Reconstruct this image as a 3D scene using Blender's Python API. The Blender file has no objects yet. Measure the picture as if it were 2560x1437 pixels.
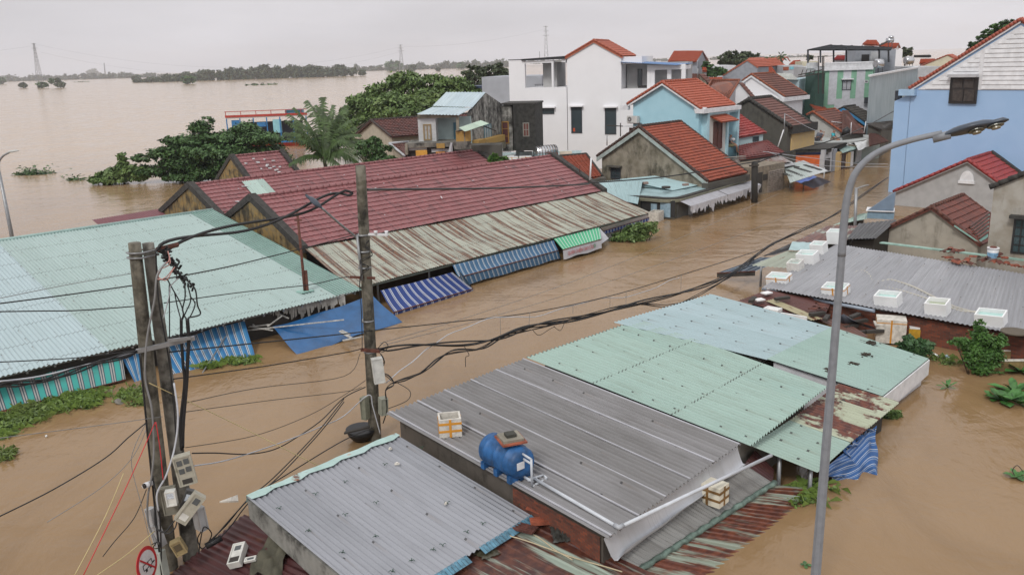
import bpy,math,random
import numpy as np
from mathutils import Vector,Matrix
random.seed(7); rng = np.random.default_rng(7)
SC = bpy.context.scene
COL = SC.collection
# ---------------------------------------------------------------- camera
FPX,CX,CY,HOR,ROLL,CAMZ = 2171.,1280.,718.5,155.,math.atan(.0307),8.8
TH = math.atan((CY-HOR)*math.cos(ROLL)/FPX)
cF = np.array([0,math.cos(TH),-math.sin(TH)]); cU0 = np.array([0,math.sin(TH),math.cos(TH)])
cR = math.cos(ROLL)*np.array([1.,0,0])-math.sin(ROLL)*cU0
cU = math.sin(ROLL)*np.array([1.,0,0])+math.cos(ROLL)*cU0
CC = np.array([0,0,CAMZ])
cam = bpy.data.cameras.new('camera'); cam.sensor_width = 36; cam.lens = 36*FPX/2560
cam.clip_end = 20000; cam.clip_start = .1
co = bpy.data.objects.new('camera',cam); COL.objects.link(co)
co.matrix_world = Matrix(((cR[0],cU[0],-cF[0],0),(cR[1],cU[1],-cF[1],0),(cR[2],cU[2],-cF[2],CAMZ),(0,0,0,1)))
SC.camera = co
# ---------------------------------------------------------------- sky, sun, exposure
SUN_EL,SUN_AZ = math.radians(44),math.radians(205)
w = bpy.data.worlds.new('World'); SC.world = w; w.use_nodes = True
nt = w.node_tree; nt.nodes.clear()
out = nt.nodes.new('ShaderNodeOutputWorld'); bg = nt.nodes.new('ShaderNodeBackground'); bg.inputs[1].default_value = .1
sky = nt.nodes.new('ShaderNodeTexSky'); sky.sky_type = 'NISHITA'; sky.sun_disc = False
sky.sun_elevation = SUN_EL; sky.sun_rotation = SUN_AZ; sky.dust_density = 3
tc = nt.nodes.new('ShaderNodeTexCoord'); sp = nt.nodes.new('ShaderNodeSeparateXYZ'); nt.links.new(tc.outputs['Generated'],sp.inputs[0])
# overcast cloud deck: brighter towards the zenith, faint uneven banks
rp = nt.nodes.new('ShaderNodeValToRGB'); nt.links.new(sp.outputs[2],rp.inputs[0])
e = rp.color_ramp.elements
e[0].position = 0; e[0].color = (.70,.69,.735,1)
e[1].position = 1; e[1].color = (1.0,.99,1.0,1)
for p,c in ((.035,(.71,.695,.735,1)),(.10,(.76,.735,.765,1)),(.3,(.84,.82,.83,1))):
    q = e.new(p); q.color = c
mpg = nt.nodes.new('ShaderNodeMapping'); mpg.inputs['Scale'].default_value = (1.6,1.6,9); nt.links.new(tc.outputs['Generated'],mpg.inputs[0])
nz = nt.nodes.new('ShaderNodeTexNoise'); nz.inputs['Scale'].default_value = 1.6; nz.inputs['Detail'].default_value = 5; nz.inputs['Roughness'].default_value = .5
nt.links.new(mpg.outputs[0],nz.inputs['Vector'])
nr = nt.nodes.new('ShaderNodeMapRange'); nr.inputs[1].default_value = .3; nr.inputs[2].default_value = .7; nr.inputs[3].default_value = 8.5; nr.inputs[4].default_value = 11.1
nt.links.new(nz.outputs[0],nr.inputs[0])
# a little brighter towards the right (east) side of the view
xr = nt.nodes.new('ShaderNodeMapRange'); xr.inputs[1].default_value = -.5; xr.inputs[2].default_value = .5; xr.inputs[3].default_value = .96; xr.inputs[4].default_value = 1.12
nt.links.new(sp.outputs[0],xr.inputs[0])
mm = nt.nodes.new('ShaderNodeMath'); mm.operation = 'MULTIPLY'; nt.links.new(nr.outputs[0],mm.inputs[0]); nt.links.new(xr.outputs[0],mm.inputs[1])
vm = nt.nodes.new('ShaderNodeVectorMath'); vm.operation = 'SCALE'; nt.links.new(rp.outputs[0],vm.inputs[0]); nt.links.new(mm.outputs[0],vm.inputs['Scale'])
mx = nt.nodes.new('ShaderNodeMixRGB'); mx.inputs[0].default_value = .93
nt.links.new(sky.outputs[0],mx.inputs[1]); nt.links.new(vm.outputs[0],mx.inputs[2])
nt.links.new(mx.outputs[0],bg.inputs[0]); nt.links.new(bg.outputs[0],out.inputs[0])
sl = bpy.data.lights.new('sun','SUN'); sl.energy = 1.5; sl.angle = math.radians(11); sl.color = (1,.97,.93)
so = bpy.data.objects.new('sun',sl); COL.objects.link(so)
so.rotation_euler = (math.pi/2-SUN_EL,0,math.pi-SUN_AZ)
SC.view_settings.view_transform = 'Standard'; SC.view_settings.look = 'None'; SC.view_settings.gamma = 1
SC.view_settings.exposure = 0.0
SC.cycles.max_bounces = 5; SC.cycles.volume_bounces = 1; SC.cycles.diffuse_bounces = 2; SC.cycles.glossy_bounces = 3
# ---------------------------------------------------------------- photo pixel -> world
REG = dict(A=(0,0,2.977),B=(850,0,2.977),C=(1700,0,2.977),D=(0,480,2.977),E=(850,480,2.977),F=(1700,480,2.977),
           G=(0,957,2.977),H=(850,957,2.977),I=(1700,957,2.977),J=(1180,80,4.491),K=(1540,100,4.491),
           L=(1900,200,5.133),M=(1460,300,5.132),N=(860,200,5.818),O=(300,960,3.0125))
def px(s):
    if not isinstance(s,str): return s
    if s[0] in REG:
        a,b = map(float,s[1:].split(',')); o = REG[s[0]]; return (o[0]+a/o[2],o[1]+b/o[2])
    return tuple(map(float,s.split(',')))
def ray(s):
    x,y = px(s); return cF+cR*(x-CX)/FPX-cU*(y-CY)/FPX
def P(s,z=0):                       # point of the pixel's ray at height z
    d = ray(s); return CC+d*((z-CAMZ)/d[2])
def PD(s,D):                        # ... at depth D (world y)
    d = ray(s); return CC+d*(D/d[1])
def PN(s,A,n):                     # ... on the plane through A with normal n
    d = ray(s); return CC+d*(np.dot(A-CC,n)/np.dot(d,n))
def PV(s,A,u): return PN(s,A,np.cross(u,[0,0,1.]))
def P3(s,A,B,C_): return PN(s,A,np.cross(B-A,C_-A))
def v3(*a): return np.array(a,float)
def nrm(a): a = np.asarray(a,float); return a/(np.linalg.norm(a)+1e-12)
def dirv(deg): return v3(math.cos(math.radians(deg)),math.sin(math.radians(deg)),0)
UP = v3(0,0,1)
# ---------------------------------------------------------------- mesh builder
class MB:
    def __init__(s): s.v = []; s.f = []; s.uv = []; s.n = 0; s.smooth = []
    def add(s,vs,fs,uv=None,smooth=False):
        o = s.n; vs = [tuple(map(float,p)) for p in vs]
        s.v += vs; s.uv += ([tuple(q) for q in uv] if uv is not None else [(p[0],p[2]) for p in vs])
        s.f += [tuple(i+o for i in f) for f in fs]; s.smooth += [smooth]*len(fs); s.n += len(vs); return s
    def hexa(s,p):                  # 8 points: bottom 0-3, top 4-7
        return s.add(p,[(3,2,1,0),(4,5,6,7),(0,1,5,4),(1,2,6,5),(2,3,7,6),(3,0,4,7)])
    def box(s,c,size,ex=(1,0,0),ey=None,ez=None):
        ex = nrm(ex); ez = nrm(ez) if ez is not None else UP
        ey = nrm(np.cross(ez,ex)) if ey is None else nrm(ey)
        c = np.asarray(c,float); a,b,h = [q/2 for q in size]
        pt = lambda i,j,k: c+ex*a*i+ey*b*j+ez*h*k
        return s.hexa([pt(-1,-1,-1),pt(1,-1,-1),pt(1,1,-1),pt(-1,1,-1),pt(-1,-1,1),pt(1,-1,1),pt(1,1,1),pt(-1,1,1)])
    def bar(s,a,b,w,h=None,up=UP):
        a = np.asarray(a,float); b = np.asarray(b,float); h = h or w; d = b-a
        up = v3(0,1,0) if abs(np.dot(nrm(d),up)) > .97 else up
        return s.box((a+b)/2,(np.linalg.norm(d),w,h),d,nrm(np.cross(up,d)),nrm(np.cross(d,np.cross(up,d))))
    def extr(s,poly,vec):
        n = len(poly); vec = np.asarray(vec,float); a = [np.asarray(p,float) for p in poly]; b = [p+vec for p in a]
        return s.add(a+b,[tuple(range(n))[::-1],tuple(range(n,2*n))]+[(i,(i+1) % n,n+(i+1) % n,n+i) for i in range(n)])
    def prism(s,poly,z0,z1): return s.extr([v3(p[0],p[1],z0) for p in poly],v3(0,0,z1-z0))
    def tube(s,pts,r,n=6,cap=True,smooth=True):
        pts = [np.asarray(p,float) for p in pts]; m = len(pts); rr = r if hasattr(r,'__len__') else [r]*m
        vs = []; uv = []; prev = None; L = 0
        for i,p in enumerate(pts):
            t = nrm(pts[min(i+1,m-1)]-pts[max(i-1,0)])
            if prev is None: a = nrm(np.cross(t,UP if abs(t[2]) < .95 else v3(1,0,0)))
            else: a = nrm(prev-t*np.dot(prev,t))
            prev = a; b = np.cross(t,a)
            if i: L += np.linalg.norm(p-pts[i-1])
            for k in range(n):
                g = 2*math.pi*k/n; vs.append(p+rr[i]*(math.cos(g)*a+math.sin(g)*b)); uv.append((rr[i]*g,L))
        fs = [(i*n+k,i*n+(k+1) % n,(i+1)*n+(k+1) % n,(i+1)*n+k) for i in range(m-1) for k in range(n)]
        s.add(vs,fs,uv,smooth)
        if cap:
            o = s.n-m*n; s.f += [tuple(range(o,o+n))[::-1],tuple(range(o+(m-1)*n,o+m*n))]; s.smooth += [False]*2
        return s
    def quad(s,a,b,c,d,uv=None): return s.add([a,b,c,d],[(0,1,2,3)],uv)
    def sheet(s,TL,TR,BR,BL,kind='corr',p=.1,amp=.014,pv=.35,step=.03,t=0,rows=None,sag=.0,seed=0,u0=0,v0=0,wob=0):
        """roof covering: corrugated ('corr'), interlocking tiles ('tile') or ribbed metal ('rib'); uv in metres"""
        TL,TR,BR,BL = [np.asarray(q,float) for q in (TL,TR,BR,BL)]
        wu = (np.linalg.norm(TR-TL)+np.linalg.norm(BR-BL))/2; lv = (np.linalg.norm(BL-TL)+np.linalg.norm(BR-TR))/2
        n = nrm(np.cross(BL-TL,TR-TL)); n = n if n[2] > 0 else -n
        per = 6 if kind != 'rib' else 4
        nu = max(2,int(round(wu/p)))*per+1; us = np.linspace(0,1,nu)
        if kind == 'rib':
            base = []; k = int(round(wu/p))
            for i in range(k): base += [(i+x)/k for x in (0,.10,.16,.26)]
            us = np.array(base+[1.]); nu = len(us)
        um = us*wu
        if kind == 'tile':
            nr = max(2,int(round(lv/pv))); vs_ = []; hs = []
            for i in range(nr): vs_ += [i/nr,(i+1)/nr]; hs += [0,step]
            vs_ = np.array(vs_); hs = np.array(hs)
        else:
            nr = rows or max(2,int(lv/.8)); vs_ = np.linspace(0,1,nr+1); hs = vs_*0
        if kind == 'rib': hu = amp*np.array([0,1,1,0]*(nu//4)+[0])
        elif kind == 'tile': hu = amp*(1-np.abs(np.cos(np.arange(nu)*math.pi/6)))
        else: hu = amp*np.sin(np.arange(nu)*math.pi/3)
        U,Vv = np.meshgrid(us,vs_)
        pos = (TL*(1-U[...,None])*(1-Vv[...,None])+TR*U[...,None]*(1-Vv[...,None])+BR*U[...,None]*Vv[...,None]+BL*(1-U[...,None])*Vv[...,None])
        h = hs[:,None]+hu[None,:]
        if kind == 'tile' and not wob: wob = .014
        r = random.Random(seed); ph = [r.uniform(0,6) for _ in range(6)]
        h = h-sag*4*Vv*(1-Vv)*np.sin(U*math.pi)+wob*(np.sin(U*wu*1.3+ph[0]+Vv*2)*.5+np.sin(U*wu*2.9+ph[1]+Vv*lv*1.1)*.3+np.sin(Vv*lv*1.7+ph[2])*.4)
        if kind == 'tile' :
            jit = np.repeat(rng.normal(0,.18,(len(vs_),(nu+5)//6)),6,axis=1)[:,:nu]; h = h+jit*step*.5*(hs[:,None] > 0)
        pos = pos+n*h[...,None]
        nv = len(vs_); vs = pos.reshape(-1,3); uv = np.stack([(U*wu+u0),(Vv*lv+v0)],-1).reshape(-1,2)
        flip = np.dot(np.cross(BL-TL,TR-TL),UP) > 0
        fs = []
        for j in range(nv-1):
            for i in range(nu-1):
                a = j*nu+i; q = (a,a+1,a+nu+1,a+nu)
                fs.append(q if not flip else q[::-1])
        s.add(vs,fs,uv,kind == 'corr')
        if t:
            s.hexa([q-n*t for q in (BL,BR,TR,TL)]+[q-n*.004 for q in (BL,BR,TR,TL)])
        return s
OFF = {}
def _link(name,mb,m,loc):
    me = bpy.data.meshes.new(name); L = np.asarray(loc,float)
    me.from_pydata([(a[0]-L[0],a[1]-L[1],a[2]-L[2]) for a in mb.v],[],mb.f)
    uvl = me.uv_layers.new(name='UVMap'); li = np.empty(len(me.loops),np.int32); me.loops.foreach_get('vertex_index',li)
    uvl.data.foreach_set('uv',np.array(mb.uv,np.float32)[li].ravel())
    me.polygons.foreach_set('use_smooth',mb.smooth); me.update()
    if m: me.materials.append(m)
    o = bpy.data.objects.new(name,me); COL.objects.link(o); return o
def thing(name,label,cat,loc,group=None):
    o = bpy.data.objects.new(name,None); COL.objects.link(o); o.empty_display_size = .3
    o.location = tuple(map(float,loc)); o['label'] = label; o['category'] = cat
    if group: o['group'] = group
    OFF[o.name] = np.asarray(loc,float); return o
def part(T,name,mb,m,label=None):
    L = OFF[T.name]; o = _link(name,mb,m,L); o.parent = T; OFF[o.name] = L
    if label: o['label'] = label
    return o
def single(name,label,cat,mb,m,loc=None,group=None,kind=None):
    L = np.asarray(loc,float) if loc is not None else np.array([np.mean([p[0] for p in mb.v]),np.mean([p[1] for p in mb.v]),min(p[2] for p in mb.v)])
    o = _link(name,mb,m,L); o.location = tuple(L); OFF[o.name] = L
    if label: o['label'] = label
    if cat: o['category'] = cat
    if group: o['group'] = group
    if kind: o['kind'] = kind
    return o
# ---------------------------------------------------------------- materials
class MT:
    def __init__(s,name,rough=.6,metal=0,spec=.5):
        s.m = bpy.data.materials.new(name); s.m.use_nodes = True; s.t = s.m.node_tree
        s.b = s.t.nodes['Principled BSDF']; s.b.inputs['Roughness'].default_value = rough; s.b.inputs['Metallic'].default_value = metal
        s.b.inputs['Specular IOR Level'].default_value = spec
    def n(s,ty,**k):
        o = s.t.nodes.new(ty)
        for a,b in k.items(): setattr(o,a,b)
        return o
    def l(s,a,b): s.t.links.new(a,b)
    def set(s,node,i,v):
        if hasattr(v,'is_output'): s.l(v,node.inputs[i])
        else:
            if isinstance(v,tuple) and len(v) == 3 and node.inputs[i].type == 'RGBA': v = v+(1,)
            node.inputs[i].default_value = v
    def math(s,op,a,b=0,c=0,clamp=False):
        o = s.n('ShaderNodeMath',operation=op,use_clamp=clamp); s.set(o,0,a); s.set(o,1,b)
        if op in ('MULTIPLY_ADD','COMPARE','SMOOTH_MIN'): s.set(o,2,c)
        return o.outputs[0]
    def mix(s,f,a,b,mode='MIX'):
        o = s.n('ShaderNodeMixRGB',blend_type=mode); s.set(o,0,f); s.set(o,1,a); s.set(o,2,b); return o.outputs[0]
    def uv(s): return s.n('ShaderNodeTexCoord').outputs['UV']
    def pos(s): return s.n('ShaderNodeNewGeometry').outputs['Position']
    def scl(s,v,sc,loc=(0,0,0)):
        o = s.n('ShaderNodeMapping'); s.l(v,o.inputs[0]); o.inputs['Scale'].default_value = sc; o.inputs['Location'].default_value = loc; return o.outputs[0]
    def noise(s,v,scale=1.,det=3,rough=.5,dist=0):
        o = s.n('ShaderNodeTexNoise'); s.l(v,o.inputs['Vector']); o.inputs['Scale'].default_value = scale; o.inputs['Detail'].default_value = det
        o.inputs['Roughness'].default_value = rough; o.inputs['Distortion'].default_value = dist; return o.outputs[0]
    def white(s,v):
        o = s.n('ShaderNodeTexWhiteNoise',noise_dimensions='3D'); s.l(v,o.inputs['Vector']); return o.outputs['Value']
    def step(s,f,a,b,lo=0.,hi=1.):
        o = s.n('ShaderNodeMapRange',interpolation_type='SMOOTHSTEP'); s.set(o,0,f); o.inputs[1].default_value = a; o.inputs[2].default_value = b
        o.inputs[3].default_value = lo; o.inputs[4].default_value = hi; return o.outputs[0]
    def sep(s,v):
        o = s.n('ShaderNodeSeparateXYZ'); s.l(v,o.inputs[0]); return o.outputs
    def comb(s,x,y,z=0.):
        o = s.n('ShaderNodeCombineXYZ'); s.set(o,0,x); s.set(o,1,y); s.set(o,2,z); return o.outputs[0]
    def bump(s,h,st=.3,d=.02):
        o = s.n('ShaderNodeBump'); o.inputs['Strength'].default_value = st; o.inputs['Distance'].default_value = d; s.l(h,o.inputs['Height']); s.l(o.outputs[0],s.b.inputs['Normal'])
    def col(s,c): s.set(s.b,'Base Color',c); return s
    def rgh(s,c): s.set(s.b,'Roughness',c); return s
MATS = {}
def cached(fn):
    def g(name,*a,**k):
        if name not in MATS: MATS[name] = fn(name,*a,**k).m
        return MATS[name]
    return g
@cached
def m_plain(name,c,rough=.6,metal=0,var=.12,sc=3.,spec=.5):
    t = MT(name,rough,metal,spec); n = t.noise(t.pos(),sc,4,.6)
    v = t.step(n,.3,.7,1-var,1+var*.6); k = t.n('ShaderNodeVectorMath',operation='SCALE'); k.inputs[0].default_value = c; t.l(v,k.inputs['Scale'])
    return t.col(k.outputs[0])
@cached
def m_corr(name,c1,c2=None,dirt=.35,dcol=(.07,.065,.06),rust=0.,rcol=(.10,.035,.02),rough=.42,metal=0.,sheet=.85,lap=0.,dots=0.,streak=1.,seed=0.,band=0.,dotv=1.05,dotcol=(.03,.03,.03),vs=1.):
    t = MT(name,rough,metal); uv = t.uv(); uvz = t.scl(uv,(1,1,1),(seed*3.7,seed*1.9,seed)); s = t.sep(uv)
    c2 = c2 or tuple(x*.82 for x in c1)
    sv = t.white(t.comb(t.math('FLOOR',t.math('DIVIDE',s[0],sheet)),seed,3.))
    blo = t.noise(uvz,.45,4,.55)
    base = t.mix(t.step(t.math('ADD',t.math('MULTIPLY',sv,.45),blo),.5,.95),c1,c2)
    st = t.noise(t.scl(uvz,(7*streak,.45,1)),1,5,.62)
    st2 = t.noise(t.scl(uvz,(11*streak,.9,1)),1,3,.6)
    base = t.mix(t.math('MULTIPLY',t.step(t.math('ADD',t.math('MULTIPLY',st,.65),t.math('MULTIPLY',st2,.35)),.42,.72),dirt),base,dcol)
    if rust:
        rn = t.noise(t.scl(uvz,(2.2*streak,.5*vs,1)),1,6,.68); rn2 = t.noise(t.scl(uvz,(9*streak,1.5*vs,1)),1,4,.65)
        f = t.math('ADD',t.math('MULTIPLY',rn,.62),t.math('MULTIPLY',rn2,.38))
        if band: # patchy along the slope
            f = t.math('ADD',f,t.math('MULTIPLY',t.math('SINE',t.math('MULTIPLY',s[1],band)),.04))
        th = .64-.26*rust
        rc = t.mix(t.step(t.noise(uvz,6,3),.35,.7),rcol,(rcol[0]*2.3,rcol[1]*2.2,rcol[2]*1.6))
        base = t.mix(t.step(f,th,th+.055),base,rc)
    if lap:
        fv = t.math('FRACT',t.math('DIVIDE',s[1],lap)); ln = t.math('LESS_THAN',fv,.035/lap)
        dn = t.step(t.noise(t.scl(uv,(6,.5,1)),1,3),.35,.5)
        base = t.mix(t.math('MULTIPLY',ln,t.math('MULTIPLY',dn,.75)),base,(.05,.05,.045))
    if dots:
        fu = t.math('ABSOLUTE',t.math('SUBTRACT',t.math('FRACT',t.math('DIVIDE',s[0],dots)),.5))
        fv = t.math('ABSOLUTE',t.math('SUBTRACT',t.math('FRACT',t.math('DIVIDE',s[1],dotv)),.5))
        on = t.math('GREATER_THAN',t.white(t.comb(t.math('FLOOR',t.math('DIVIDE',s[0],dots)),t.math('FLOOR',t.math('DIVIDE',s[1],dotv)),7.)),.25)
        d = t.math('MULTIPLY',on,t.math('MULTIPLY',t.math('LESS_THAN',fu,.016/dots),t.math('LESS_THAN',fv,.028/dotv)))
        base = t.mix(t.math('MULTIPLY',t.math('MULTIPLY',on,t.math('LESS_THAN',fu,.022/dots)),t.step(t.math('FRACT',t.math('ADD',t.math('DIVIDE',s[1],dotv),.5)),.6,.0,0,.22)),base,(.16,.11,.07))
        base = t.mix(t.math('MULTIPLY',d,.85),base,dotcol)
    t.rgh(t.step(st,.3,.7,rough*.7,min(1,rough*1.35)))
    return t.col(base)
@cached
def m_tile(name,c1,c2,moss=(.03,.025,.02),mo=.4,pu=.25,pv=.35,rough=.6,seams=0.):
    t = MT(name,rough); uv = t.uv(); s = t.sep(uv)
    cell = t.white(t.comb(t.math('FLOOR',t.math('DIVIDE',s[0],pu)),t.math('FLOOR',t.math('DIVIDE',s[1],pv)),1.))
    base = t.mix(cell,c1,c2)
    n = t.noise(uv,.55,6,.68); n2 = t.noise(t.scl(uv,(5,1.2,1)),1,4,.7)
    f = t.math('ADD',t.math('MULTIPLY',n,.6),t.math('ADD',t.math('MULTIPLY',n2,.3),t.math('MULTIPLY',cell,.1)))
    base = t.mix(t.math('MULTIPLY',t.step(f,.62-.2*mo,.84-.2*mo),min(1,mo*1.6)),base,moss)
    if seams:
        fu = t.math('FRACT',t.math('DIVIDE',t.math('ADD',s[0],t.math('MULTIPLY',t.noise(uv,3),.05)),seams))
        base = t.mix(t.math('MULTIPLY',t.math('LESS_THAN',fu,.03),.7),base,moss)
    return t.col(base)
@cached
def m_plaster(name,c,stain=(.05,.045,.035),amt=.4,sc=.6,rough=.8,c3=None,up=.5):
    t = MT(name,rough,0,.3); p = t.pos()
    n = t.noise(p,sc,7,.66,.3); n2 = t.noise(t.scl(p,(3.5,3.5,up)),1,5,.65)
    f = t.math('ADD',t.math('MULTIPLY',n,.62),t.math('MULTIPLY',n2,.38))
    base = t.mix(t.step(t.noise(p,sc*3,4),.35,.7),c,c3 or tuple(x*.86 for x in c))
    base = t.mix(t.math('MULTIPLY',t.step(f,.68-.3*amt,.88-.3*amt),min(1,amt*1.5)),base,stain)
    t.bump(t.noise(p,14,3),.25,.01)
    return t.col(base)
@cached
def m_stripe(name,cols,wd,per,rough=.55,dirt=.25):
    """awning cloth: list of colours with their widths, repeated along u"""
    t = MT(name,rough,0,.3); uv = t.uv(); s = t.sep(uv)
    f = t.math('MULTIPLY',t.math('FRACT',t.math('DIVIDE',s[0],per)),per); base = cols[0]; a = 0
    for c,w_ in list(zip(cols,wd)):
        base = t.mix(t.math('GREATER_THAN',f,a),base,c); a += w_
    base = t.mix(t.math('MULTIPLY',t.step(t.noise(uv,1.6,5,.6),.45,.75),dirt),base,(.10,.09,.08))
    return t.col(base)
@cached
def m_brick(name,c1=(.25,.072,.04),c2=(.11,.04,.03),mort=(.085,.075,.06),sx=4.2,moss=.4):
    t = MT(name,.85,0,.2); b = t.n('ShaderNodeTexBrick'); uv = t.uv(); t.l(uv,b.inputs['Vector']); b.inputs['Scale'].default_value = sx
    t.set(b,'Color1',c1); t.set(b,'Color2',c2); t.set(b,'Mortar',mort); b.inputs['Mortar Size'].default_value = .018
    n = t.noise(t.pos(),1.5,6,.65)
    t.bump(b.outputs['Fac'],-.4,.01)
    return t.col(t.mix(t.math('MULTIPLY',t.step(n,.45,.7),moss),b.outputs[0],(.05,.045,.04)))
@cached
def m_leaf(name,c1,c2,c3=(.10,.13,.03)):
    t = MT(name,.5,0,.4); p = t.pos(); a = t.n('ShaderNodeAttribute',attribute_name='rnd').outputs['Fac']
    base = t.mix(a,c1,c2); base = t.mix(t.step(t.noise(p,.5,3),.45,.75,0,.6),base,c3)
    t.b.inputs['Transmission Weight'].default_value = 0
    t.b.inputs['Subsurface Weight'].default_value = 0
    return t.col(base)
@cached
def m_glass(name,c=(.03,.04,.045),rough=.12):
    t = MT(name,rough,0,.6); n = t.noise(t.pos(),.8,2)
    return t.col(t.mix(n,c,tuple(x*2.2 for x in c)))
# ================================================================ the flood water
def build_water():
    mb = MB(); xs = [-9000,-600,-120,0,120,600,9000]; ys = [-60,10,60,200,800,3000,16000]
    vs = [(x,y,0) for y in ys for x in xs]; n = len(xs)
    mb.add(vs,[(j*n+i,j*n+i+1,(j+1)*n+i+1,(j+1)*n+i) for j in range(len(ys)-1) for i in range(n-1)])
    t = MT('muddy_water',.16,0,.5); t.b.inputs['IOR'].default_value = 1.33; p = t.pos()
    big = t.noise(t.scl(p,(.02,.035,1)),1,5,.6,.6); med = t.noise(t.scl(p,(.25,.12,1)),1,5,.6,1.2)
    c = t.mix(t.step(big,.3,.7),(.255,.160,.078),(.305,.200,.106)); riv = t.step(t.math('SUBTRACT',t.sep(p)[1],t.math('MULTIPLY',t.sep(p)[0],.9)),45,170); c = t.mix(riv,c,(.46,.325,.20)); c = t.mix(t.math('MULTIPLY',t.step(med,.42,.72,0,.55),t.math('SUBTRACT',1.,riv)),c,(.20,.122,.056))
    t.col(c)
    a = t.noise(t.scl(p,(.9,.55,1)),1,4,.6,1.0); b = t.noise(t.scl(p,(4.5,2.6,1)),1,3,.6,.8)
    cc = t.noise(t.scl(p,(.13,.3,1)),1,4,.6,.5)
    h = t.math('ADD',t.math('MULTIPLY',a,.6),t.math('ADD',t.math('MULTIPLY',b,.2),t.math('MULTIPLY',cc,1.3)))
    t.bump(h,.30,.2)
    # rougher patches where the current boils up
    t.rgh(t.step(med,.35,.7,.18,.08))
    single('water','brown flood water covering the river and the streets','water',mb,t.m,(0,0,0),kind='structure')
build_water()
ROOF = {}
def under(mb,q,inset=.25,drop=.1,z0=-.6):
    q = [np.asarray(a,float) for a in q]; c = sum(q)/4; t = []
    for a in q:
        d = a-c; L = np.linalg.norm(d[:2]); k = max(0,(L-inset*1.41))/L; b = c+d*k; b[2] = a[2]-drop; t.append(b)
    bt = [v3(a[0],a[1],z0) for a in t]
    return mb.hexa(bt+t)
def edge_strip(mb,a,b,w,h,dz=0): return mb.bar(np.asarray(a)+UP*dz,np.asarray(b)+UP*dz,w,h)
c_mint,c_mint2 = (.36,.50,.45),(.33,.465,.42)
c_blue,c_blue2 = (.42,.57,.61),(.38,.525,.57)
c_grey,c_grey2 = (.31,.315,.345),(.24,.245,.265)
M_conc = m_plaster('stained_concrete',(.22,.205,.18),(.035,.032,.028),.62)
M_dark = m_plain('dark_timber_and_shade',(.045,.04,.035),.8)  # dark timber; walls and openings below roofs get their shade painted with it
M_steel = m_plain('galvanised_steel',(.30,.31,.32),.45,.6,.15,6)
M_white = m_plain('white_paint',(.72,.73,.75),.5)
M_foam = m_plain('white_polystyrene',(.82,.83,.83),.55,0,.05)
M_foamd = m_plain('dirty_polystyrene',(.62,.59,.53),.6,0,.25,8)
M_fin = m_plain('pale_turquoise_water',(.48,.70,.66),.12)
M_tape = m_plain('orange_tape',(.62,.27,.03),.4)
M_tapeb = m_plain('brown_tape',(.22,.12,.04),.4)
M_blk = m_plain('black_cable_rubber',(.012,.012,.013),.5)
M_pvc = m_plain('pale_pvc_pipe',(.55,.58,.62),.35)
M_rustbar = m_plain('rusty_iron',(.12,.04,.025),.75,0,.4,9)
# ================================================================ foreground stalls
def stall(key,name,label,cat,q,mat,z=None,wallmat=None,inset=.3,sheet={},base=None,wall=True,group=None):
    T = thing(name,label,cat,(np.mean([a[0] for a in q]),np.mean([a[1] for a in q]),0),group)
    part(T,'roof_sheet',MB().sheet(*q,**sheet),mat); ROOF[key] = q
    if wall: part(T,'wall',under(MB(),q,inset,.14),wallmat or M_conc)
    return T
# --- front grey roof
a,b,c = P('618,1243',1.25),P('991,1086',1.25),P('1330,1289',.85); d = a+(c-b)*1.02
T = stall('front','market_stall','front stall with pale grey corrugated roof dotted with green wire ties','market stall',
          (a,b,c,d),m_corr('front_grey_sheet',(.31,.32,.35),(.25,.26,.285),.30,(.12,.12,.13),sheet=1.0,dots=.62,seed=1,rough=.4),sheet=dict(kind='corr',p=.115,amp=.02,wob=.006,sag=.03,seed=3),inset=.22)
mb = MB(); n_ = nrm(v3(-(b-a)[1],(b-a)[0],0)); K = 14; tp = [];
for i in range(K+1):
    f = i/K; q = a+(b-a)*f; w0 = .16+.05*math.sin(i*2.1); tp.append((q+n_*(.03+.02*math.sin(i*1.7))+UP*.035,q-n_*w0+UP*(.03-.03*w0),q+n_*.05-UP*(.12+.04*math.sin(i*3))))
for i in range(K):
    A,B = tp[i],tp[i+1]; mb.quad(A[1],B[1],B[0],A[0],[(i*.3,0),(i*.3+.3,0),(i*.3+.3,.3),(i*.3,.3)]); mb.quad(A[0],B[0],B[2],A[2],[(i*.3,.3),(i*.3+.3,.3),(i*.3+.3,.6),(i*.3,.6)])
part(T,'ridge_flashing',mb,m_corr('pale_blue_flashing',(.47,.60,.60),(.40,.56,.52),.2,rust=.28,streak=.35,seed=4),'pale blue flashing with rust patches')
mb = MB(); mb.extr([a-UP*.06,d-UP*.06,d-UP*.62,a-UP*.42],n_*.0+nrm(b-a)*.06)
part(T,'fascia',mb,m_plaster('mouldy_white_board',(.27,.27,.25),(.04,.04,.035),.75,sc=2.2))
mbs = [MB(),MB()]; e1 = nrm(d-c); n2 = nrm(c-b)
for i in range(46):
    f = i/46; mb = mbs[i > 19]
    if 17 < i < 22: continue
    q = c+(d-c)*f; q2 = c+(d-c)*(f+.9/46); mb.quad(q+UP*.02-n2*.02,q2+UP*.02-n2*.02,q2+n2*.14-UP*.03,q+n2*.14-UP*.03)
for mb in mbs: part(T,'eave_trim',mb,m_plain('blue_tile_print_strip',(.10,.24,.33),.35,0,.5,7),'torn strip printed with blue tiles')
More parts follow.
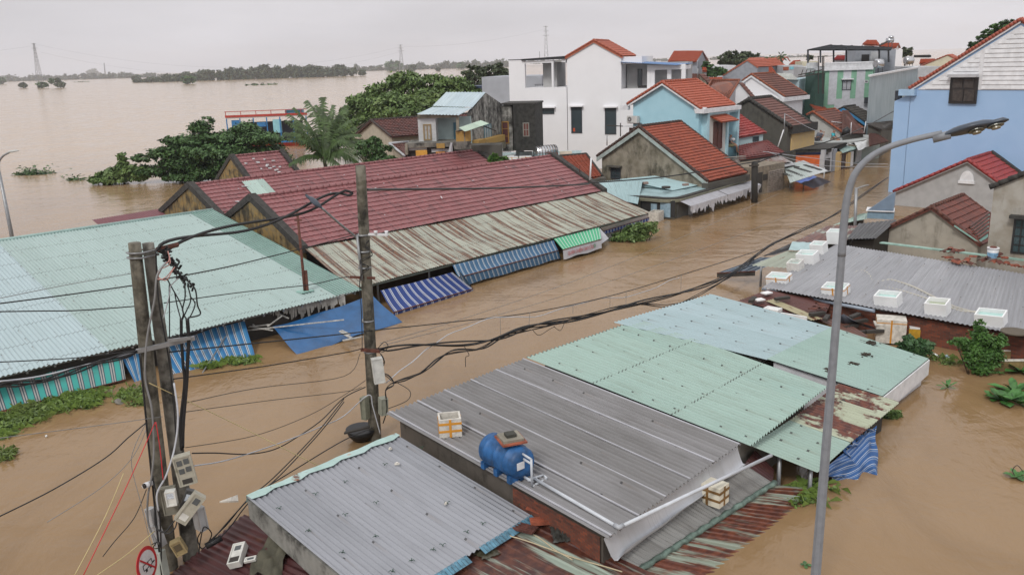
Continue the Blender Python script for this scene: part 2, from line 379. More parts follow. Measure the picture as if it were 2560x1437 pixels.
# wire ties on the grey roof
for i,s in enumerate(['H335,615','H40,745','H270,900','H40,990','H800,900','H265,1150','H1065,1055','H945,1118','H765,1215','H695,1250','H535,1330','H390,1410','H20,1270','H610,490','H1340,908','G2350,835','G2080,942','G2298,1110']):
    q = P3(s,a,b,c)+UP*.02; mb = MB(); r = random.Random(i); g = r.uniform(0,3)
    for k in range(3):
        ag = g+k*2.1; mb.tube([q,q+v3(math.cos(ag)*.03,math.sin(ag)*.03,.03),q+v3(math.cos(ag)*.06,math.sin(ag)*.06,.012)],.007,4)
    single('wire_tie','small dark green wire tie twisted on the pale grey front roof','wire tie',mb,m_plain('green_wire',(.03,.08,.05),.5),group='wire ties on the front roof')
def bits(name,label,cat,specs,mat,q,group):
    for i,(s,L,W_,g) in enumerate(specs):
        c0 = P3(s,q[0],q[1],q[2])+UP*.03; mb = MB().box(c0,(L,W_,.02),dirv(g)); mb.box(c0+UP*.02,(L*.4,W_*.8,.03),dirv(g+30))
        single(name,label,cat,mb,mat,group=group)
bits('litter_scrap','pale scrap of litter lying on the front grey roof','litter',[('H375,500',.07,.05,20),('H68,545',.08,.05,60),('H425,612',.1,.06,10),('H790,908',.07,.04,40)],M_foamd,ROOF['front'],'litter scraps on the front roof')
# --- maroon rusty roof lower left with tarp
a0,b0 = P('G1815,975',.62),P('G1250,1440',-.03); d0 = P('G2300,1180',.66); c0 = b0+(d0-a0)*1.6; d0 = a0+(d0-a0)*1.6
m_maroon = m_corr('maroon_rusty_sheet',(.10,.03,.028),(.065,.022,.022),.4,(.03,.015,.015),rust=.35,rcol=(.05,.02,.017),seed=6,rough=.38)
T = stall('maroon','shack_roof','dark maroon corrugated shack roof sliding into the water beside the twin poles','roof',(b0,a0,d0,c0),m_maroon,sheet=dict(kind='corr',p=.12,amp=.016,wob=.02,seed=9),wall=False)
mb = MB()
for q in (a0+(d0-a0)*.3,a0+(d0-a0)*.8): mb.bar(q-UP*.06,v3(q[0],q[1],-.6),.1)
part(T,'post',mb,M_conc)
mb = MB(); cs = [[P3(s,a0,b0,d0) for s in row] for row in (('G2060,1110','G2130,1120','G2220,1150'),('G1960,1230','G2070,1240','G2190,1240'),('G1890,1330','G2030,1340','G2110,1360'),('G1860,1450','G1990,1460','G2090,1470'))]
vs = []; uv = []
for j in range(13):
    for i in range(9):
        y,x = j/12*3,i/8*2; j0,i0 = min(int(y),2),min(int(x),1); fy,fx = y-j0,x-i0
        q = (cs[j0][i0]*(1-fx)+cs[j0][i0+1]*fx)*(1-fy)+(cs[j0+1][i0]*(1-fx)+cs[j0+1][i0+1]*fx)*fy
        vs.append(q+UP*(.07+.05*math.sin(i*1.9+j*.8)+.04*math.sin(j*1.3-i))); uv.append((i*.1,j*.1))
mb.add(vs,[(j*9+i,j*9+i+1,j*9+i+10,j*9+i+9) for j in range(12) for i in range(8)],uv,True)
single('tarpaulin','crumpled olive grey tarpaulin draped on the maroon rusty roof','tarpaulin',mb,m_plain('olive_canvas',(.085,.08,.055),.8,0,.3,5))
def meter(name,label,o,ex,ez,sz,mat,lid=True,group=None,face=None):
    """electricity meter box: case, window, terminal cover, small dial plate"""
    ex,ez = nrm(ex),nrm(ez); ny = nrm(np.cross(ex,ez)); ny = -ny if np.dot(ny,CC-o) < 0 else ny
    T = thing(name,label,'meter box',o-ez*sz[2]/2)
    if group: T['group'] = group
    B = lambda mb,x,y,z,a_,b_,c_: mb.box(o+ex*x+ny*y+ez*z,(a_,b_,c_),ex,ny,ez)
    w_,d_,h_ = sz
    mb = MB(); B(mb,0,0,0,w_,d_,h_)
    for s_ in (-1,1): B(mb,s_*(w_/2-.012),d_/2+.008,0,.024,.016,h_)
    for s_ in (-1,1): B(mb,0,d_/2+.008,s_*(h_/2-.012),w_-.05,.016,.024)
    part(T,'case',mb,mat)
    return T,B
m_meter = m_plaster('weathered_meter_plastic',(.42,.40,.33),(.10,.10,.055),.5,sc=5,rough=.5)
m_meterw = m_plain('white_meter_plastic',(.62,.62,.58),.45,0,.15,6); m_smoke = m_plain('grey_window_plastic',(.10,.11,.115),.25)
m_dial = m_plain('meter_dial',(.55,.60,.66),.3,0,.3,40)
o = P3('G1775,1325',a0,b0,d0)+UP*.12; ex = nrm(P3('G1820,1320',a0,b0,d0)-P3('G1730,1340',a0,b0,d0)); ez = nrm(P3('G1760,1250',a0,b0,d0)-P3('G1780,1400',a0,b0,d0)); ez = nrm(ez-ex*np.dot(ez,ex))
T,B = meter('meter_box','white empty meter box lying on the maroon rusty roof',o,ex,ez,(.24,.12,.46),m_meterw)
B(mb := MB(),0,.062,.12,.12,.006,.10); part(T,'window',mb,m_smoke); B(mb := MB(),0,.062,-.14,.18,.006,.12); part(T,'terminal_bay',mb,M_dark)
o = P3('G1870,1350',a0,b0,d0)+UP*.10
T,B = meter('meter_cover','white meter cover frame lying on the maroon roof against the tarpaulin',o,ex,ez,(.22,.03,.10),m_meterw); T['category'] = 'cover'
B(mb := MB(),0,.02,0,.12,.006,.05); part(T,'window',mb,m_smoke)
# --- middle grey roof
a,b,c,d = P('966,1033',1.42),P('1312,896',1.5),P('1852,1108',1.4),P('1520,1345',1.3)
T = stall('mid','market_stall','wide stall carrying the blue tank, dull grey corrugated roof with pale ribs','market stall',(a,b,c,d),
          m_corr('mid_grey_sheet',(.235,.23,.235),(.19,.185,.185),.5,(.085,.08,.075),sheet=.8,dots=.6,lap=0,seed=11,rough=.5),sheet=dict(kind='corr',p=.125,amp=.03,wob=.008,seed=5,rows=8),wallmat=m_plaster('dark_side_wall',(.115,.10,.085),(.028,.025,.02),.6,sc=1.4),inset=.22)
nw = nrm(v3(-(d-a)[1],(d-a)[0],0)); nw = nw if np.dot(nw,b-a) > 0 else -nw; p0,p1 = a+(d-a)*.62+nw*.12,a+(d-a)*.955+nw*.12
mb = MB(); L_ = np.linalg.norm(p1-p0); mb.add([v3(p0[0],p0[1],.35),v3(p1[0],p1[1],.25),p1-UP*.16,p0-UP*.16],[(0,1,2,3)],[(0,0),(L_,0),(L_,1.1),(0,1.1)]); mb.bar(v3(p0[0],p0[1],.5)+nw*.08,v3(p1[0],p1[1],.5)+nw*.08,.1); part(T,'brick_patch',mb,m_brick('brick_wall',moss=.55),'exposed red brick patch')
mb = MB()
for f in (.02,.2,.385,.575,.765,.985):
    q0,q1 = a+(b-a)*f,d+(c-d)*f; nn = nrm(np.cross(b-a,d-a)); nn = nn if nn[2] > 0 else -nn
    mb.bar(q0+nn*.016,q1+nn*.016,.045,.02)
part(T,'rib_cap',mb,m_plain('pale_grey_rib',(.40,.40,.43),.5))
mb = MB(); vs = []; uv = []; K = 16; dv = nrm(d-a);
go,g1 = P('H2120,1245',.86),P('I520,585',.92)
for i in range(K+1):
    f = i/K; q = d+(c-d)*f-dv*.10-UP*.05; q2 = go+(g1-go)*f
    for j in range(7):
        g = j/6; vs.append(q+(q2-q)*g+UP*(-.30*math.sin(g*math.pi)**1.2*(1-.3*f)+.012*math.sin(i*1.3+j))); uv.append((f*4,g*.5))
mb.add(vs,[(i*7+j,i*7+j+1,(i+1)*7+j+1,(i+1)*7+j) for i in range(K) for j in range(6)],uv,True)
part(T,'gutter_flashing',mb,m_corr('whitish_gutter_sheet',(.56,.58,.62),(.50,.52,.55),.25,(.2,.2,.17),streak=.5,seed=12,rough=.35),'curved whitish gutter sheet with mud stains')
# lean-to below the gutter and its rusty half sunk row
a1,b1 = P('1500,1375',.80),P('1862,1160',.85); c1,d1 = P('1938,1209',.45),P('I-20,1330',.40)
d1 = c1+(a1-b1)*.98
m_r8 = m_corr('dirty_grey_sheet',(.25,.25,.24),(.20,.195,.185),.65,(.05,.045,.04),sheet=.8,dots=.7,seed=14,rough=.5)
T = stall('low','lean_to','dirty grey lean-to roof with a rusty edge dipping into the water','lean-to roof',(a1,b1,c1,d1),m_r8,sheet=dict(kind='corr',p=.1,amp=.014,wob=.012,seed=6,rows=5),wall=True,inset=.3)
e1 = P('I1045,795',-.05); f1 = P('I180,1530',-.08)
part(T,'rusty_eave_sheet',MB().sheet(d1+(c1-d1)*0-UP*.03,c1-UP*.03,e1,f1,kind='corr',p=.17,amp=.03,wob=.02,seed=8,rows=6),m_corr('rust_striped_sheet',(.36,.42,.35),(.27,.31,.25),.5,(.06,.055,.045),rust=.62,rcol=(.09,.03,.022),streak=.7,seed=15,vs=.25),'rust striped corrugated eave')
mb = MB(); K = 40
pts = [d1+(c1-d1)*(i/K)+UP*(.03+.015*math.sin(i*1.9)) for i in range(K+1)]
mb.tube(pts,[.045+.02*abs(math.sin(i*2.3)) for i in range(K+1)],5); part(T,'valley_flashing',mb,m_plain('green_flashing',(.13,.19,.16),.6,0,.5,6))
# maroon patch between gutter and mint roof
q = (P('I480,600',.75),P('I560,500',.8),P('I700,640',.4),P('I690,745',.4))
single('roof_patch','small dark maroon sheet tucked under the mint roof beside the white pipe','roof sheet',MB().sheet(*q,kind='corr',p=.1,amp=.014),m_maroon)
# --- rusty roof at the bottom centre
a2,b2 = P('H560,1480',.68),P('H1440,1000',.80); v_ = P('H2350,1429',.6)-b2; c2,d2 = b2+v_,a2+v_
T = stall('rusty','shack_roof','rusted brown and mint striped sheet roof between the two grey roofs at the bottom','roof',(a2,b2,c2,d2),
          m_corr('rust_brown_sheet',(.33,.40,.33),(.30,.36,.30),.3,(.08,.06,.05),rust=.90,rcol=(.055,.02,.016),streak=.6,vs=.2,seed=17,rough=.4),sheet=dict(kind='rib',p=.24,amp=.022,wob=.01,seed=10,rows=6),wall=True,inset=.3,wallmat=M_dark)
mb = MB()
for s,s2 in (('H1230,1150','H2100,1429'),('H1440,1150','H1730,1340')):
    q0,q1 = P3(s,a2,b2,c2)+UP*.06,P3(s2,a2,b2,c2)+UP*.05; mb.tube([q0+(q1-q0)*(i/8)+UP*.015*math.sin(i) for i in range(9)],.012,5)
single('rope','pale thin rope lying across the rusted brown roof','rope',mb,m_plain('jute_rope',(.50,.42,.28),.8))
def rag(name,label,cat,cs,mat,hgt=.08,seed=0,n=10):
    r = random.Random(seed); vs = []; uv = []; p0,p1,p2,p3 = cs
    for j in range(n+1):
        for i in range(n+1):
            u,v = i/n,j/n; q = (p0*(1-u)+p1*u)*(1-v)+(p3*(1-u)+p2*u)*v; e_ = min(u,1-u,v,1-v)*4
            vs.append(q+UP*(.02+hgt*min(1,e_+.3)*abs(math.sin(i*1.7+seed)*math.cos(j*1.4+seed*2)+.3*math.sin(i*j*.7)))+v3(r.uniform(-.02,.02),r.uniform(-.02,.02),0)); uv.append((u,v))
    mb = MB().add(vs,[(j*(n+1)+i,j*(n+1)+i+1,(j+1)*(n+1)+i+1,(j+1)*(n+1)+i) for j in range(n) for i in range(n)],uv,True)
    return single(name,label,cat,mb,mat)
Q = lambda *s: [P3(x,a2,b2,c2)+UP*.02 for x in s]
rag('sodden_cloth','black sodden cloth bunched on the rusted brown roof beside the brick wall','cloth',Q('H1560,1090','H1740,1110','H1740,1190','H1590,1210'),m_plain('black_sodden_cloth',(.035,.035,.03),.5),.12,3)
rag('mud_pile','dark patch of wet mud under the torn blue trim of the front roof','mud',[P3(s,ROOF['front'][0],ROOF['front'][1],ROOF['front'][2])-UP*.12 for s in ('H990,1220','H1110,1160','H1200,1230','H1060,1275')],m_plain('wet_mud',(.06,.055,.035),.3),.05,5)
def halftile(mb,o,g,tilt,L=.36,W_=.2):
    ex = dirv(g); ey = dirv(g+90); pts = []
    ez = nrm(UP+ex*tilt); ex = nrm(np.cross(ey,ez))
    n = 6
    for s_ in (0,.014):
        for k in range(n+1):
            an = math.pi*k/n; r_ = W_/2-s_
            for e_ in (-L/2,L/2): pts.append(o+ey*r_*math.cos(an)+ez*r_*math.sin(an)*.6+ex*e_)
    m = (n+1)*2; fs = [(2*k,2*k+2,2*k+3,2*k+1) for k in range(n)]+[(m+2*k+1,m+2*k+3,m+2*k+2,m+2*k) for k in range(n)]
    fs += [(2*k,m+2*k,m+2*k+2,2*k+2) for k in range(n)]+[(2*k+3,m+2*k+3,m+2*k+1,2*k+1) for k in range(n)]
    fs += [(0,1,m+1,m),(2*n+1,2*n,m+2*n,m+2*n+1)]
    mb.add(pts,fs)
m_terra = m_plain('terracotta',(.30,.085,.045),.7,0,.45,4); m_terrad = m_plain('mossy_terracotta',(.12,.04,.028),.8,0,.5,5)
for s,g,tl,dz,m_,lb in (('H1480,990',-40,.1,.14,m_terra,'bright terracotta tile lying at the corner of the front grey roof'),('H1500,1060',5,.2,.09,m_terra,'terracotta tile lying flat beside the brick wall'),('H1380,1110',-30,.05,.08,m_terrad,'dark mossy roof tile on the rusted brown roof')):
    mb = MB(); o = P3(s,a2,b2,c2)+UP*dz; ex = dirv(g)
    mb.box(o,(.40,.26,.025),ex,None,nrm(UP+ex*tl))
    for k in range(4): mb.box(o+dirv(g+90)*(-.1+.066*k)+UP*.018,(.39,.022,.016),ex,None,nrm(UP+ex*tl))
    single('roof_tile',lb,'roof tile',mb,m_)
# --- mint and pale blue roofs in the middle right
a,b,c,d = P('1316,893',1.45),P('1600,798',1.6),P('2070,966',1.45),P('1877,1114',1.3)
m_mintA = m_corr('mint_green_sheet',(.335,.46,.41),(.305,.43,.385),.34,(.18,.2,.15),sheet=.9,dots=.55,dotv=.6,lap=2.3,seed=21,rough=.42)
T = stall('mint','market_stall','stall with the large mint green corrugated roof right of the blue tank','market stall',(b,c,d,a)[::1] if 0 else (a,b,c,d),m_mintA,
          sheet=dict(kind='corr',p=.125,amp=.032,wob=.006,seed=12,rows=8),inset=.35)
mb = MB();
for f in (.02,.12):
    q0 = a+(b-a)*(.45+f*3); mb.extr([q0-UP*.05,q0+(b-a)*.12-UP*.05,q0+(b-a)*.12-dv*.3-UP*.22,q0-dv*.3-UP*.22],UP*.012)
part(T,'awning_edge',mb,m_plain('green_awning_cloth',(.10,.42,.24),.5))
a,b,c,d = P('1535,806',1.6),P('1779,735',1.7),P('2080,818',1.55),P('1918,899',1.5)
T = stall('pale','market_stall','long stall with pale blue corrugated roof continuing in mint beside the styrofoam boxes','market stall',(a,b,c,d),
          m_corr('pale_blue_sheet',(.37,.475,.505),(.345,.45,.475),.2,(.15,.2,.2),sheet=.9,dots=.21,dotv=.9,lap=0,seed=23,rough=.4),sheet=dict(kind='corr',p=.125,amp=.03,wob=.006,seed=13,rows=6),inset=.3)
e_,f_ = P('2322,896',.72),P('2206,990',.68)
part(T,'mint_roof_sheet',MB().sheet(d+UP*.02,c+UP*.02,e_,f_,kind='corr',p=.125,amp=.03,wob=.006,seed=14,rows=6),m_corr('mint_sheet_right',(.325,.45,.41),(.30,.425,.385),.2,(.15,.2,.2),dots=.24,dotv=.95,seed=25),'mint green roof sheet')
part(T,'end_wall',under(MB(),(d,c,e_,f_),.14,.10),m_plain('white_shed_wall',(.62,.63,.66),.5))
part(T,'eave_board',MB().extr([e_-UP*.03,f_-UP*.03,f_-UP*.5,e_-UP*.45],nrm(e_-c)*.03),M_white)
ROOF['palemint'] = (d,c,e_,f_)
def slush(s,seed,q):
    mb = MB(); r = random.Random(seed); o = P3(s,*q[:3])
    for k in range(60):
        g = r.uniform(0,6.28); rr = abs(r.gauss(0,.075)); c_ = o+v3(math.cos(g)*rr*1.4,math.sin(g)*rr,.02+max(0,.07-rr*.4)*r.random())
        mb.box(c_,(r.uniform(.03,.07),r.uniform(.02,.05),.03),dirv(r.uniform(0,180)),None,nrm(UP+dirv(r.uniform(0,360))*.6))
    dv_ = nrm(q[3]-q[0]) ; du = -nrm(q[2]-q[1])
    for k in range(5):
        st = o+nrm(q[1]-q[0])*(k-2)*.05; mb.bar(st+UP*.014,st+du*r.uniform(.18,.3)+UP*.014,.022,.012)
    return mb
for s,lb in (('F1410,1130','clump of rotten leaves highest on the mint roof sheet'),('F1375,1220','clump of rotten leaves second from the top on the mint roof sheet'),('F1275,1290','clump of rotten leaves third down on the mint roof sheet'),('F1090,1335','clump of rotten leaves against the lamp post, lowest on the mint roof')):
    single('leaf_litter',lb,'leaf litter',slush(s,len(lb),ROOF['palemint']),m_plain('rotten_leaves',(.05,.04,.028),.8,0,.5,20),group='rotten leaf clumps on the mint roof')
# rust patched roof and lower mint roof towards the right water
a,b,c,d = P('1975,1050',1.0),P('2098,958',1.1),P('2251,1004',.6),P('2127,1106',.6)
T = stall('patch','market_stall','stall end with rust patched cream sheet roof and torn blue striped awning below','market stall',(a,b,c,d),
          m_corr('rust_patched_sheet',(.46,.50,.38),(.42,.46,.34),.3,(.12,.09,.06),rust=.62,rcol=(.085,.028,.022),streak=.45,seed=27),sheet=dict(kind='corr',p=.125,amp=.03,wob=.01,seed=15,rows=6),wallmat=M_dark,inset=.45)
a,b,c,d = P('1876,1114',1.15),P('1975,1050',1.0),P('2127,1106',.6),P('2044,1180',.55)
part(T,'mint_roof_sheet',MB().sheet(a,b,c,d,kind='corr',p=.125,amp=.03,wob=.006,seed=16,rows=5),m_corr('mint_sheet_low',(.335,.455,.40),(.315,.435,.385),.22,(.2,.22,.16),dots=.5,dotv=.6,seed=28),'mint roof sheet')
for q in (a+(d-a)*.35+(b-a)*.15,a+(d-a)*.82+(b-a)*.15,d+(c-d)*.5+(a-d)*.1):
    part(T,'post',MB().tube([v3(q[0],q[1],-.6),q-UP*.05],.045,8),M_steel)
# torn striped awning hanging into the water
def crumple(cs,n,amp,seed,hang=0.):
    r = random.Random(seed); vs = []; uv = []; p0,p1,p2,p3 = cs; L = np.linalg.norm(p1-p0); H_ = np.linalg.norm(p3-p0); nn = nrm(np.cross(p1-p0,p3-p0))
    f1_,f2_,f3_ = r.uniform(5,8),r.uniform(9,13),r.uniform(0,6)
    for j in range(n+1):
        for i in range(n+1):
            u,v = i/n,j/n; q = (p0*(1-u)+p1*u)*(1-v)+(p3*(1-u)+p2*u)*v
            q = q+nn*amp*(math.sin(f1_*u*3+v*4+f3_)+.6*math.sin(f2_*v+u*7)+.5*math.sin(f2_*u*2-v*9))+(p1-p0)*.03*math.sin(v*9+u*11)
            vs.append(q); uv.append((v*H_+.12*math.sin(u*9)+.05*math.sin(v*6),u*L))
    return MB().add(vs,[(j*(n+1)+i,j*(n+1)+i+1,(j+1)*(n+1)+i+1,(j+1)*(n+1)+i) for j in range(n) for i in range(n)],uv,True)
m_blst = m_stripe('blue_white_stripe_worn',[(.03,.10,.27),(.60,.60,.58),(.04,.13,.32),(.40,.42,.45),(.03,.10,.27)],[.1,.016,.05,.012,.06],.22)
q0,q1 = P('2190,1065',.5),P('2050,1180',.45)
single('torn_awning','torn blue and white striped awning crumpled into the water right of the lamp post','awning',crumple((q0,q1,P('2085,1205',-.05),P('2200,1195',-.05)),30,.045,4),m_blst)
single('torn_awning','bunched strip of blue striped awning cloth hanging along the rust patched roof edge','awning',crumple((P('2185,1062',.6),P('2112,1118',.58),P('2120,1150',.2),P('2160,1100',.2)),20,.05,8),m_blst)
# ================================================================ polystyrene boxes
def foam(label,s,q,size=(.52,.38,.30),yaw=45,tape=None,mat=None,full=True,group=None,lid=False,dz=0.,flat=False,stack=1,tint=None):
    o = P3(s,*q[:3]) if isinstance(q,(tuple,list)) else P(s,q); o = o+UP*dz
    ez = UP
    if isinstance(q,(tuple,list)) and not flat:
        ez = nrm(np.cross(q[1]-q[0],q[2]-q[0])); ez = ez if ez[2] > 0 else -ez
    ex = nrm(dirv(yaw)-ez*np.dot(dirv(yaw),ez)); ey = np.cross(ez,ex); L,W_,H_ = size; t = .04
    T = thing('foam_box',label,'foam box',o,group); mb = MB()
    B = lambda m_,x,y,z,a_,b_,c_: m_.box(o+ex*x+ey*y+ez*z,(a_,b_,c_),ex,ey,ez)
    if lid:
        for k in range(stack):
            h = H_/stack; B(mb,0,0,(k+.5)*h,L*(1-.01*k),W_,h-.012); B(mb,0,0,(k+1)*h-.008,L*.95,W_*.95,.014)
    else:
        B(mb,0,0,.02,L-.02,W_-.02,.04)
        for s_ in (-1,1): B(mb,s_*(L/2-t/2),0,H_/2,t,W_,H_); B(mb,0,s_*(W_/2-t/2),H_/2,L-2*t,t,H_)
    part(T,'box_body',mb,mat or M_foam)
    if not lid and full:
        B(mb := MB(),0,0,H_*.72,L-2*t-.004,W_-2*t-.004,.01); part(T,'water',mb,tint or M_fin)
    if tape:
        mb = MB(); e = .003
        for z in ([.35,.75] if tape[0] == 'wrap' else [.86]):
            hw = .05 if tape[0] == 'wrap' else .025
            for s_ in (-1,1): B(mb,s_*(L/2+e),0,H_*z,.005,W_+.01,hw); B(mb,0,s_*(W_/2+e),H_*z,L+.012,.005,hw)
        B(mb,0,-(W_/2+2*e),H_*.5,.05,.005,H_*.98); B(mb,(L/2+2*e),0,H_*.5,.005,.05,H_*.98); B(mb,-(L/2+2*e),0,H_*.5,.005,.05,H_*.98)
        part(T,'tape',mb,tape[1])
    return T
foam('open polystyrene box with orange tape standing on the grey roof behind the blue tank','H820,375',ROOF['mid'],(.46,.40,.40),8,('wrap',M_tape),M_foamd,False)
foam('closed cream foam box with brown tape on the dirty grey lean-to under the white pipe','I235,880',ROOF['low'],(.52,.36,.40),-42,('wrap',M_tapeb),m_plain('cream_polystyrene',(.72,.68,.56),.6),False,lid=True,stack=3,flat=True)
# ================================================================ blue water tank and its pipes
q = ROOF['mid']; ax = nrm(q[3]-q[0]); o = P3('H1240,655',*q[:3]); nn = nrm(np.cross(q[1]-q[0],q[2]-q[0])); nn = nn if nn[2] > 0 else -nn
side = nrm(np.cross(nn,ax)); R_ = .31; L_ = 1.08; ctr = o+nn*(R_+.02)-side*0.0
T = thing('water_tank','blue plastic water tank lying on its side on the grey roof','water tank',o)
xs = [(-.5,.12),(-.495,.22),(-.47,.31),(-.42,.355),(-.30,.37),(-.29,.385),(-.265,.385),(-.255,.37),(-.02,.37),(-.01,.385),(.015,.385),(.025,.37),(.24,.37),(.25,.385),(.275,.385),(.285,.37),(.42,.355),(.47,.31),(.495,.22),(.5,.12)]; xs = [(x,r*.83) for x,r in xs]
mb = MB().tube([ctr+ax*x*L_ for x,r in xs],[r for x,r in xs],32)
part(T,'tank_body',mb,m_plain('blue_tank_plastic',(.017,.10,.27),.5,0,.45,4))
mb = MB()
for x in (-.36,.0,.36): mb.box(ctr+ax*x*L_-nn*.265,(.10,.55,.14),ax,side,nn)
mb.box(ctr-nn*.305,(L_*.86,.10,.05),ax,side,nn); part(T,'foot',mb,m_plain('blue_tank_plastic',(.025,.16,.42)))
mb = MB().tube([ctr+nn*.30+ax*.10,ctr+nn*.36+ax*.10],.17,20); part(T,'lid_collar',mb,m_plain('blue_tank_plastic',(.03,.16,.40)))
mb = MB(); z0 = ctr+ax*(L_/2+.004)+nn*.02-side*.10; mb.box(z0,(.012,.17,.14),ax,side,nn); part(T,'label_sheet',mb,M_white)
for nm,lb,dx,s_,h_,m_ in (('cover_tile','flat terracotta slab covering the tank opening',.16,(.48,.48,.03),.38,m_terra),('cover_plate','grey concrete plate on the terracotta slab over the blue tank',.15,(.40,.38,.05),.42,m_plain('grey_concrete_plate',(.27,.25,.20),.8,0,.3)),('weight_block','dark stone block topmost on the plates over the blue tank',.15,(.19,.17,.06),.475,m_plain('dark_stone',(.05,.05,.04),.8))):
    mb = MB().box(ctr+nn*h_+ax*dx,s_,dirv(20),None,nn); single(nm,lb,'weight',mb,m_)
e0 = ctr+ax*(L_/2+.01)
pp = MB();
t0,t1 = e0+nn*.20-side*.06,e0+nn*.20+side*.10
for t_ in (0,.09): pp.tube([e0+nn*(.22-t_)-side*.02-ax*.04,e0+nn*(.20-t_)-side*.02+ax*.20],.022,8)
pp.tube([e0+nn*.20+ax*.20-side*.02,e0-nn*.34+ax*.20-side*.02],.022,8)
pp.tube([e0-nn*.34+ax*.20-side*.02,e0-nn*.34+ax*.16+side*.38],.022,8); pp.tube([e0-nn*.25+ax*.10-side*.02,e0-nn*.34+ax*.02+side*.42],.022,8)
pp.tube([e0-nn*.34+ax*.16+side*.38,e0-nn*.34+ax*.02+side*.42],.022,8); pp.tube([e0-nn*.25-ax*.03,e0-nn*.25+ax*.2],.026,8)
single('pipe_assembly','short pale pipes looping from the end of the blue tank','pipe',pp,M_pvc)
k0 = P3('H1440,725',*q[:3])+UP*.05; k1 = P('H2075,1075',1.38); k2 = P('I680,538',1.2)
T = thing('drain_pipe','long white plastic pipe running from the blue tank to the mint roof','pipe',k1)
part(T,'long_run',MB().tube([k0,k1],.032,10),M_pvc,'pipe run from the tank'); part(T,'upper_run',MB().tube([k1,k2],.034,10),M_pvc,'pipe run over the gutter')
part(T,'elbow',MB().tube([k1-nrm(k1-k0)*.1,k1,k1+nrm(k2-k1)*.1],.046,10),m_plain('grey_pvc',(.40,.42,.45),.35))
# ================================================================ market hall side of the street
e44 = dirv(44.); w44 = dirv(134.)
m_mold = m_plaster('ochre_mouldy_wall',(.30,.20,.075),(.04,.035,.026),.88,sc=1.6,c3=(.20,.165,.10))
m_cap = m_plain('black_mouldy_coping',(.045,.042,.038),.85,0,.4,6)
m_redt = m_tile('rose_red_metal_tile',(.27,.10,.103),(.215,.082,.084),(.06,.036,.04),.52,pu=.22,pv=.36,rough=.45,seams=1.15)
# --- the mint shed
rE,rW = P('532,525',2.75),P('532,525',2.75)-e44*17
eE = P('905,725',1.0); eW = eE-e44*17.5
# split where the paler sheets start
s1 = P('D720,1130',1.0); k = np.dot(s1-eE,e44); eM = eE+e44*k; rM = rE+e44*(k+.15)
T = thing('market_shed','broad mint corrugated market shed roof at the left edge behind the twin poles','market shed',(eE[0]-6,eE[1]-2,0))
mm1 = m_corr('mint_market_sheet',(.355,.46,.44),(.335,.435,.415),.16,(.2,.22,.2),sheet=1.05,lap=1.42,dots=.8,dotv=.71,seed=31,rough=.42)
part(T,'roof_sheet',MB().sheet(rM,rE,eE,eM,kind='corr',p=.125,amp=.02,wob=.012,sag=.05,seed=31,rows=14),mm1)
part(T,'pale_roof_sheet',MB().sheet(rW,rM,eM,eW,kind='corr',p=.125,amp=.02,wob=.012,sag=.05,seed=32,rows=14),m_corr('pale_market_sheet',(.43,.53,.56),(.39,.49,.51),.18,(.2,.22,.2),sheet=1.05,lap=1.42,dots=.8,dotv=.71,seed=32),'paler bluish roof sheet')
bE = rE+w44*5.2-UP*.95; bW = rW+w44*5.2-UP*.95
part(T,'rear_roof_sheet',MB().sheet(bW,bE,rE+UP*.01,rW+UP*.01,kind='corr',p=.125,amp=.02,wob=.01,seed=33,rows=6),mm1)
part(T,'ridge_cap',MB().tube([rW+UP*.02,rE+UP*.02],.07,6),m_plain('mint_ridge',(.32,.45,.42),.5))
mb = MB()
for k in range(9): f = k*.012+.004; mb.bar(rE+(rW-rE)*f*.6+UP*.03,eE+(eW-eE)*f*.6+UP*.03,.035,.03)
part(T,'edge_flashing',mb,m_plain('sea_green_flashing',(.20,.35,.30),.4))
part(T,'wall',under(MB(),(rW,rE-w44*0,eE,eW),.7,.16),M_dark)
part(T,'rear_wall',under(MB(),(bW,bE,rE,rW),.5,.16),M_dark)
mb = MB(); mb.box((eE+eW)/2+w44*.55-UP*.16,(17.4,.05,.10),e44)
for i in range(24): mb.bar(eE-e44*(.3+i*.72)+UP*.0-UP*.08,eE-e44*(.3+i*.72)+w44*.6+UP*.02,.05)
part(T,'eave_rail',mb,M_steel)
# dark red low roof and old wall just behind
q = [P('415,541',1.6),P('435,520',1.7),P('228,549',1.3),P('260,556',1.2)]
a,b = P('235,551',1.55),P('432,519',1.75)
single('low_roof','narrow dusky red roof showing above the far edge of the mint shed','roof',MB().sheet(a+w44*.3,b+w44*.3,b-w44*2.2-UP*.5,a-w44*2.2-UP*.5,kind='corr',p=.12,amp=.015),m_plain('dusky_red_sheet',(.16,.05,.06),.45))
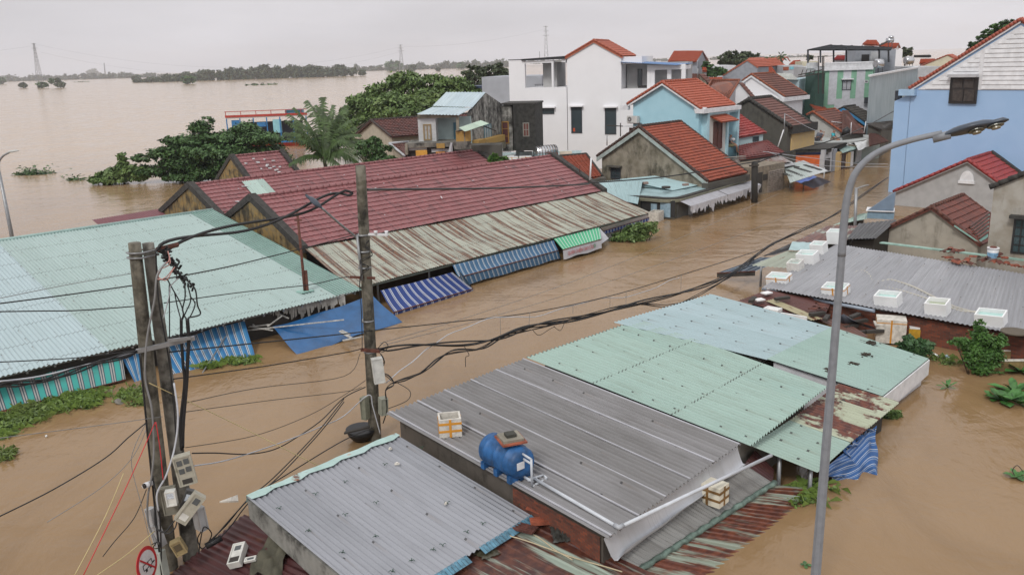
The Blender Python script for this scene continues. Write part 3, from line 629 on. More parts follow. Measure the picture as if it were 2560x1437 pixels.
# --- tiled market halls
def hall(label,ap,en,zr,half,ze,ang,rearlen=None,seed=0,ext=0):
    a = P(ap,zr); e_ = P(en,zr); L = np.linalg.norm(e_-a); u = dirv(ang); w_ = v3(u[1],-u[0],0)*half; dn = UP*(zr-ze)
    fr,fl = a+w_-dn,a-w_-dn; e_ = a+u*L; er,el = e_+w_-dn,e_-w_-dn
    T = thing('market_hall',label,'market hall',(a[0]+u[0]*L/2,a[1]+u[1]*L/2,0))
    part(T,'roof_tiles',MB().sheet(a,e_,er,fr,kind='tile',p=.22,pv=.36,amp=.022,step=.038,seed=seed),m_redt)
    part(T,'rear_roof_tiles',MB().sheet(el+0,fl+0,a,e_,kind='tile',p=.22,pv=.36,amp=.022,step=.038,seed=seed+1),m_redt) if 0 else part(T,'rear_roof_tiles',MB().sheet(e_,a,fl,el,kind='tile',p=.22,pv=.36,amp=.022,step=.038,seed=seed+1),m_redt)
    mb = MB(); n = int(L/.34)
    for i in range(n): mb.tube([a+u*(L*i/n)+UP*.035,a+u*(L*(i+1)/n+.03)+UP*.028],[.10,.085],6)
    part(T,'ridge_tiles',mb,m_redt)
    for p0,sg in ((a,-1),(e_,1)):
        mb = MB(); t_ = .34; o = p0-u*(t_ if sg < 0 else 0)
        up = UP*.20; dn2 = UP*.02
        for ww in (w_,-w_):
            f = o+ww*1.03-dn*1.03; mb.extr([o+up,f+up*.9,f-UP*.12,o-UP*.12],u*t_)
        part(T,'parapet',mb,m_cap)
        gw = MB(); o2 = p0+(u*-.27 if sg < 0 else u*.02)
        gw.extr([o2+w_-dn-UP*.1,o2-UP*.12,o2-w_-dn-UP*.1,v3(*(o2-w_)[:2],-.6),v3(*(o2+w_)[:2],-.6)],u*.24)
        part(T,'gable_wall',gw,m_mold,'ochre gable wall streaked with black mould' if sg < 0 else None)
    mb = MB(); c_ = .35/half
    mb.extr([a+w_*(1-c_)-dn-UP*.12+u*.3,a-w_*(1-c_)-dn-UP*.12+u*.3,v3(*(a-w_*(1-c_))[:2],-.6)+u*.3,v3(*(a+w_*(1-c_))[:2],-.6)+u*.3],u*(L-.6)); part(T,'side_wall',mb,m_mold)
    return T,a,e_,fr,er,fl,el
TA,aA,eA,frA,erA,flA,elA = hall('long rose red tiled market hall nearest the street behind the rusty canopy','D1905,40','1390,392',3.45,3.8,1.72,44,seed=41)
TB,aB,eB,frB,erB,flB,elB = hall('rose red tiled market hall behind the first, with a mint sheet patch','485,463','1195,378',3.3,3.9,1.6,44,seed=43)
TCc,aC,eC,frC,erC,flC,elC = hall('small rose red tiled hall nearest the river with white litter on its roof','A1745,1165','A2110,1135',3.1,3.0,1.0,44,seed=45)
part(TB,'patch_sheet',MB().sheet(*[q+UP*.07 for q in (P3('605,457',aB,eB,frB),P3('658,450',aB,eB,frB),P3('700,495',aB,eB,frB),P3('640,500',aB,eB,frB))],kind='corr',p=.12,amp=.015),m_corr('patch_mint',(.40,.52,.47),dirt=.1,seed=46),'mint sheet patch')
for i,(s,L,W_,g) in enumerate([('600,512',.7,.16,100),('596,508',.35,.12,150),('1103,497',.9,.04,100),('612,470',.3,.1,20)]):
    q = P3(s,aB,eB,frB) if i != 2 else P3(s,aA,eA,frA)
    single('broken_panel',['long white broken panel lying on the second hall near its left gable','short white scrap beside the long broken panel on the second hall','thin pale stick lying on the front market hall roof','white scrap at the left ridge of the second hall'][i],'debris',MB().box(q+UP*.09,(L,W_,.02),dirv(g)),M_white)
mb = MB(); r = random.Random(4)
for s in ('A1888,1190','A1915,1215','A1970,1195','A1985,1245','A2035,1205','A2040,1250','A2050,1275','A2085,1250','A2090,1295','A2190,1295','A1945,1265','A1830,1225','A2010,1260','A2065,1272','A1990,1235','A1925,1218','A2078,1290'):
    q = P3(s,aC,eC,frC)+UP*.08; mbs = MB().box(q,(r.uniform(.12,.24),.10,.08),dirv(r.uniform(0,180)))
    single('litter_scrap','white scrap of litter on the small hall roof by the river','litter',mbs,M_white,group='white litter on the small hall roof')
for i in range(26):
    pl = (aA,eA,frA) if i % 3 else (aB,eB,frB); f,g = r.uniform(.05,.95),r.uniform(.1,.9); q = pl[0]+(pl[1]-pl[0])*f+(pl[2]-pl[0])*g+UP*.07
    single('litter_scrap','tiny white scrap scattered on the rose red hall roofs','litter',MB().box(q,(.06,.04,.02),dirv(r.uniform(0,180))),M_white,group='scraps scattered on the red hall roofs')
# --- rusty lean-to canopy along the street
l1,l2 = frA-UP*.02+e44*.0,erA-UP*.02+e44*.25; l4 = P('E255,690',.98); l3 = P('1627,532',.95)
l4 = P('905,722',1.0)*0+P('930,710',.98); ww = np.dot(l4-frA,-w44); l4 = frA-w44*ww+e44*np.dot(l4-frA,e44); l4[2] = .98
m_canopy = m_corr('rust_striped_canopy',(.40,.42,.35),(.34,.36,.30),.5,(.12,.10,.08),rust=.60,rcol=(.085,.042,.03),streak=1.6,seed=51,rough=.5,lap=.95,vs=.16,sheet=1.1)
T = thing('canopy_roof','long rust striped cream corrugated canopy along the front market hall','canopy',(l4[0],l4[1],0))
l0 = frA-e44*.5; l0 = l0-UP*.03
part(T,'roof_sheet',MB().sheet(frA-UP*.03-e44*.1,l2-UP*.01,l3,l4-e44*.9,kind='corr',p=.11,amp=.016,wob=.02,sag=.06,seed=51,rows=12),m_canopy)
mb = MB(); base = l4-UP*.12+w44*.25; dd = nrm(l3-l4); LL = np.linalg.norm(l3-l4)
mb.bar(base,base+dd*LL,.05,.07)
for i in range(14):
    q = base+dd*(LL*i/13); mb.bar(q,q+w44*2.2+UP*.42,.045)
part(T,'rail',mb,m_plain('faded_green_rail',(.22,.26,.22),.6,0,.3))
for i in range(7):
    q = base+dd*(LL*(i+.25)/7)+w44*.3; part(T,'post',MB().bar(v3(q[0],q[1],-.6),q,.07),M_steel)
part(T,'back_wall',MB().extr([frA+w44*.1-UP*.25,erA+w44*.1-UP*.25,v3(*(erA+w44*.1)[:2],-.6),v3(*(frA+w44*.1)[:2],-.6)],w44*.1),M_dark)
# --- striped awnings
def awning(label,TL,TR,BR,BL,mat,val=None,valdir=None,wave=.03,name='awning',per=.18,scallop=False,nseg=36,valmat=None,text=None,bulge=.0):
    T = thing(name,label,'awning',(BL+BR)/2); TL,TR,BR,BL = [np.asarray(q,float) for q in (TL,TR,BR,BL)]
    LL = np.linalg.norm(TR-TL); HH = np.linalg.norm(BL-TL); nn = nrm(np.cross(BL-TL,TR-TL)); nn = nn if nn[2] > 0 else -nn
    vs = []; uv = []; nv = 10; r = random.Random(len(label)); p1,p2 = r.uniform(0,6),r.uniform(0,6)
    for j in range(nv+1):
        for i in range(nseg+1):
            u,v = i/nseg,j/nv; q = (TL*(1-u)+TR*u)*(1-v)+(BL*(1-u)+BR*u)*v
            h = -bulge*math.sin(v*math.pi)+wave*(math.sin(u*LL*2.3+p1+v)*.5+.3*math.sin(u*LL*5.7+p2)+.4*math.sin(v*5+u*4+p1))*min(1,4*min(v+.1,1.05-v)); vs.append(q+nn*h); uv.append((u*LL,v*HH))
    part(T,'canopy_cloth',MB().add(vs,[(j*(nseg+1)+i,j*(nseg+1)+i+1,(j+1)*(nseg+1)+i+1,(j+1)*(nseg+1)+i) for j in range(nv) for i in range(nseg)],uv,True),mat)
    part(T,'front_bar',MB().tube([BL,BR],.022,6),M_rustbar)
    if val:
        vd = v3(*valdir) if valdir is not None else v3(0,0,-1)
        vs = []; uv = []; fs = []; N = nseg*2 if scallop else nseg
        for i in range(N+1):
            u = i/N; q = BL*(1-u)+BR*u; vh = val*(1+(.28*abs(math.sin(u*LL*math.pi/.3)) if scallop else .05*math.sin(u*LL*3+p1)))
            vs += [q-nn*.01,q-nn*.01+vd*vh+nn*wave*.4*math.sin(u*LL*4+p2)]; uv += [(u*LL,0),(u*LL,vh)]
        for i in range(N): fs.append((2*i,2*i+1,2*i+3,2*i+2))
        part(T,'valance',MB().add(vs,fs,uv,True),valmat or mat)
    return T
m_navy = m_stripe('royal_blue_white_stripe',[(.018,.045,.19),(.50,.52,.55),(.018,.045,.19),(.50,.52,.55),(.018,.045,.19)],[.06,.022,.025,.03,.1],.27)
m_teal = m_stripe('slate_blue_white_stripe',[(.045,.12,.22),(.60,.62,.62),(.045,.12,.22),(.50,.52,.52),(.045,.12,.22)],[.07,.022,.03,.012,.1],.26)
m_green = m_stripe('green_white_stripe',[(.07,.40,.21),(.68,.70,.68),(.07,.40,.21)],[.10,.035,.2],.24,dirt=.12)
m_turq = m_stripe('turquoise_navy_white_stripe',[(.06,.38,.34),(.06,.09,.13),(.40,.41,.38),(.06,.09,.13),(.40,.41,.38),(.06,.09,.13)],[.15,.025,.035,.03,.035,.025],.30,dirt=.4)
m_blfade = m_stripe('faded_blue_stripe',[(.03,.15,.33),(.45,.48,.49),(.05,.08,.16),(.45,.48,.49),(.05,.20,.38)],[.09,.025,.025,.025,.1],.24,dirt=.5)
awning('royal blue and white striped awning just right of the middle utility pole',P('E300,735',.62),P('E835,598',.85),P('E990,720',.08),P('E400,895',.12),m_navy,.12,None,.04,bulge=.05)
awning('long slate blue striped awning under the middle of the rusty canopy',P('E838,545',.92),P('E1590,360',.9),P('E1625,435',.50),P('E885,635',.50),m_teal,.42,(.25,.2,-.9),.02,bulge=.03)
awning('small slate blue awning flap at the left end of the long one',P('E880,570',.9),P('E900,600',.8),P('E990,715',.1),P('E905,668',.35),m_teal,None,None,.03)
TG = awning('green and white striped awning with lettered white valance beside the rusty canopy',P('E1590,350',.9),P('E1930,262',.88),P('E1945,352',.58),P('E1660,430',.55),m_green,.42,(.05,-.1,-1),.02,valmat=m_plain('grey_white_vinyl',(.50,.51,.55),.5,0,.12))
q0,q1 = P('E1945,352',.58),P('E1660,430',.55); q2 = P('E2000,345',.35)
part(TG,'side_flap',MB().quad(P('E1935,270',.86),q2,P('E1890,430',.16),q0,[(0,0),(1,0),(1,1),(0,1)]),m_plain('grey_white_vinyl',(.50,.51,.55)))
def text(T,name,body,o,ex,ez,size,mat,depth=.004,wid=None):
    cu = bpy.data.curves.new(name,'FONT'); cu.body = body; cu.size = size; cu.extrude = depth; cu.align_x = 'LEFT'; cu.resolution_u = 2
    ob = bpy.data.objects.new(name,cu); COL.objects.link(ob); dg = bpy.context.evaluated_depsgraph_get(); dg.update()
    me = bpy.data.meshes.new_from_object(ob.evaluated_get(dg)); COL.objects.unlink(ob); bpy.data.objects.remove(ob)
    ws = [v.co.x for v in me.vertices]; k = (wid/(max(ws)-min(ws))) if wid else 1
    ex,ez = nrm(ex),nrm(ez); nn = np.cross(ex,ez); mb = MB()
    mb.add([o+ex*v.co.x*k+ez*v.co.y+nn*v.co.z for v in me.vertices],[tuple(p.vertices) for p in me.polygons]); bpy.data.meshes.remove(me)
    return part(T,name,mb,mat)
vd = nrm(v3(.05,-.1,-1)); exx = nrm(q0-q1); nn = nrm(np.cross(exx,-vd)); nn = nn if np.dot(nn,CC-q1) > 0 else -nn
text(TG,'lettering','QUÁN CHIẾN CAO LẦU',q1+exx*.28+vd*.30+nn*.03,exx,-vd,.24,m_plain('faded_red_letter',(.50,.16,.17),.5),wid=np.linalg.norm(q0-q1)*.66)
part(TG,'emblem',MB().tube([q1+exx*(np.linalg.norm(q0-q1)*.80)+vd*.2+nn*.025,q1+exx*(np.linalg.norm(q0-q1)*.80)+vd*.2+nn*.032],.09,14),m_plain('faded_green_emblem',(.22,.32,.26),.5))
awning('navy scalloped awning at the far end of the rusty canopy above green leaves',P('E1940,268',.88),P('E2290,168',.9),P('E2300,190',.70),P('E1962,290',.62),m_plain('grey_white_vinyl',(.50,.51,.55)),.14,None,.01,scallop=True,valmat=m_navy)
awning('turquoise navy and white striped awning hanging at the far left edge',P('D-600,1520',.65),P('D910,1235',.62),P('D935,1395',.08),P('D-500,1760',-.02),m_turq,None,None,.03,bulge=-.06,nseg=60)
awning('narrow end panel of faded blue striped awning left of the twin poles',P('D905,1225',.62),P('D1040,1195',.62),P('D1060,1410',-.05),P('D1010,1429',-.05),m_blfade,None,None,.02)
awning('faded blue striped awning right of the twin poles sagging into the water',P('D1130,1110',.72),P('D1820,960',.78),P('D1900,1225',-.03),P('D1280,1370',-.03),m_blfade,None,None,.05,bulge=.06)
mb = MB()
mb.bar(P('D1505,1350',-.02),P('D1720,1010',.62),.035);
single('support_strut','pale broken strut leaning on the faded blue awning right of the twin poles','strut',mb,M_steel)
# plain blue tarpaulin
def cloth(name,label,cat,cs,mat,amp=.05,seed=0,n=18,fold=6.):
    p0,p1,p2,p3 = cs; vs = []; uv = []; nn = nrm(np.cross(p1-p0,p3-p0)); nn = nn if nn[2] > 0 else -nn
    for j in range(n+1):
        for i in range(n+1):
            u,v = i/n,j/n; q = (p0*(1-u)+p1*u)*(1-v)+(p3*(1-u)+p2*u)*v
            q = q+nn*amp*(math.sin(u*fold+seed+v*2)+.5*math.sin(u*fold*2.3+v*5+seed)+.4*math.sin(v*7+seed*2+u*3)); vs.append(q); uv.append((u*np.linalg.norm(p1-p0),v*np.linalg.norm(p3-p0)))
    return single(name,label,cat,MB().add(vs,[(j*(n+1)+i,j*(n+1)+i+1,(j+1)*(n+1)+i+1,(j+1)*(n+1)+i) for j in range(n) for i in range(n)],uv,True),mat)
cloth('tarpaulin','wide plain blue tarpaulin slumping into the water behind the middle utility pole','tarpaulin',(P('D2030,1000',.5),P('E240,780',.75),P('E465,965',.03),P('D2225,1222',-.02)),m_plain('wet_blue_tarpaulin',(.018,.095,.24),.25,0,.3,1.2),.045,3,24,5.)
# torn white lattice and rags under the shed eave
r = random.Random(12); T = thing('torn_fascia','torn white lattice and rags hanging under the mint shed eave','fascia',P('D2100,1000',.4))
mb = MB(); A0,A1 = P('D1760,930',.86),P('D2560,775',.93)
for i in range(48):
    f = i/48; q = A0+(A1-A0)*f; L_ = r.uniform(.12,.42)*(1.3 if f > .45 else .8); d_ = v3(r.uniform(-.1,.1),r.uniform(-.1,.1),-1)
    w_ = nrm(A1-A0)*r.uniform(.07,.14); mb.extr([q,q+w_,q+w_*.8+d_*L_*.9,q+w_*.2+d_*L_],v3(.006,.006,0)+w44*r.uniform(0,.02))
part(T,'hanging_rags',mb,m_plain('dirty_white_rag',(.42,.41,.38),.8,0,.35,5))
mb = MB(); mb.bar(A0+UP*.04,A1+UP*.04,.05,.09)
for s,s2,z1,z2 in (('D1730,1020','D2000,985',.45,.55),('D1690,970','D2030,1030',.6,.42),('D1830,940','D1900,1000',.7,.5),('D1990,1000','D2100,920',.5,.75),('D2060,900','D2150,940',.8,.6),('D1880,930','D1730,1030',.75,.42),('D1740,1040','D2560,950',.40,.62),('D1950,920','D1850,1020',.75,.4)):
    mb.bar(P(s,z1),P(s2,z2),.05,.03)
part(T,'lattice_frame',mb,m_plain('peeling_white_wood',(.45,.44,.41),.7,0,.4,7))
mb = MB()
for s,s2 in (('D2540,1030','D2600,1060'),('E0,1035','E90,1090'),('E20,1105','E170,1075')): mb.bar(P(s,.3),P(s2,.3),.09,.03)
single('broken_panel','broken white slats lying on the blue tarpaulin','debris',mb,m_plain('peeling_white_wood',(.5,.5,.5)))
# ================================================================ houses up the street
REF = P('M1585,790',1.6); STD = dirv(46.)
class Face:
    def __init__(s,A,u):
        s.A = np.asarray(A,float); s.u = nrm(u); n = nrm(np.cross(s.u,UP)); s.n = n if np.dot(n,CC-s.A) > 0 else -n
    def at(s,p): return PV(p,s.A,s.u)
    def uz(s,p): q = s.at(p) if isinstance(p,str) else p; return np.dot(q-s.A,s.u),q[2]
    def pt(s,u,z,d=0.): q = s.A+s.u*u+s.n*d; return v3(q[0],q[1],z)
    def box(s,mb,u0,u1,z0,z1,d0,d1):
        if u0 > u1: u0,u1 = u1,u0
        return mb.hexa([s.pt(u0,z0,d0),s.pt(u1,z0,d0),s.pt(u1,z0,d1),s.pt(u0,z0,d1),s.pt(u0,z1,d0),s.pt(u1,z1,d0),s.pt(u1,z1,d1),s.pt(u0,z1,d1)])
    def rect(s,mb,tl,br,d0,d1):
        a,b = s.uz(tl),s.uz(br); return s.box(mb,a[0],b[0],min(a[1],b[1]),max(a[1],b[1]),d0,d1)
    def window(s,T,tl,br,fm,pm,nx=2,ny=1,fw=.06,name='window',pane='pane',sill=None,label=None,hood=None,slats=0):
        a,b = s.uz(tl),s.uz(br); u0,u1 = sorted((a[0],b[0])); z0,z1 = sorted((a[1],b[1])); mb = MB()
        for x in (u0,u1-fw): s.box(mb,x,x+fw,z0,z1,-.02,.05)
        for z in (z0,z1-fw): s.box(mb,u0+fw,u1-fw,z,z+fw,-.02,.05)
        for i in range(1,nx): x = u0+(u1-u0)*i/nx; s.box(mb,x-fw*.35,x+fw*.35,z0+fw,z1-fw,-.01,.045)
        for i in range(1,ny): z = z0+(z1-z0)*i/ny; s.box(mb,u0+fw,u1-fw,z-fw*.3,z+fw*.3,-.01,.04)
        for i in range(slats): z = z0+fw+(z1-z0-2*fw)*(i+.5)/slats; s.box(mb,u0+fw,u1-fw,z-.012,z+.012,.01,.035)
        f = part(T,name,mb,fm,label); part(f,pane,s.box(MB(),u0+fw*.5,u1-fw*.5,z0+fw*.5,z1-fw*.5,-.015,.015),pm)
        if sill: part(f,'sill',s.box(MB(),u0-.08,u1+.08,z0-.10,z0-.005,-.02,.14),sill)
        if hood: part(f,'hood',s.box(MB(),u0-.12,u1+.12,z1+.03,z1+.13,-.02,.32),hood)
        return f
m_brtile = m_tile('brown_clay_tile',(.155,.062,.045),(.115,.048,.038),(.035,.026,.022),.62,pu=.24,pv=.30,rough=.65)
m_ortile = m_tile('orange_clay_tile',(.30,.068,.033),(.22,.05,.027),(.06,.025,.018),.55,pu=.26,pv=.30)
m_newtile = m_tile('bright_orange_tile',(.38,.092,.048),(.33,.078,.04),(.14,.04,.025),.32,pu=.28,pv=.33,rough=.45)
m_crimson = m_tile('crimson_tile',(.32,.05,.045),(.26,.042,.038),(.08,.02,.02),.35,pu=.28,pv=.36,rough=.45)
m_blktile = m_tile('blackened_tile',(.085,.075,.065),(.055,.05,.045),(.03,.028,.025),.5,pu=.26,pv=.32)
m_ww = m_plaster('white_wall_paint',(.82,.82,.84),(.52,.52,.53),.16,sc=.4,up=.25,c3=(.80,.80,.82))
m_wd = m_plaster('off_white_wall',(.50,.51,.53),(.14,.13,.12),.34,sc=.8)
m_lb = m_plaster('sky_blue_wall',(.40,.65,.75),(.26,.42,.48),.2,sc=.5,c3=(.37,.62,.72))
m_mgrey = m_plaster('mouldy_cement_wall',(.30,.27,.215),(.055,.05,.035),.78,sc=.62,c3=(.19,.17,.125),up=1.2)
m_mdark = m_plaster('blackened_cement_wall',(.10,.095,.082),(.03,.03,.028),.65,sc=.7)
m_cream = m_plaster('cream_stained_wall',(.50,.44,.35),(.20,.15,.11),.4,sc=.9)
m_grey = m_plaster('plain_grey_render',(.33,.35,.39),(.2,.2,.21),.2,sc=.8)
m_frame = m_plain('dark_window_frame',(.05,.055,.065),.4); m_gl = m_glass('dark_window_glass')
m_wfr = m_plain('white_window_frame',(.62,.63,.65),.4); m_wood = m_plain('brown_wood',(.10,.035,.025),.55,0,.3,6); m_blkwood = m_plain('black_wood',(.02,.018,.018),.5)
def gable(label,O,fl,fr,ap,end,wallm,roofm,ang=46.,gang=None,trim=None,ohg=.22,ohe=.28,z0=-.6,p=.26,pv=.32,step=.055,amp=.04,cat='house',name='house',L=None,capm=None,seed=0,tr=(.07,.16),kind='tile',wlabel=None,sym=False,cap=.13):
    """house whose near gable lies in the vertical plane through O; all corners come from that plane"""
    st = dirv(ang); g = dirv(ang-90 if gang is None else gang); a = PV(ap,O,g); r_ = PV(fr,O,g) if fr else None; l = PV(fl,O,g) if fl else None
    if l is None: l = a+(a-r_)*v3(1,1,-1)
    if r_ is None: r_ = a+(a-l)*v3(1,1,-1)
    if L is None: L = np.dot(PV(end,a,st)-a,st)
    a2,r2,l2 = a+st*L,r_+st*L,l+st*L
    T = thing(name,label,cat,(a[0]+st[0]*L/2,a[1]+st[1]*L/2,0))
    part(T,'roof',MB().sheet(a,a2,r2,r_,kind=kind,p=p,pv=pv,amp=amp,step=step,t=.07,seed=seed),roofm)
    part(T,'rear_roof',MB().sheet(a2,a,l,l2,kind=kind,p=p,pv=pv,amp=amp,step=step,t=.07,seed=seed+1),roofm)
    ins = lambda q,c: q+nrm((a-q)*v3(1,1,0))*ohe
    def low(q): d = a-q; f = ohe/np.linalg.norm(d[:2]); return q+d*f-UP*.09
    A_,R_,Lf = a+st*ohg-UP*.09,low(r_)+st*ohg,low(l)+st*ohg
    mb = MB().extr([A_,R_,v3(R_[0],R_[1],z0),v3(Lf[0],Lf[1],z0),Lf],st*(L-2*ohg)); part(T,'wall',mb,wallm,wlabel)
    if capm:
        mb = MB(); n = max(3,int(L/.3))
        for i in range(n): mb.tube([a+st*(L*i/n)+UP*.05,a+st*(L*(i+1)/n+.03)+UP*.04],[cap*.85,cap*.7],6)
        for e_ in (r_,l):
            dd = e_-a; m = max(3,int(np.linalg.norm(dd)/.3));
            for i in range(m): mb.tube([a+dd*(i/m)+UP*.05+st*.04,a+dd*((i+1.05)/m)+UP*.035+st*.04],[cap*.75,cap*.62],6)
        dd = r_-a; m = max(3,int(np.linalg.norm(dd)/.3))
        for i in range(m): mb.tube([a2+dd*(i/m)+UP*.05-st*.04,a2+dd*((i+1.05)/m)+UP*.035-st*.04],[cap*.75,cap*.62],6)
        part(T,'ridge_tiles',mb,capm)
    if trim:
        mb = MB();
        for e_ in (r_,l):
            mb.extr([a-UP*.03,e_-UP*.03,e_-UP*(.03+tr[1]),a-UP*(.03+tr[1])],st*tr[0])
        part(T,'barge_board',mb,trim)
    F_ = Face(a+st*ohg,g); S_ = Face(R_,st)
    return T,dict(a=a,r=r_,l=l,a2=a2,r2=r2,l2=l2,L=L,st=st,g=g,R=R_),F_,S_
# --- 1 mouldy gabled house on the corner
T,G1,F1,S1 = gable('old corner house with a large mouldy cement gable under an orange tile roof',REF,'M160,470','M1585,790','M700,90','M1205,15',m_mgrey,m_ortile,L=4.75,
              trim=m_plain('pale_green_board',(.36,.43,.41),.6,0,.2),capm=m_plain('blackened_ridge',(.07,.04,.032),.8,0,.4,6),tr=(.06,.30),seed=61,p=.24,pv=.27)
F1.window(T,'M345,605','M472,760',m_frame,m_gl,2,3,hood=m_mdark)
mb = MB(); c_ = G1['R']; S1.box(mb,-.4,G1['L']-.2,1.15,1.5,.0,.45); part(T,'eave_gutter',mb,m_mdark)
# --- corner shop with rounded cornice below it
K0 = P('M1165,1285',0); u1,u2 = dirv(51.),dirv(141.);
T = thing('corner_shop','single storey corner shop with dirty rounded cornice and mint sheet roof rising from the water','shop',K0)
def rounded(off,z0,z1,mb,L1=9.2,L2=3.6,r=.9):
    pts = []; o = K0-u1*off*0
    c = K0+u1*r+u2*r; k0 = K0+u2*L2-u1*off; pts.append(k0)
    for i in range(7):
        an = math.pi/2*i/6; pts.append(c-u1*(r+off)*math.cos(an)-u2*(r+off)*math.sin(an))
    pts.append(K0+u1*L1-u2*off); pts.append(K0+u1*L1+u2*L2); pts.append(K0+u1*2+u2*(L2+.5))
    return mb.prism(pts,z0,z1)
part(T,'wall',rounded(-.22,-.6,1.0,MB()),m_plaster('dim_cream_wall',(.30,.29,.24),(.06,.055,.045),.5))
mb = MB(); rounded(.0,.93,1.03,mb); rounded(.06,1.03,1.14,mb); part(T,'cornice',mb,m_plaster('mouldy_yellowish_cornice',(.36,.36,.27),(.07,.065,.05),.55,sc=1.5))
mb = MB(); rounded(.10,1.14,1.20,mb); part(T,'cornice_cap',mb,m_cap); part(T,'roof_deck',rounded(-.22,1.14,1.215,MB()),m_plain('turquoise_deck',(.32,.45,.47),.5,0,.2,2))
mb = MB(); mb.sheet(P('M460,760',1.6),P('M1240,682',1.72),P('M1640,800',1.32),P('M1140,905',1.26),kind='corr',p=.11,amp=.014); mb.sheet(P('M460,760',1.58),P('M1140,905',1.24),P('M1120,900',1.22),P('M690,850',1.3),kind='corr',p=.11,amp=.01); part(T,'roof_sheet',mb,m_corr('pale_turquoise_sheet',(.37,.52,.54),(.34,.49,.51),.22,(.2,.22,.22),dots=.5,seed=62))
fR,fL = Face(K0+u1*.9+u2*.20,u1),Face(K0+u2*.9+u1*.20,u2)
part(T,'shutter',fR.rect(MB(),'M1365,1080','M1610,1215',0,.04),m_plain('grey_roller_shutter',(.12,.12,.11),.6),'grey roller shutter')
part(T,'shutter',fR.rect(MB(),'M1190,1050','M1330,1265',0,.04),m_plain('grey_roller_shutter',(.12,.12,.11),.6))
for s0,s1_ in (('M1335,1060','M1360,1240'),('M1612,960','M1640,1160')): part(T,'column',fR.rect(MB(),s0,s1_,.03,.16),m_wd,'white column')
part(T,'dark_opening',fL.rect(MB(),'M730,1000','M1165,1250',0,.03),m_plain('dim_interior',(.03,.03,.03),.6))
for s0,s1_ in (('M865,1070','M940,1215'),('M985,1060','M1112,1250')): part(T,'curtain',fL.rect(MB(),s0,s1_,.035,.06),m_plain('pale_blue_curtain',(.28,.40,.48),.7,0,.25,3),'pale blue curtain')
part(T,'sill',fL.rect(MB(),'M720,1250','M1170,1275',0,.12),M_dark)
for i,(s,r_,lb) in enumerate((('M1052,875',.26,'largest dark round weight on the turquoise shop roof'),('M990,768',.16,'dark round weight near the middle of the turquoise shop roof'),('M1245,715',.15,'dark round weight against the wall on the turquoise shop roof'))):
    q = P(s,1.48); single('roof_weight',lb,'weight',MB().tube([q,q+UP*.10],r_,12),m_cap)
for s,lb in (('M785,808','brick lying at the left of the turquoise shop roof'),('M1303,830','brick lying at the right of the turquoise shop roof')): q = P(s,1.52); single('brick',lb,'brick',MB().box(q,(.34,.2,.12),dirv(20)),m_plain('pinkish_brick',(.28,.20,.17),.8))
m_vinyl = m_stripe('grey_ribbed_vinyl',[(.40,.40,.43),(.30,.30,.33)],[.16,.02],.18,dirt=.3)
def rags(name,label,A0,A1,L0,L1,mat,seed,n=30):
    r = random.Random(seed); mb = MB(); vs = [];
    for i in range(n+1):
        f = i/n; q = A0+(A1-A0)*f; l_ = r.uniform(L0,L1)*(1.6 if r.random() < .15 else 1)*(.35 if r.random() < .12 else 1); vs += [q,q-UP*l_+v3(r.uniform(-.05,.05),r.uniform(-.05,.05),0)]
    mb.add(vs,[(2*i,2*i+1,2*i+3,2*i+2) for i in range(n)]); return mb
for lb,q,sd in (('grey awning with torn white skirt nearest the corner of the shop',('M1175,1000','M1650,890','M1660,905','M1200,1025'),1),('grey awning with torn white skirt at the far end of the corner shop',('M1660,880','M2095,785','M2150,835','M1735,945'),2)):
    zz = (1.12,1.12,.80,.78) if sd == 2 else (1.05,1.08,.95,.88)
    pp = [fR.at(q[0])+fR.n*.3,fR.at(q[1])+fR.n*.3]; pp[0][2] = pp[1][2] = 1.0; pp += [pp[1]+fR.n*.65-UP*.22,pp[0]+fR.n*.65-UP*.22]; T2 = thing('awning',lb,'awning',(pp[2]+pp[3])/2)
    part(T2,'canopy_cloth',MB().sheet(*pp,kind='corr',p=.3,amp=.01,rows=3),m_vinyl); part(T2,'torn_skirt',rags('torn_skirt','',pp[3],pp[2],.22,.48,None,sd),m_plain('torn_white_cloth',(.52,.52,.55),.7))
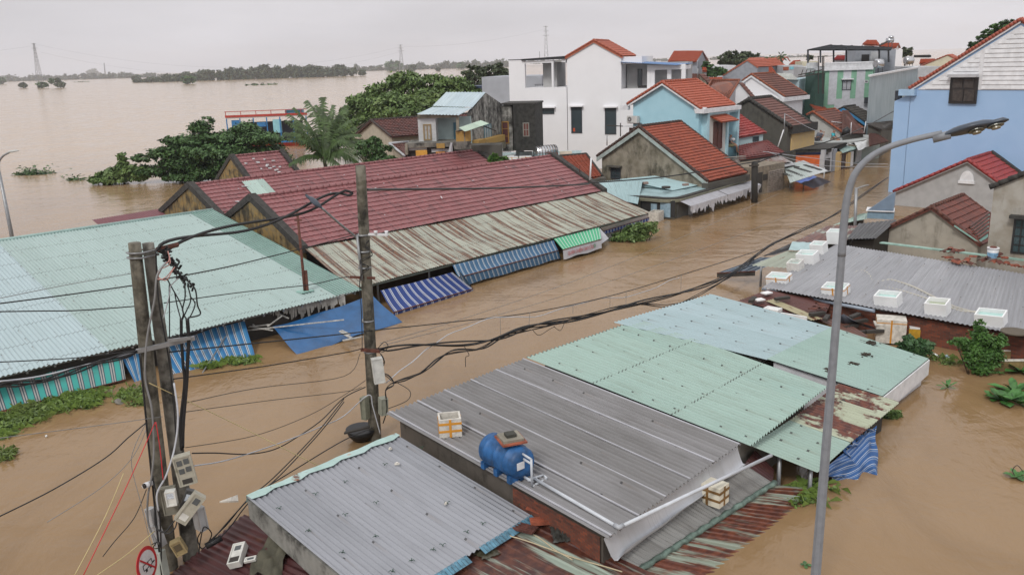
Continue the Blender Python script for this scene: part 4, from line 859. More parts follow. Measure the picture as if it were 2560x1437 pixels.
# neighbour sheet roof left of the shop, red tiled outhouse
mb = MB().sheet(P('M100,800',1.7),P('M760,745',1.8),P('M690,1080',.92),P('M330,1005',1.05),kind='corr',p=.11,amp=.013,wob=.01)
T = thing('lean_to','pale turquoise corrugated lean-to between the red hall and the corner shop','lean-to',P('M500,1000',0)); part(T,'roof_sheet',mb,m_corr('pale_turquoise_sheet_low',(.36,.50,.52),(.33,.47,.49),.35,(.15,.18,.17),dots=.7,seed=63))
part(T,'wall',under(MB(),(P('M100,800',1.7),P('M760,745',1.8),P('M690,1080',.92),P('M330,1005',1.05)),.2,.1),M_dark)
def slab(label,cs,wallm,roofm,z0=-.6,kind='tile',p=.26,pv=.32,amp=.04,step=.055,mirror=True,cat='house',name='house',capm=None,inset=.2,wall=True):
    """house read from its visible roof slope: ridge left, ridge right, eave right, eave left"""
    a,b,c,d = cs; T = thing(name,label,cat,((a+b)/2*v3(1,1,0)))
    part(T,'roof',MB().sheet(a,b,c,d,kind=kind,p=p,pv=pv,amp=amp,step=step,t=.06),roofm)
    if mirror:
        fl = lambda r_,e_: r_+(r_-e_)*v3(1,1,0)-UP*(r_[2]-e_[2])
        a2,b2 = fl(a,d),fl(b,c); part(T,'rear_roof',MB().sheet(b,a,a2,b2,kind=kind,p=p,pv=pv,amp=amp,step=step,t=.06),roofm)
        if wall:
            u = nrm(b-a); e0 = lambda q,s_: q+u*s_*inset-UP*.1
            def low(r_,e_): return e_+(r_-e_)*.08-UP*.1
            pl = [e0(a,1),low(a,d)+u*inset,v3(*(low(a,d)+u*inset)[:2],z0),v3(*(low(a,a2)+u*inset)[:2],z0),low(a,a2)+u*inset]
            part(T,'wall',MB().extr(pl,(b-a)-2*u*inset),wallm)
    elif wall: part(T,'wall',under(MB(),cs,inset,.1,z0),wallm)
    if capm:
        mb = MB(); mb.tube([a+UP*.04,b+UP*.04],.10,6); mb.tube([b+UP*.04,c+UP*.03],.08,6); mb.tube([a+UP*.04,d+UP*.03],.08,6); part(T,'ridge_tiles',mb,capm)
    return T
slab('small orange red tiled outhouse wedged between the red hall and the mouldy corner house',(P('B1640,1165',2.35),P('B1835,1150',2.45),P('B1955,1312',1.7),P('B1800,1345',1.6)),m_mdark,m_tile('red_orange_old_tile',(.30,.07,.035),(.22,.055,.03),(.06,.03,.02),.5,pu=.24,pv=.28),capm=m_cap)
# --- 2 sky blue house
O = REF+STD*6.2
T,G2,F2,S2 = gable('sky blue two storey house with bright orange tile roof and a brown shuttered door',O,'K120,725','K955,775','K515,478','K910,437',m_lb,m_newtile,trim=M_white,capm=m_newtile,ohg=.3,ohe=.35,seed=64,p=.24,pv=.3,cap=.15)
st,g = G2['st'],G2['g']
mb = MB(); S2.box(mb,-.35,G2['L']+.1,G2['r'][2]-.30,G2['r'][2]-.02,-.1,.62); part(T,'cornice',mb,M_white,'white box cornice')
mb = MB(); F2.rect(mb,'K890,755','K1020,798',0,.16); F2.rect(mb,'K75,728','K160,785',0,.3); part(T,'cornice',mb,M_white)
S2b = Face(G2['R']+S2.n*.45,st)
# street front: side walls, cream bay, door, hood, recessed balcony
top = G2['r'][2]-.31
u_ = lambda s: S2b.uz(s)[0]
mb = MB();
for s0,s1_ in (('K1030,800','K1055,800'),('K1255,800','K1275,800'),('K1370,800','K1390,800')): S2b.box(mb,u_(s0),u_(s1_),-.6,top,-.8,.0)
S2b.box(mb,u_('K1030,800'),u_('K1390,800'),top-.14,top,-.8,.005); part(T,'facade_frame',mb,m_plain('light_blue_trim',(.45,.68,.76),.5))
part(T,'bay_wall',S2b.box(MB(),u_('K1055,800'),u_('K1255,800'),-.6,top-.15,-.75,-.12),m_plaster('pale_cream_wall',(.62,.60,.56),(.4,.38,.35),.2))
Sd = Face(S2b.A-S2b.n*.12,st)
f = Sd.window(T,'K1093,925','K1183,1215',m_wood,m_wood,2,1,name='door',pane='shutter')
h0,h1,h2,h3 = Sd.at('K1058,848')+Sd.n*.02,Sd.at('K1240,838')+Sd.n*.02,Sd.at('K1290,890')+Sd.n*.65,Sd.at('K1100,908')+Sd.n*.65
h2[2] = h3[2] = (h0[2]+h1[2])/2-.42; h0[2] = h1[2] = (h0[2]+h1[2])/2
part(T,'door_hood',MB().sheet(h0,h1,h2,h3,kind='tile',p=.2,pv=.22,amp=.02,step=.03,t=.08),m_newtile)
ub0,ub1 = u_('K1275,800'),u_('K1370,800')
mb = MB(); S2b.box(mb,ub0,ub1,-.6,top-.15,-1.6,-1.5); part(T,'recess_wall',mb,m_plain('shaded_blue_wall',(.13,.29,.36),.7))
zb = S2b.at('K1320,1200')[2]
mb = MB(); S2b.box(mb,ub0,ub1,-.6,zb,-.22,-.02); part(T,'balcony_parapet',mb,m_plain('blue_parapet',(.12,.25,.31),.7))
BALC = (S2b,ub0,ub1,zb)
# air conditioner
T3 = thing('air_conditioner','white outdoor air conditioner unit on the sky blue gable wall','air conditioner',F2.at('K215,930'))
part(T3,'casing',F2.rect(MB(),'K160,850','K275,930',.10,.42),m_plain('ac_white',(.60,.60,.58),.45)); a_ = F2.at('K192,888');
part(T3,'fan_grille',MB().tube([a_+F2.n*.425,a_+F2.n*.44],.17,18),m_plain('grey_grille',(.16,.15,.15),.5)); part(T3,'fan_hub',MB().tube([a_+F2.n*.44,a_+F2.n*.455],.04,10),M_white)
mb = MB(); F2.rect(mb,'K165,930','K290,938',.0,.4); part(T3,'bracket',mb,M_rustbar)
part(T,'window',F2.rect(MB(),'K150,985','K260,1030',0,.03),m_wood); part(T,'window_ledge',F2.rect(MB(),'K120,965','K290,975',0,.35),m_wd)
# --- 3 crimson roofs beside the blue house
O3 = REF+STD*12
T = slab('small crimson roofed house with pale blue wall strip right of the sky blue house',(PD('K1375,835',66),PD('K1392,835',66),PD('K1695,1040',63.5),PD('K1372,1098',62.5)),m_plaster('pale_blue_strip_wall',(.45,.58,.60),(.12,.13,.12),.4),m_crimson,mirror=False,p=.3,pv=.38)
fc = Face(PD('K1372,1110',62.6),PD('K1690,1050',63.6)-PD('K1372,1110',62.6))
mb = MB(); fc.rect(mb,'K1376,1075','K1668,1260',-.5,-.1); part(T,'front_wall',mb,m_plaster('pale_blue_strip_wall',(.45,.58,.60)))
fc2 = Face(fc.A-fc.n*.1,fc.u); fc2.window(T,'K1535,1088','K1605,1135',m_frame,m_gl,2,1,fw=.05)
T = slab('low maroon tiled roof stepping down to the street below the crimson roof',(PD('K1376,1185',62.2),PD('K1700,1125',63.3),PD('K1905,1268',61.5),PD('K1380,1345',58.5)),m_mdark,m_tile('maroon_old_tile',(.17,.04,.035),(.12,.032,.03),(.05,.025,.02),.5,pu=.3,pv=.36),mirror=False,p=.3,pv=.36)
for lb,q in (('thin grey sheet strip lying on the maroon tiled roof',('K1230,1325','K1440,1305')),('loose grey plank at the foot of the blue house',('K1300,1345','K1440,1330'))):
    single('loose_plank',lb,'plank',MB().bar(PD(q[0],52.5),PD(q[1],53.2),.3,.04),M_conc)
# --- 4 dark mouldy house with black copings, yellow front
O = REF+STD*15.5
T,G4,F4,S4 = gable('long dark mouldy house with black edged brown roof and a yellow front wall',O,None,'L395,605','K1490,668','K1740,632',m_mdark,m_tile('purple_brown_tile',(.165,.075,.06),(.13,.06,.05),(.05,.035,.03),.45,pu=.28,pv=.34),capm=m_cap,seed=65,ohg=.1,p=.28,pv=.34,cap=.2)
sf = Face(G4['R']+S4.n*.06,STD)
part(T,'front_wall',sf.rect(MB(),'L410,640','L690,850',-.5,.02),m_plaster('yellow_wall',(.62,.44,.20),(.16,.12,.07),.4,sc=1.1,c3=(.58,.42,.22)),'yellow front wall')
mb = MB(); sf.rect(mb,'L385,585','L700,640',-.3,.25); part(T,'eave_beam',mb,m_cap)
# flat concrete slab over the street shops, orange boarding, shop walls
O5 = P('L960,1170',0); F5 = Face(O5,STD)
T = thing('shop_row','row of street shops under a long black mouldy concrete slab with a yellow door front','shop',O5+STD*2)
sl = [P('L310,890',2.05),P('L680,790',2.25),P('L1115,808',2.0),P('L890,870',1.9)]
zs = 1.85
pl = [P(s,zs) for s in ('L320,895','L405,835','L690,785','L1115,805','L880,885')]
part(T,'roof_slab',MB().prism(pl,zs-.16,zs),m_cap,'black mouldy slab')
mb = MB(); mb.extr([pl[0]+UP*.0,pl[4],pl[4]-UP*.42,pl[0]-UP*.42],nrm(pl[0]-pl[4])[[1,0,2]]*v3(1,-1,0)*.08); mb.extr([pl[4],pl[3],pl[3]-UP*.2,pl[4]-UP*.3],v3(.02,.1,0)); part(T,'slab_fascia',mb,m_cap)
part(T,'orange_board',Face(pl[0]-UP*.5,pl[4]-pl[0]).rect(MB(),'L325,950','L840,1120',-.1,-.04),m_plain('torn_orange_vinyl',(.62,.13,.03),.5,0,.18,2),'torn orange board')
part(T,'board_band',Face(pl[0]-UP*.5,pl[4]-pl[0]).rect(MB(),'L370,935','L830,955',-.1,.0),m_plain('navy_band',(.03,.04,.12),.5))
for s0,s1_,m_,nm in (('L825,900','L920,1165',m_wd,'wall'),('L920,895','L965,1165',m_grey,'pillar'),('L965,940','L1025,1165',m_plaster('yellow_wall',(.6,.4,.2)),'yellow_wall'),('L1105,940','L1155,1105',m_plaster('yellow_wall',(.6,.4,.2)),'yellow_wall'),('L1160,925','L1185,1100',M_white,'pillar')):
    part(T,nm,F5.rect(MB(),s0,s1_,-1.5,.05),m_)
F5.window(T,'L1022,955','L1108,1140',m_wood,m_blkwood,3,2,name='door',pane='door_panel')
part(T,'dark_opening',F5.rect(MB(),'L825,1015','L882,1160',.05,.07),m_blkwood)
mb = MB(); a_ = F5.uz('L1190,900')[0]; F5.box(mb,a_,a_+7,-.6,1.5,-2.5,-.6); part(T,'rear_wall',mb,m_plaster('grey_green_wall',(.27,.32,.30),(.1,.1,.09),.4))
for s0,s1_ in (('L1190,890','L1225,1060'),('L1290,900','L1325,1050'),('L1330,870','L1345,1030')): part(T,'post',F5.rect(MB(),s0,s1_,-.4,-.3),m_plain('teal_post',(.10,.28,.28),.5) if '90,8' in s0 else m_wd)
single('porch_roof','mint sheet porch roof over the yellow door front','roof',MB().sheet(P('L990,870',1.55),P('L1230,830',1.6),P('L1260,875',1.35),P('L1060,940',1.3),kind='corr',p=.14,amp=.015),m_corr('mint_porch',(.34,.47,.44),dirt=.3,seed=66))
mb = MB(); pw = [P('L1200,795',1.85),P('L1400,770',1.9),P('L1425,850',1.4),P('L1265,900',1.35)]
cloth('torn_awning','white vinyl awning torn and curling near the mint porch roof','awning',pw,m_plain('white_vinyl',(.58,.60,.60),.5),.05,2,10)
cloth('torn_awning','small pointed scrap of white vinyl beside the seated people roof','awning',[P('L1100,840',1.9),P('L1140,808',2.0),P('L1250,850',1.7),P('L1180,855',1.6)],m_plain('white_vinyl',(.5,.5,.5)),.04,5,8)
# terrace where people sit
zt = 1.92; tp = [P(s,zt) for s in ('L680,790','L690,735','L930,690','L1180,700','L1440,705','L1440,750','L1180,790','L880,800')]
T = thing('roof_terrace','pale flat concrete terrace roof where people are sitting','terrace',tp[3]*v3(1,1,0)); part(T,'slab',MB().prism(tp,zt-.14,zt),m_plaster('pale_terrace',(.42,.44,.43),(.06,.06,.05),.4,sc=1.5)); TERR = zt
part(T,'wall',F5.box(MB(),-3.5,5,-.6,zt-.2,-6,-1.7),m_mdark)
# --- white walled house with brown roof behind
O = REF+STD*24
T,G6,F6,S6 = gable('white gabled house with brown tiles and white box cornice behind the black edged roof',O,'C460,605','C780,722','C530,556','C700,550',m_ww,m_brtile,trim=M_white,capm=m_plain('rusty_ridge_tile',(.26,.08,.04),.8,0,.4,8),seed=67,ohg=.15,tr=(.08,.2),cap=.12)
part(T,'cornice',S6.box(MB(),-.5,G6['L']+.2,G6['r'][2]-.38,G6['r'][2]-.05,-.2,.4),M_white);
mb = MB(); F6.box(mb,F6.uz('C360,740')[0],F6.uz('C790,740')[0],G6['r'][2]-.35,G6['r'][2]-.1,.0,.45); part(T,'cornice',mb,M_white)
T,G7,F7,S7 = gable('small white gable with thin walls in front of the grey white gable house',REF+STD*21,'C352,738','C530,722','C440,618',None,m_ww,m_brtile,L=.6,trim=M_white,ohg=.05,ohe=.1,tr=(.05,.14))
slab('old orange brown tiled roof left of the small white gable',(PD('C235,600',74),PD('C443,600',70),PD('C362,735',66.5),PD('C205,655',69)),m_wd,m_tile('rusty_orange_tile',(.22,.07,.035),(.14,.05,.035),(.05,.03,.025),.5,pu=.28,pv=.34),mirror=False,capm=m_plain('rusty_ridge_tile',(.2,.1,.1)))
# --- brown roof with red edge, grey roof with blue edge
T,G8,F8,S8 = gable('brown tiled house with orange edge tiles and dirty white gable behind the terrace',REF+STD*26,'L590,452','L1060,680','L675,412','L960,382',m_plaster('dirty_white_wall',(.46,.45,.42),(.12,.11,.1),.4),m_brtile,capm=m_plain('orange_edge_tile',(.30,.075,.03),.75,0,.4,6),seed=68,cap=.11)
slab('second brown tiled roof running down towards the street right of the orange edged one',(PD('L1060,390',77),PD('L1120,395',79),PD('L1350,690',72),PD('L1060,690',70)),m_mdark,m_brtile,mirror=False)
single('white_bar','white stick lying on the brown tiled roof behind the terrace','stick',MB().bar(P3('L920,550',G8['a'],G8['a2'],G8['r'])+UP*.1,P3('L1090,572',G8['a'],G8['a2'],G8['r'])+UP*.1,.07),M_white)
T,G9,F9,S9 = gable('grey black tiled house with bright blue gable edge',REF+STD*36,'L1000,385','L1375,560','L1075,350','L1415,300',m_mdark,m_blktile,trim=m_plain('bright_blue_board',(.05,.25,.50),.5),capm=m_cap,seed=69,tr=(.1,.3),cap=.12)
slab('lower grey black tiled roof beside the big light blue house',(PD('L1375,560',74),PD('L1700,525',84),PD('L1705,625',80),PD('L1560,640',74)),m_mdark,m_blktile,mirror=False)
slab('dark brown porch roof at the far end of the street',(PD('L1400,690',72),PD('L1500,695',75),PD('L1650,790',70),PD('L1410,850',66)),m_mdark,m_brtile,mirror=False,wall=False)
slab('small white gabled house with brown roof by the edge of the big light blue wall',(PD('L1640,350',96),PD('L1720,322',99),PD('L1725,400',95),PD('L1690,400',93)),m_ww,m_brtile)
# --- mouldy little gable, orange roof, white roof
T,G10,F10,S10 = gable('small mouldy grey gable with a white paned window below the striped building',REF+STD*46,'L585,250','L975,250','L795,168',None,m_mgrey,m_corr('white_sheet',(.60,.62,.66),dirt=.15),L=6,kind='corr',p=.3,amp=.02,ohe=.1)
F10.window(T,'L843,285','L880,358',m_frame,m_wfr,1,2,fw=.06)
slab('short bright orange tiled roof in front of the little mouldy gable',(PD('L625,300',84),PD('L685,258',88),PD('L870,380',82),PD('L735,395',79)),m_mgrey,m_newtile,mirror=False)
single('white_roof','plain white sheet roof left of the little mouldy gable','roof',MB().sheet(PD('L560,168',96),PD('L800,165',96),PD('L640,232',90),PD('L560,215',90),kind='corr',p=.3,amp=.02),m_corr('white_sheet',(.6,.6,.6)))
# --- street canopy shacks on the left bank
T = thing('street_shack','timber and corrugated street shack with rusty sheet roof beside the dark pole','shack',P('L150,1420',0))
Fs = Face(P('L290,1400',0),dirv(45));
part(T,'wall',Fs.rect(MB(),'L-60,1130','L300,1430',-2.5,0),m_plain('weathered_timber',(.24,.20,.15),.8,0,.35,4)); mb = MB()
for i in range(14): z = Fs.uz('L200,1150')[1]-.02-i*.11; Fs.box(mb,Fs.uz('L100,1200')[0],Fs.uz('L290,1200')[0],z-.07,z,.0,.09)
part(T,'roller_shutter',mb,m_plain('rusty_shutter',(.33,.28,.24),.6,0,.4,5)); part(T,'dark_opening',Fs.rect(MB(),'L-60,1200','L20,1440',0,.03),M_dark); part(T,'dark_opening',Fs.rect(MB(),'L40,1215','L92,1280',0,.03),M_dark)
part(T,'roof_sheet',MB().sheet(P('1822,398',1.9),P('1940,382',2.0),P('1978,405',1.6),P('1842,426',1.5),kind='corr',p=.13,amp=.02,wob=.03),m_corr('brown_shack_sheet',(.28,.22,.20),(.42,.43,.44),.4,(.06,.05,.04),rust=.5,seed=70))
mb = MB().sheet(P('1842,424',1.5),P('1978,403',1.6),P('1990,412',1.4),P('1862,436',1.3),kind='corr',p=.13,amp=.015); part(T,'side_roof_sheet',mb,m_corr('greyish_sheet_side',(.40,.41,.42),dirt=.4,seed=71))
q = [P(s,z) for s,z in (('L360,1050',1.35),('L875,1160',1.15),('L390,1325',.72),('L300,1225',.8))]
T = thing('market_canopy','pale green and white sheet canopy with dark gaps above the street water','canopy',q[2]*v3(1,1,0))
cq = (P('L300,1095',1.35),P('L560,1035',1.5),P('L875,1162',1.1),P('L385,1325',.75))
part(T,'roof_sheet',MB().sheet(*cq,kind='corr',p=.13,amp=.016,wob=.02),m_corr('pale_green_white_sheet',(.42,.48,.46),(.50,.52,.53),.3,(.1,.1,.08),seed=72))
for i,(s,s2) in enumerate((('L345,1160','L550,1240'),('L450,1130','L655,1190'),('L570,1095','L780,1160'),('L300,1200','L415,1250'),('L355,1100','L500,1125'))):
    part(T,'dark_strip',MB().bar(P3(s,*cq[:3])+UP*.04,P3(s2,*cq[:3])+UP*.04,.28,.03),m_plain('black_strip',(.05,.05,.045),.8))  # plain black strips laid slightly above the canopy sheet
for s in ('L380,1390','L820,1260','L560,1350'): a_ = P(s,0); part(T,'post',MB().tube([a_-UP*.6,a_+UP*.75],.04,6),m_wd)
cloth('tarpaulin','dark grey tarpaulin sagging over the street water below the pale green canopy','tarpaulin',[P('L500,1320',.68),P('L700,1230',.95),P('L925,1305',.3),P('L680,1395',.12)],m_plain('slate_tarpaulin',(.09,.09,.115),.45),.03,4,12)
cloth('tarpaulin','blue tarpaulin folded along the edge of the dark grey one','tarpaulin',[P('L440,1310',.74),P('L690,1225',.97),P('L730,1250',.9),P('L530,1325',.68)],m_plain('blue_tarpaulin',(.05,.10,.34),.45),.03,6,10)
# ================================================================ white villa
OV = REF+STD*20; VA = 70.
T,GV,FV,SV = gable('large white modern villa with orange tiled gable roof and open roof terraces',OV,'J1045,285','J1690,275','J1365,97','J1720,108',m_ww,m_newtile,ang=VA,trim=m_plain('orange_trim',(.45,.13,.07),.5),capm=m_newtile,ohg=.12,ohe=.12,seed=81,tr=(.05,.14),p=.3,pv=.33,cap=.12,L=5.2)
vst = GV['st']; uV = lambda s: FV.uz(s)[0]; zV = lambda s: FV.uz(s)[1]
b1,b2,b3,b4 = uV('J410,315'),uV('J590,315'),uV('J1056,625'),uV('J1682,400')
part(T,'left_tower',FV.box(MB(),b1,b2,-.6,zV('J490,318'),-.3,0),m_ww)
part(T,'tower_coping',FV.box(MB(),b1-.03,b2,zV('J490,318'),zV('J490,310'),-.35,.03),m_plain('dark_coping',(.06,.06,.065),.6))
part(T,'left_wing_wall',FV.box(MB(),b2,b3+.05,-.6,zV('J800,627'),-4.5,-.01),m_ww)
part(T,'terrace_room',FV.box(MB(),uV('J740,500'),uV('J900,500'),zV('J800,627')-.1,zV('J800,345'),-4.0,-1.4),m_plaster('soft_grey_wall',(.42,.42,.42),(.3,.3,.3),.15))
part(T,'terrace_column',FV.box(MB(),uV('J893,500'),uV('J915,500'),zV('J800,627')-.1,zV('J900,345'),-.3,-.02),m_ww)
part(T,'terrace_beam',FV.box(MB(),b2,uV('J915,335'),zV('J800,350'),zV('J800,325'),-.4,-.02),m_ww)
za,zb_ = zV('J600,305'),zV('J1040,272')
ca,cb = FV.pt(uV('J560,300'),za,.15),FV.pt(uV('J1045,270'),zb_,.15)
part(T,'black_canopy',MB().extr([ca,cb,cb-UP*.22,ca-UP*.14],-FV.n*3.2),m_plain('black_canopy',(.018,.018,.022),.4))
mb = MB(); z0,z1 = zV('J600,625'),zV('J600,600')
for i in range(12): x = b2+.1+i*(uV('J830,600')-b2)/12; FV.box(mb,x,x+.03,z0,z1,-2.5,-2.47)
FV.box(mb,b2,uV('J830,600'),z1-.03,z1,-2.5,-2.46); part(T,'railing',mb,m_blkwood)
part(T,'terrace_door',FV.rect(MB(),'J1030,460','J1055,620',-1.2,-1.12),m_blkwood)
part(T,'eave_block',FV.rect(MB(),'J1005,290','J1050,340',-1.6,-.02),m_ww)
part(T,'eave_block',FV.box(MB(),b4-.02,b4+1.6,GV['r'][2]-.62,GV['r'][2]-.04,-4.8,-.1),m_ww)
FV.window(T,'J783,858','J925,922',m_frame,m_gl,1,1,fw=.05,sill=None,hood=m_ww)
f_ = FV.window(T,'J1113,845','J1238,1137',m_frame,m_gl,1,1,fw=.06,hood=m_ww); FV.window(T,'J1493,855','J1620,1150',m_frame,m_gl,1,1,fw=.06,hood=m_ww)
part(f_,'ornament',FV.rect(MB(),'J1135,1080','J1158,1120',.0,.02),m_plain('orange_lantern',(.5,.08,.03),.5))
# right wing with recessed room and pergola
rz = zV('J1800,640');
part(T,'right_wing_wall',FV.box(MB(),b4-.05,b4+5.2,-.6,rz,-4.4,-.02),m_ww)
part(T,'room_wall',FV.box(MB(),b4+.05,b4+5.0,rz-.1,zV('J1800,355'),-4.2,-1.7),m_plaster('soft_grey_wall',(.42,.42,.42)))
k = FV.A-FV.n*1.68; FR = Face(k,FV.u); FR.window(T,'K243,328','K293,520',m_frame,m_gl,1,1,fw=.05,name='terrace_door',label='dark terrace door')
cq = [FV.pt(b4-.1,zV('J1700,330'),-2.2),FV.pt(b4+5.4,zV('K740,268')-.0,-2.2),FV.pt(b4+4.4,zV('K400,290')+.0,.55),FV.pt(b4-.1,zV('J1665,340'),.3)]
part(T,'blue_canopy',MB().sheet(*cq,kind='corr',p=.18,amp=.02),m_plain('blue_roof_sheet',(.05,.17,.40),.4))
FP = Face(FV.A-FV.n*.3,FV.u); mb = MB()
for s0,s1_ in (('K350,330','K385,545'),('K385,290','K432,545'),('K575,330','K618,440'),('K735,285','K778,440')): part(T,'pergola_post',FP.rect(MB(),s0,s1_,-.25,.0),m_ww)
part(T,'pergola_beam',FP.rect(MB(),'K350,282','K778,330',-.25,.02),m_ww)
part(T,'pergola_beam',FP.box(MB(),FP.uz('K740,300')[0],FP.uz('K778,300')[0],FP.uz('K750,330')[1],FP.uz('K750,285')[1],-3,-.26),m_ww)
mb = MB(); FP.rect(mb,'K235,515','K385,540',-.6,-.4); part(T,'planter',mb,m_blkwood)
# --- pale grey metal block behind the villa
OG = PD('J110,700',84); Fg = Face(OG,dirv(-20))
T = thing('metal_shed','plain pale grey ribbed metal block left of the white villa','shed',OG*v3(1,1,0))
part(T,'wall',Fg.rect(MB(),'J108,508','J800,1340',-6,0),m_plaster('pale_grey_metal',(.40,.42,.46),(.3,.3,.33),.15,sc=.3))
T = thing('low_building','low dark roofed glazed building between the green trees and the pale grey block','building',PD('N1650,170',92)*v3(1,1,0)); Fh = Face(PD('N1650,170',92),dirv(-20))
part(T,'wall',Fh.rect(MB(),'N1655,118','N2010,330',-3,0),m_plain('dull_green_glass',(.12,.17,.16),.3)); part(T,'roof_edge',Fh.rect(MB(),'N1640,95','N2010,122',-3,.3),m_plain('navy_roof_edge',(.03,.05,.10),.5))
# ================================================================ ruined house with pale sheet roof
DR = 57.; OR_ = PD('N1665,510',DR); FRu = Face(OR_,dirv(-2)) # porch plane
T = thing('ruined_house','derelict two storey house with pale blue sheet roof and blackened walls','house',OR_*v3(1,1,0))
DRb = 61.5
q = [PD('N1485,178',DRb),PD('N2062,180',DRb),PD('N1670,512',DR-.3),PD('N1048,503',DR-.3)]
m1 = [PD('N1285,382',58.8),PD('N1868,400',58.8)]
mr = m_corr('pale_blue_ruin_sheet',(.47,.57,.61),(.42,.52,.57),.28,(.22,.22,.2),seed=84)
part(T,'roof_sheet',MB().sheet(q[0],q[1],m1[1],m1[0],kind='corr',p=.2,amp=.02,wob=.01),mr); part(T,'porch_roof_sheet',MB().sheet(m1[0]-UP*.04,m1[1]-UP*.04,q[2],q[3],kind='corr',p=.2,amp=.02,wob=.02),mr)
zt_ = 6;
part(T,'front_room_wall',FRu.rect(MB(),'N1065,520','N1345,920',-3.5,-.1),m_plaster('flaking_white_wall',(.52,.53,.53),(.10,.10,.09),.38,sc=1.2))
FRu2 = Face(FRu.A-FRu.n*.1,FRu.u); FRu2.window(T,'N1148,645','N1280,880',m_plaster('rotten_frame',(.30,.22,.12),(.08,.05,.03),.5),m_plaster('peeling_shutter',(.42,.42,.40),(.20,.04,.02),.6,sc=4),2,1,fw=.09)
FRc = Face(FRu.A-FRu.n*1.4,FRu.u); part(T,'porch_wall',FRc.rect(MB(),'N1345,545','N1860,930',-.3,0),m_plaster('pale_aqua_wall',(.42,.52,.52),(.15,.17,.16),.25))
part(T,'porch_wall',FRc.rect(MB(),'N1590,620','N1640,930',0,.05),m_plain('teal_door',(.05,.16,.22),.5))
part(T,'pillar',FRu.rect(MB(),'N1625,520','N1675,760',-.35,0),m_mgrey); part(T,'beam',FRu.rect(MB(),'N1065,512','N1665,545',-.3,0),m_mgrey)
# blackened side: gable wall then dark boxes running to the villa
gA = q[2]+FRu.u*.05; gd_ = nrm((PD('N2290,352',65)-PD('N1675,512',DR))*v3(1,1,0)); Fd = Face(PD('N1840,500',58.6),gd_)
pk = [Fd.at(s) for s in ('N1840,480','N2062,190','N2295,350','N2300,960','N1840,960')]
m_blkw = m_plaster('black_streaked_wall',(.38,.37,.34),(.03,.028,.025),.86,sc=1.1,up=.35,c3=(.14,.135,.12))
part(T,'gable_wall',MB().extr(pk,-Fd.n*.25),m_blkw)
Fe = Face(Fd.at('N2290,500'),dirv(-12)); part(T,'rear_block',Fe.rect(MB(),'N2290,375','J462,1340',-2.5,0),m_blkw)
part(T,'rear_block',Fe.rect(MB(),'J462,805','J725,1330',-3,.12),m_plaster('soot_black_wall',(.05,.048,.044),(.016,.016,.015),.6,sc=1.2,c3=(.025,.025,.022))); part(T,'coping',Fe.rect(MB(),'N2290,340','J725,812',-3,.16),m_cap)
fe2 = Face(Fe.A+Fe.n*.12,Fe.u); fe2.window(T,'J570,1020','J645,1175',m_plaster('rotten_frame_grey',(.28,.27,.24),(.1,.09,.08),.5),m_plaster('torn_shutter',(.16,.06,.05),(.5,.5,.48),.3,sc=3),2,2,fw=.06)
Fe.window(T,'J330,1005','J420,1255',m_plaster('ochre_frame',(.36,.20,.06),(.1,.07,.03),.4),m_plain('maroon_shutter',(.10,.03,.03),.5),1,3,fw=.08,name='door',pane='shutter')
Fd.window(T,'N2030,660','N2140,850',m_plain('teal_frame',(.10,.22,.26),.5),m_plain('pale_pane',(.38,.44,.46),.3),3,1,fw=.05)
for s0,s1_ in (('N1860,880','N1960,960'),('N1960,870','N2250,900')): part(T,'ochre_parapet',Fd.rect(MB(),s0,s1_,.02,.5),m_plaster('ochre_flaking',(.42,.26,.08),(.12,.1,.08),.5,sc=3))
part(T,'balcony_rail',Fd.rect(MB(),'N1960,955','N2260,985',.3,.5),m_mgrey)
part(T,'balcony_slab',FRu.rect(MB(),'N930,905','N1620,950',-1.5,1.0),m_plaster('black_mould_slab',(.20,.19,.165),(.02,.02,.02),.8,sc=1.5));
part(T,'lower_wall',FRu.rect(MB(),'N935,950','N1600,1120',-2,.6),M_dark); part(T,'balustrade',FRu.rect(MB(),'N965,965','N1225,1005',.6,.75),m_plaster('flaking_white_wall',(.5,.5,.5)))
part(T,'balustrade',FRu.rect(MB(),'N1290,990','N1540,1030',.6,.75),m_plaster('flaking_white_wall',(.5,.5,.5))); part(T,'pier',FRu.rect(MB(),'N920,910','N965,1060',.6,1.1),m_mgrey)
part(T,'lower_wall',FRu.rect(MB(),'N1600,950','N2300,1150',-1,.5),m_mdark)
part(T,'ochre_panel',FRu.rect(MB(),'N1370,905','N1490,970',1.0,1.05),m_plaster('ochre_flaking',(.4,.2,.1))); part(T,'orange_panel',FRu.rect(MB(),'N1355,1025','N1490,1065',.76,.8),m_plain('orange_white_board',(.6,.28,.08),.6))
T = thing('kiosk','small ochre kiosk under a tilted pale green sheet in front of the ruined house','kiosk',PD('N1745,900',54.6)); Fk = Face(PD('N1755,900',54.6),dirv(5))
part(T,'wall',Fk.rect(MB(),'N1628,750','N1850,900',-.7,0),m_plaster('ochre_flaking',(.4,.2,.1))); part(T,'post',Fk.box(MB(),Fk.uz('N1752,800')[0]-.03,Fk.uz('N1752,800')[0]+.03,Fk.uz('N1752,900')[1],Fk.uz('N1752,750')[1],.0,.04),m_mgrey)
part(T,'base',Fk.rect(MB(),'N1600,900','N1850,1000',-.9,.05),m_plaster('black_mould_slab',(.1,.1,.1)))
a_,b_ = PD('N1670,695',54.3),PD('N1990,588',56.5); c_,d_ = PD('N2112,635',56),PD('N1760,752',53.8)
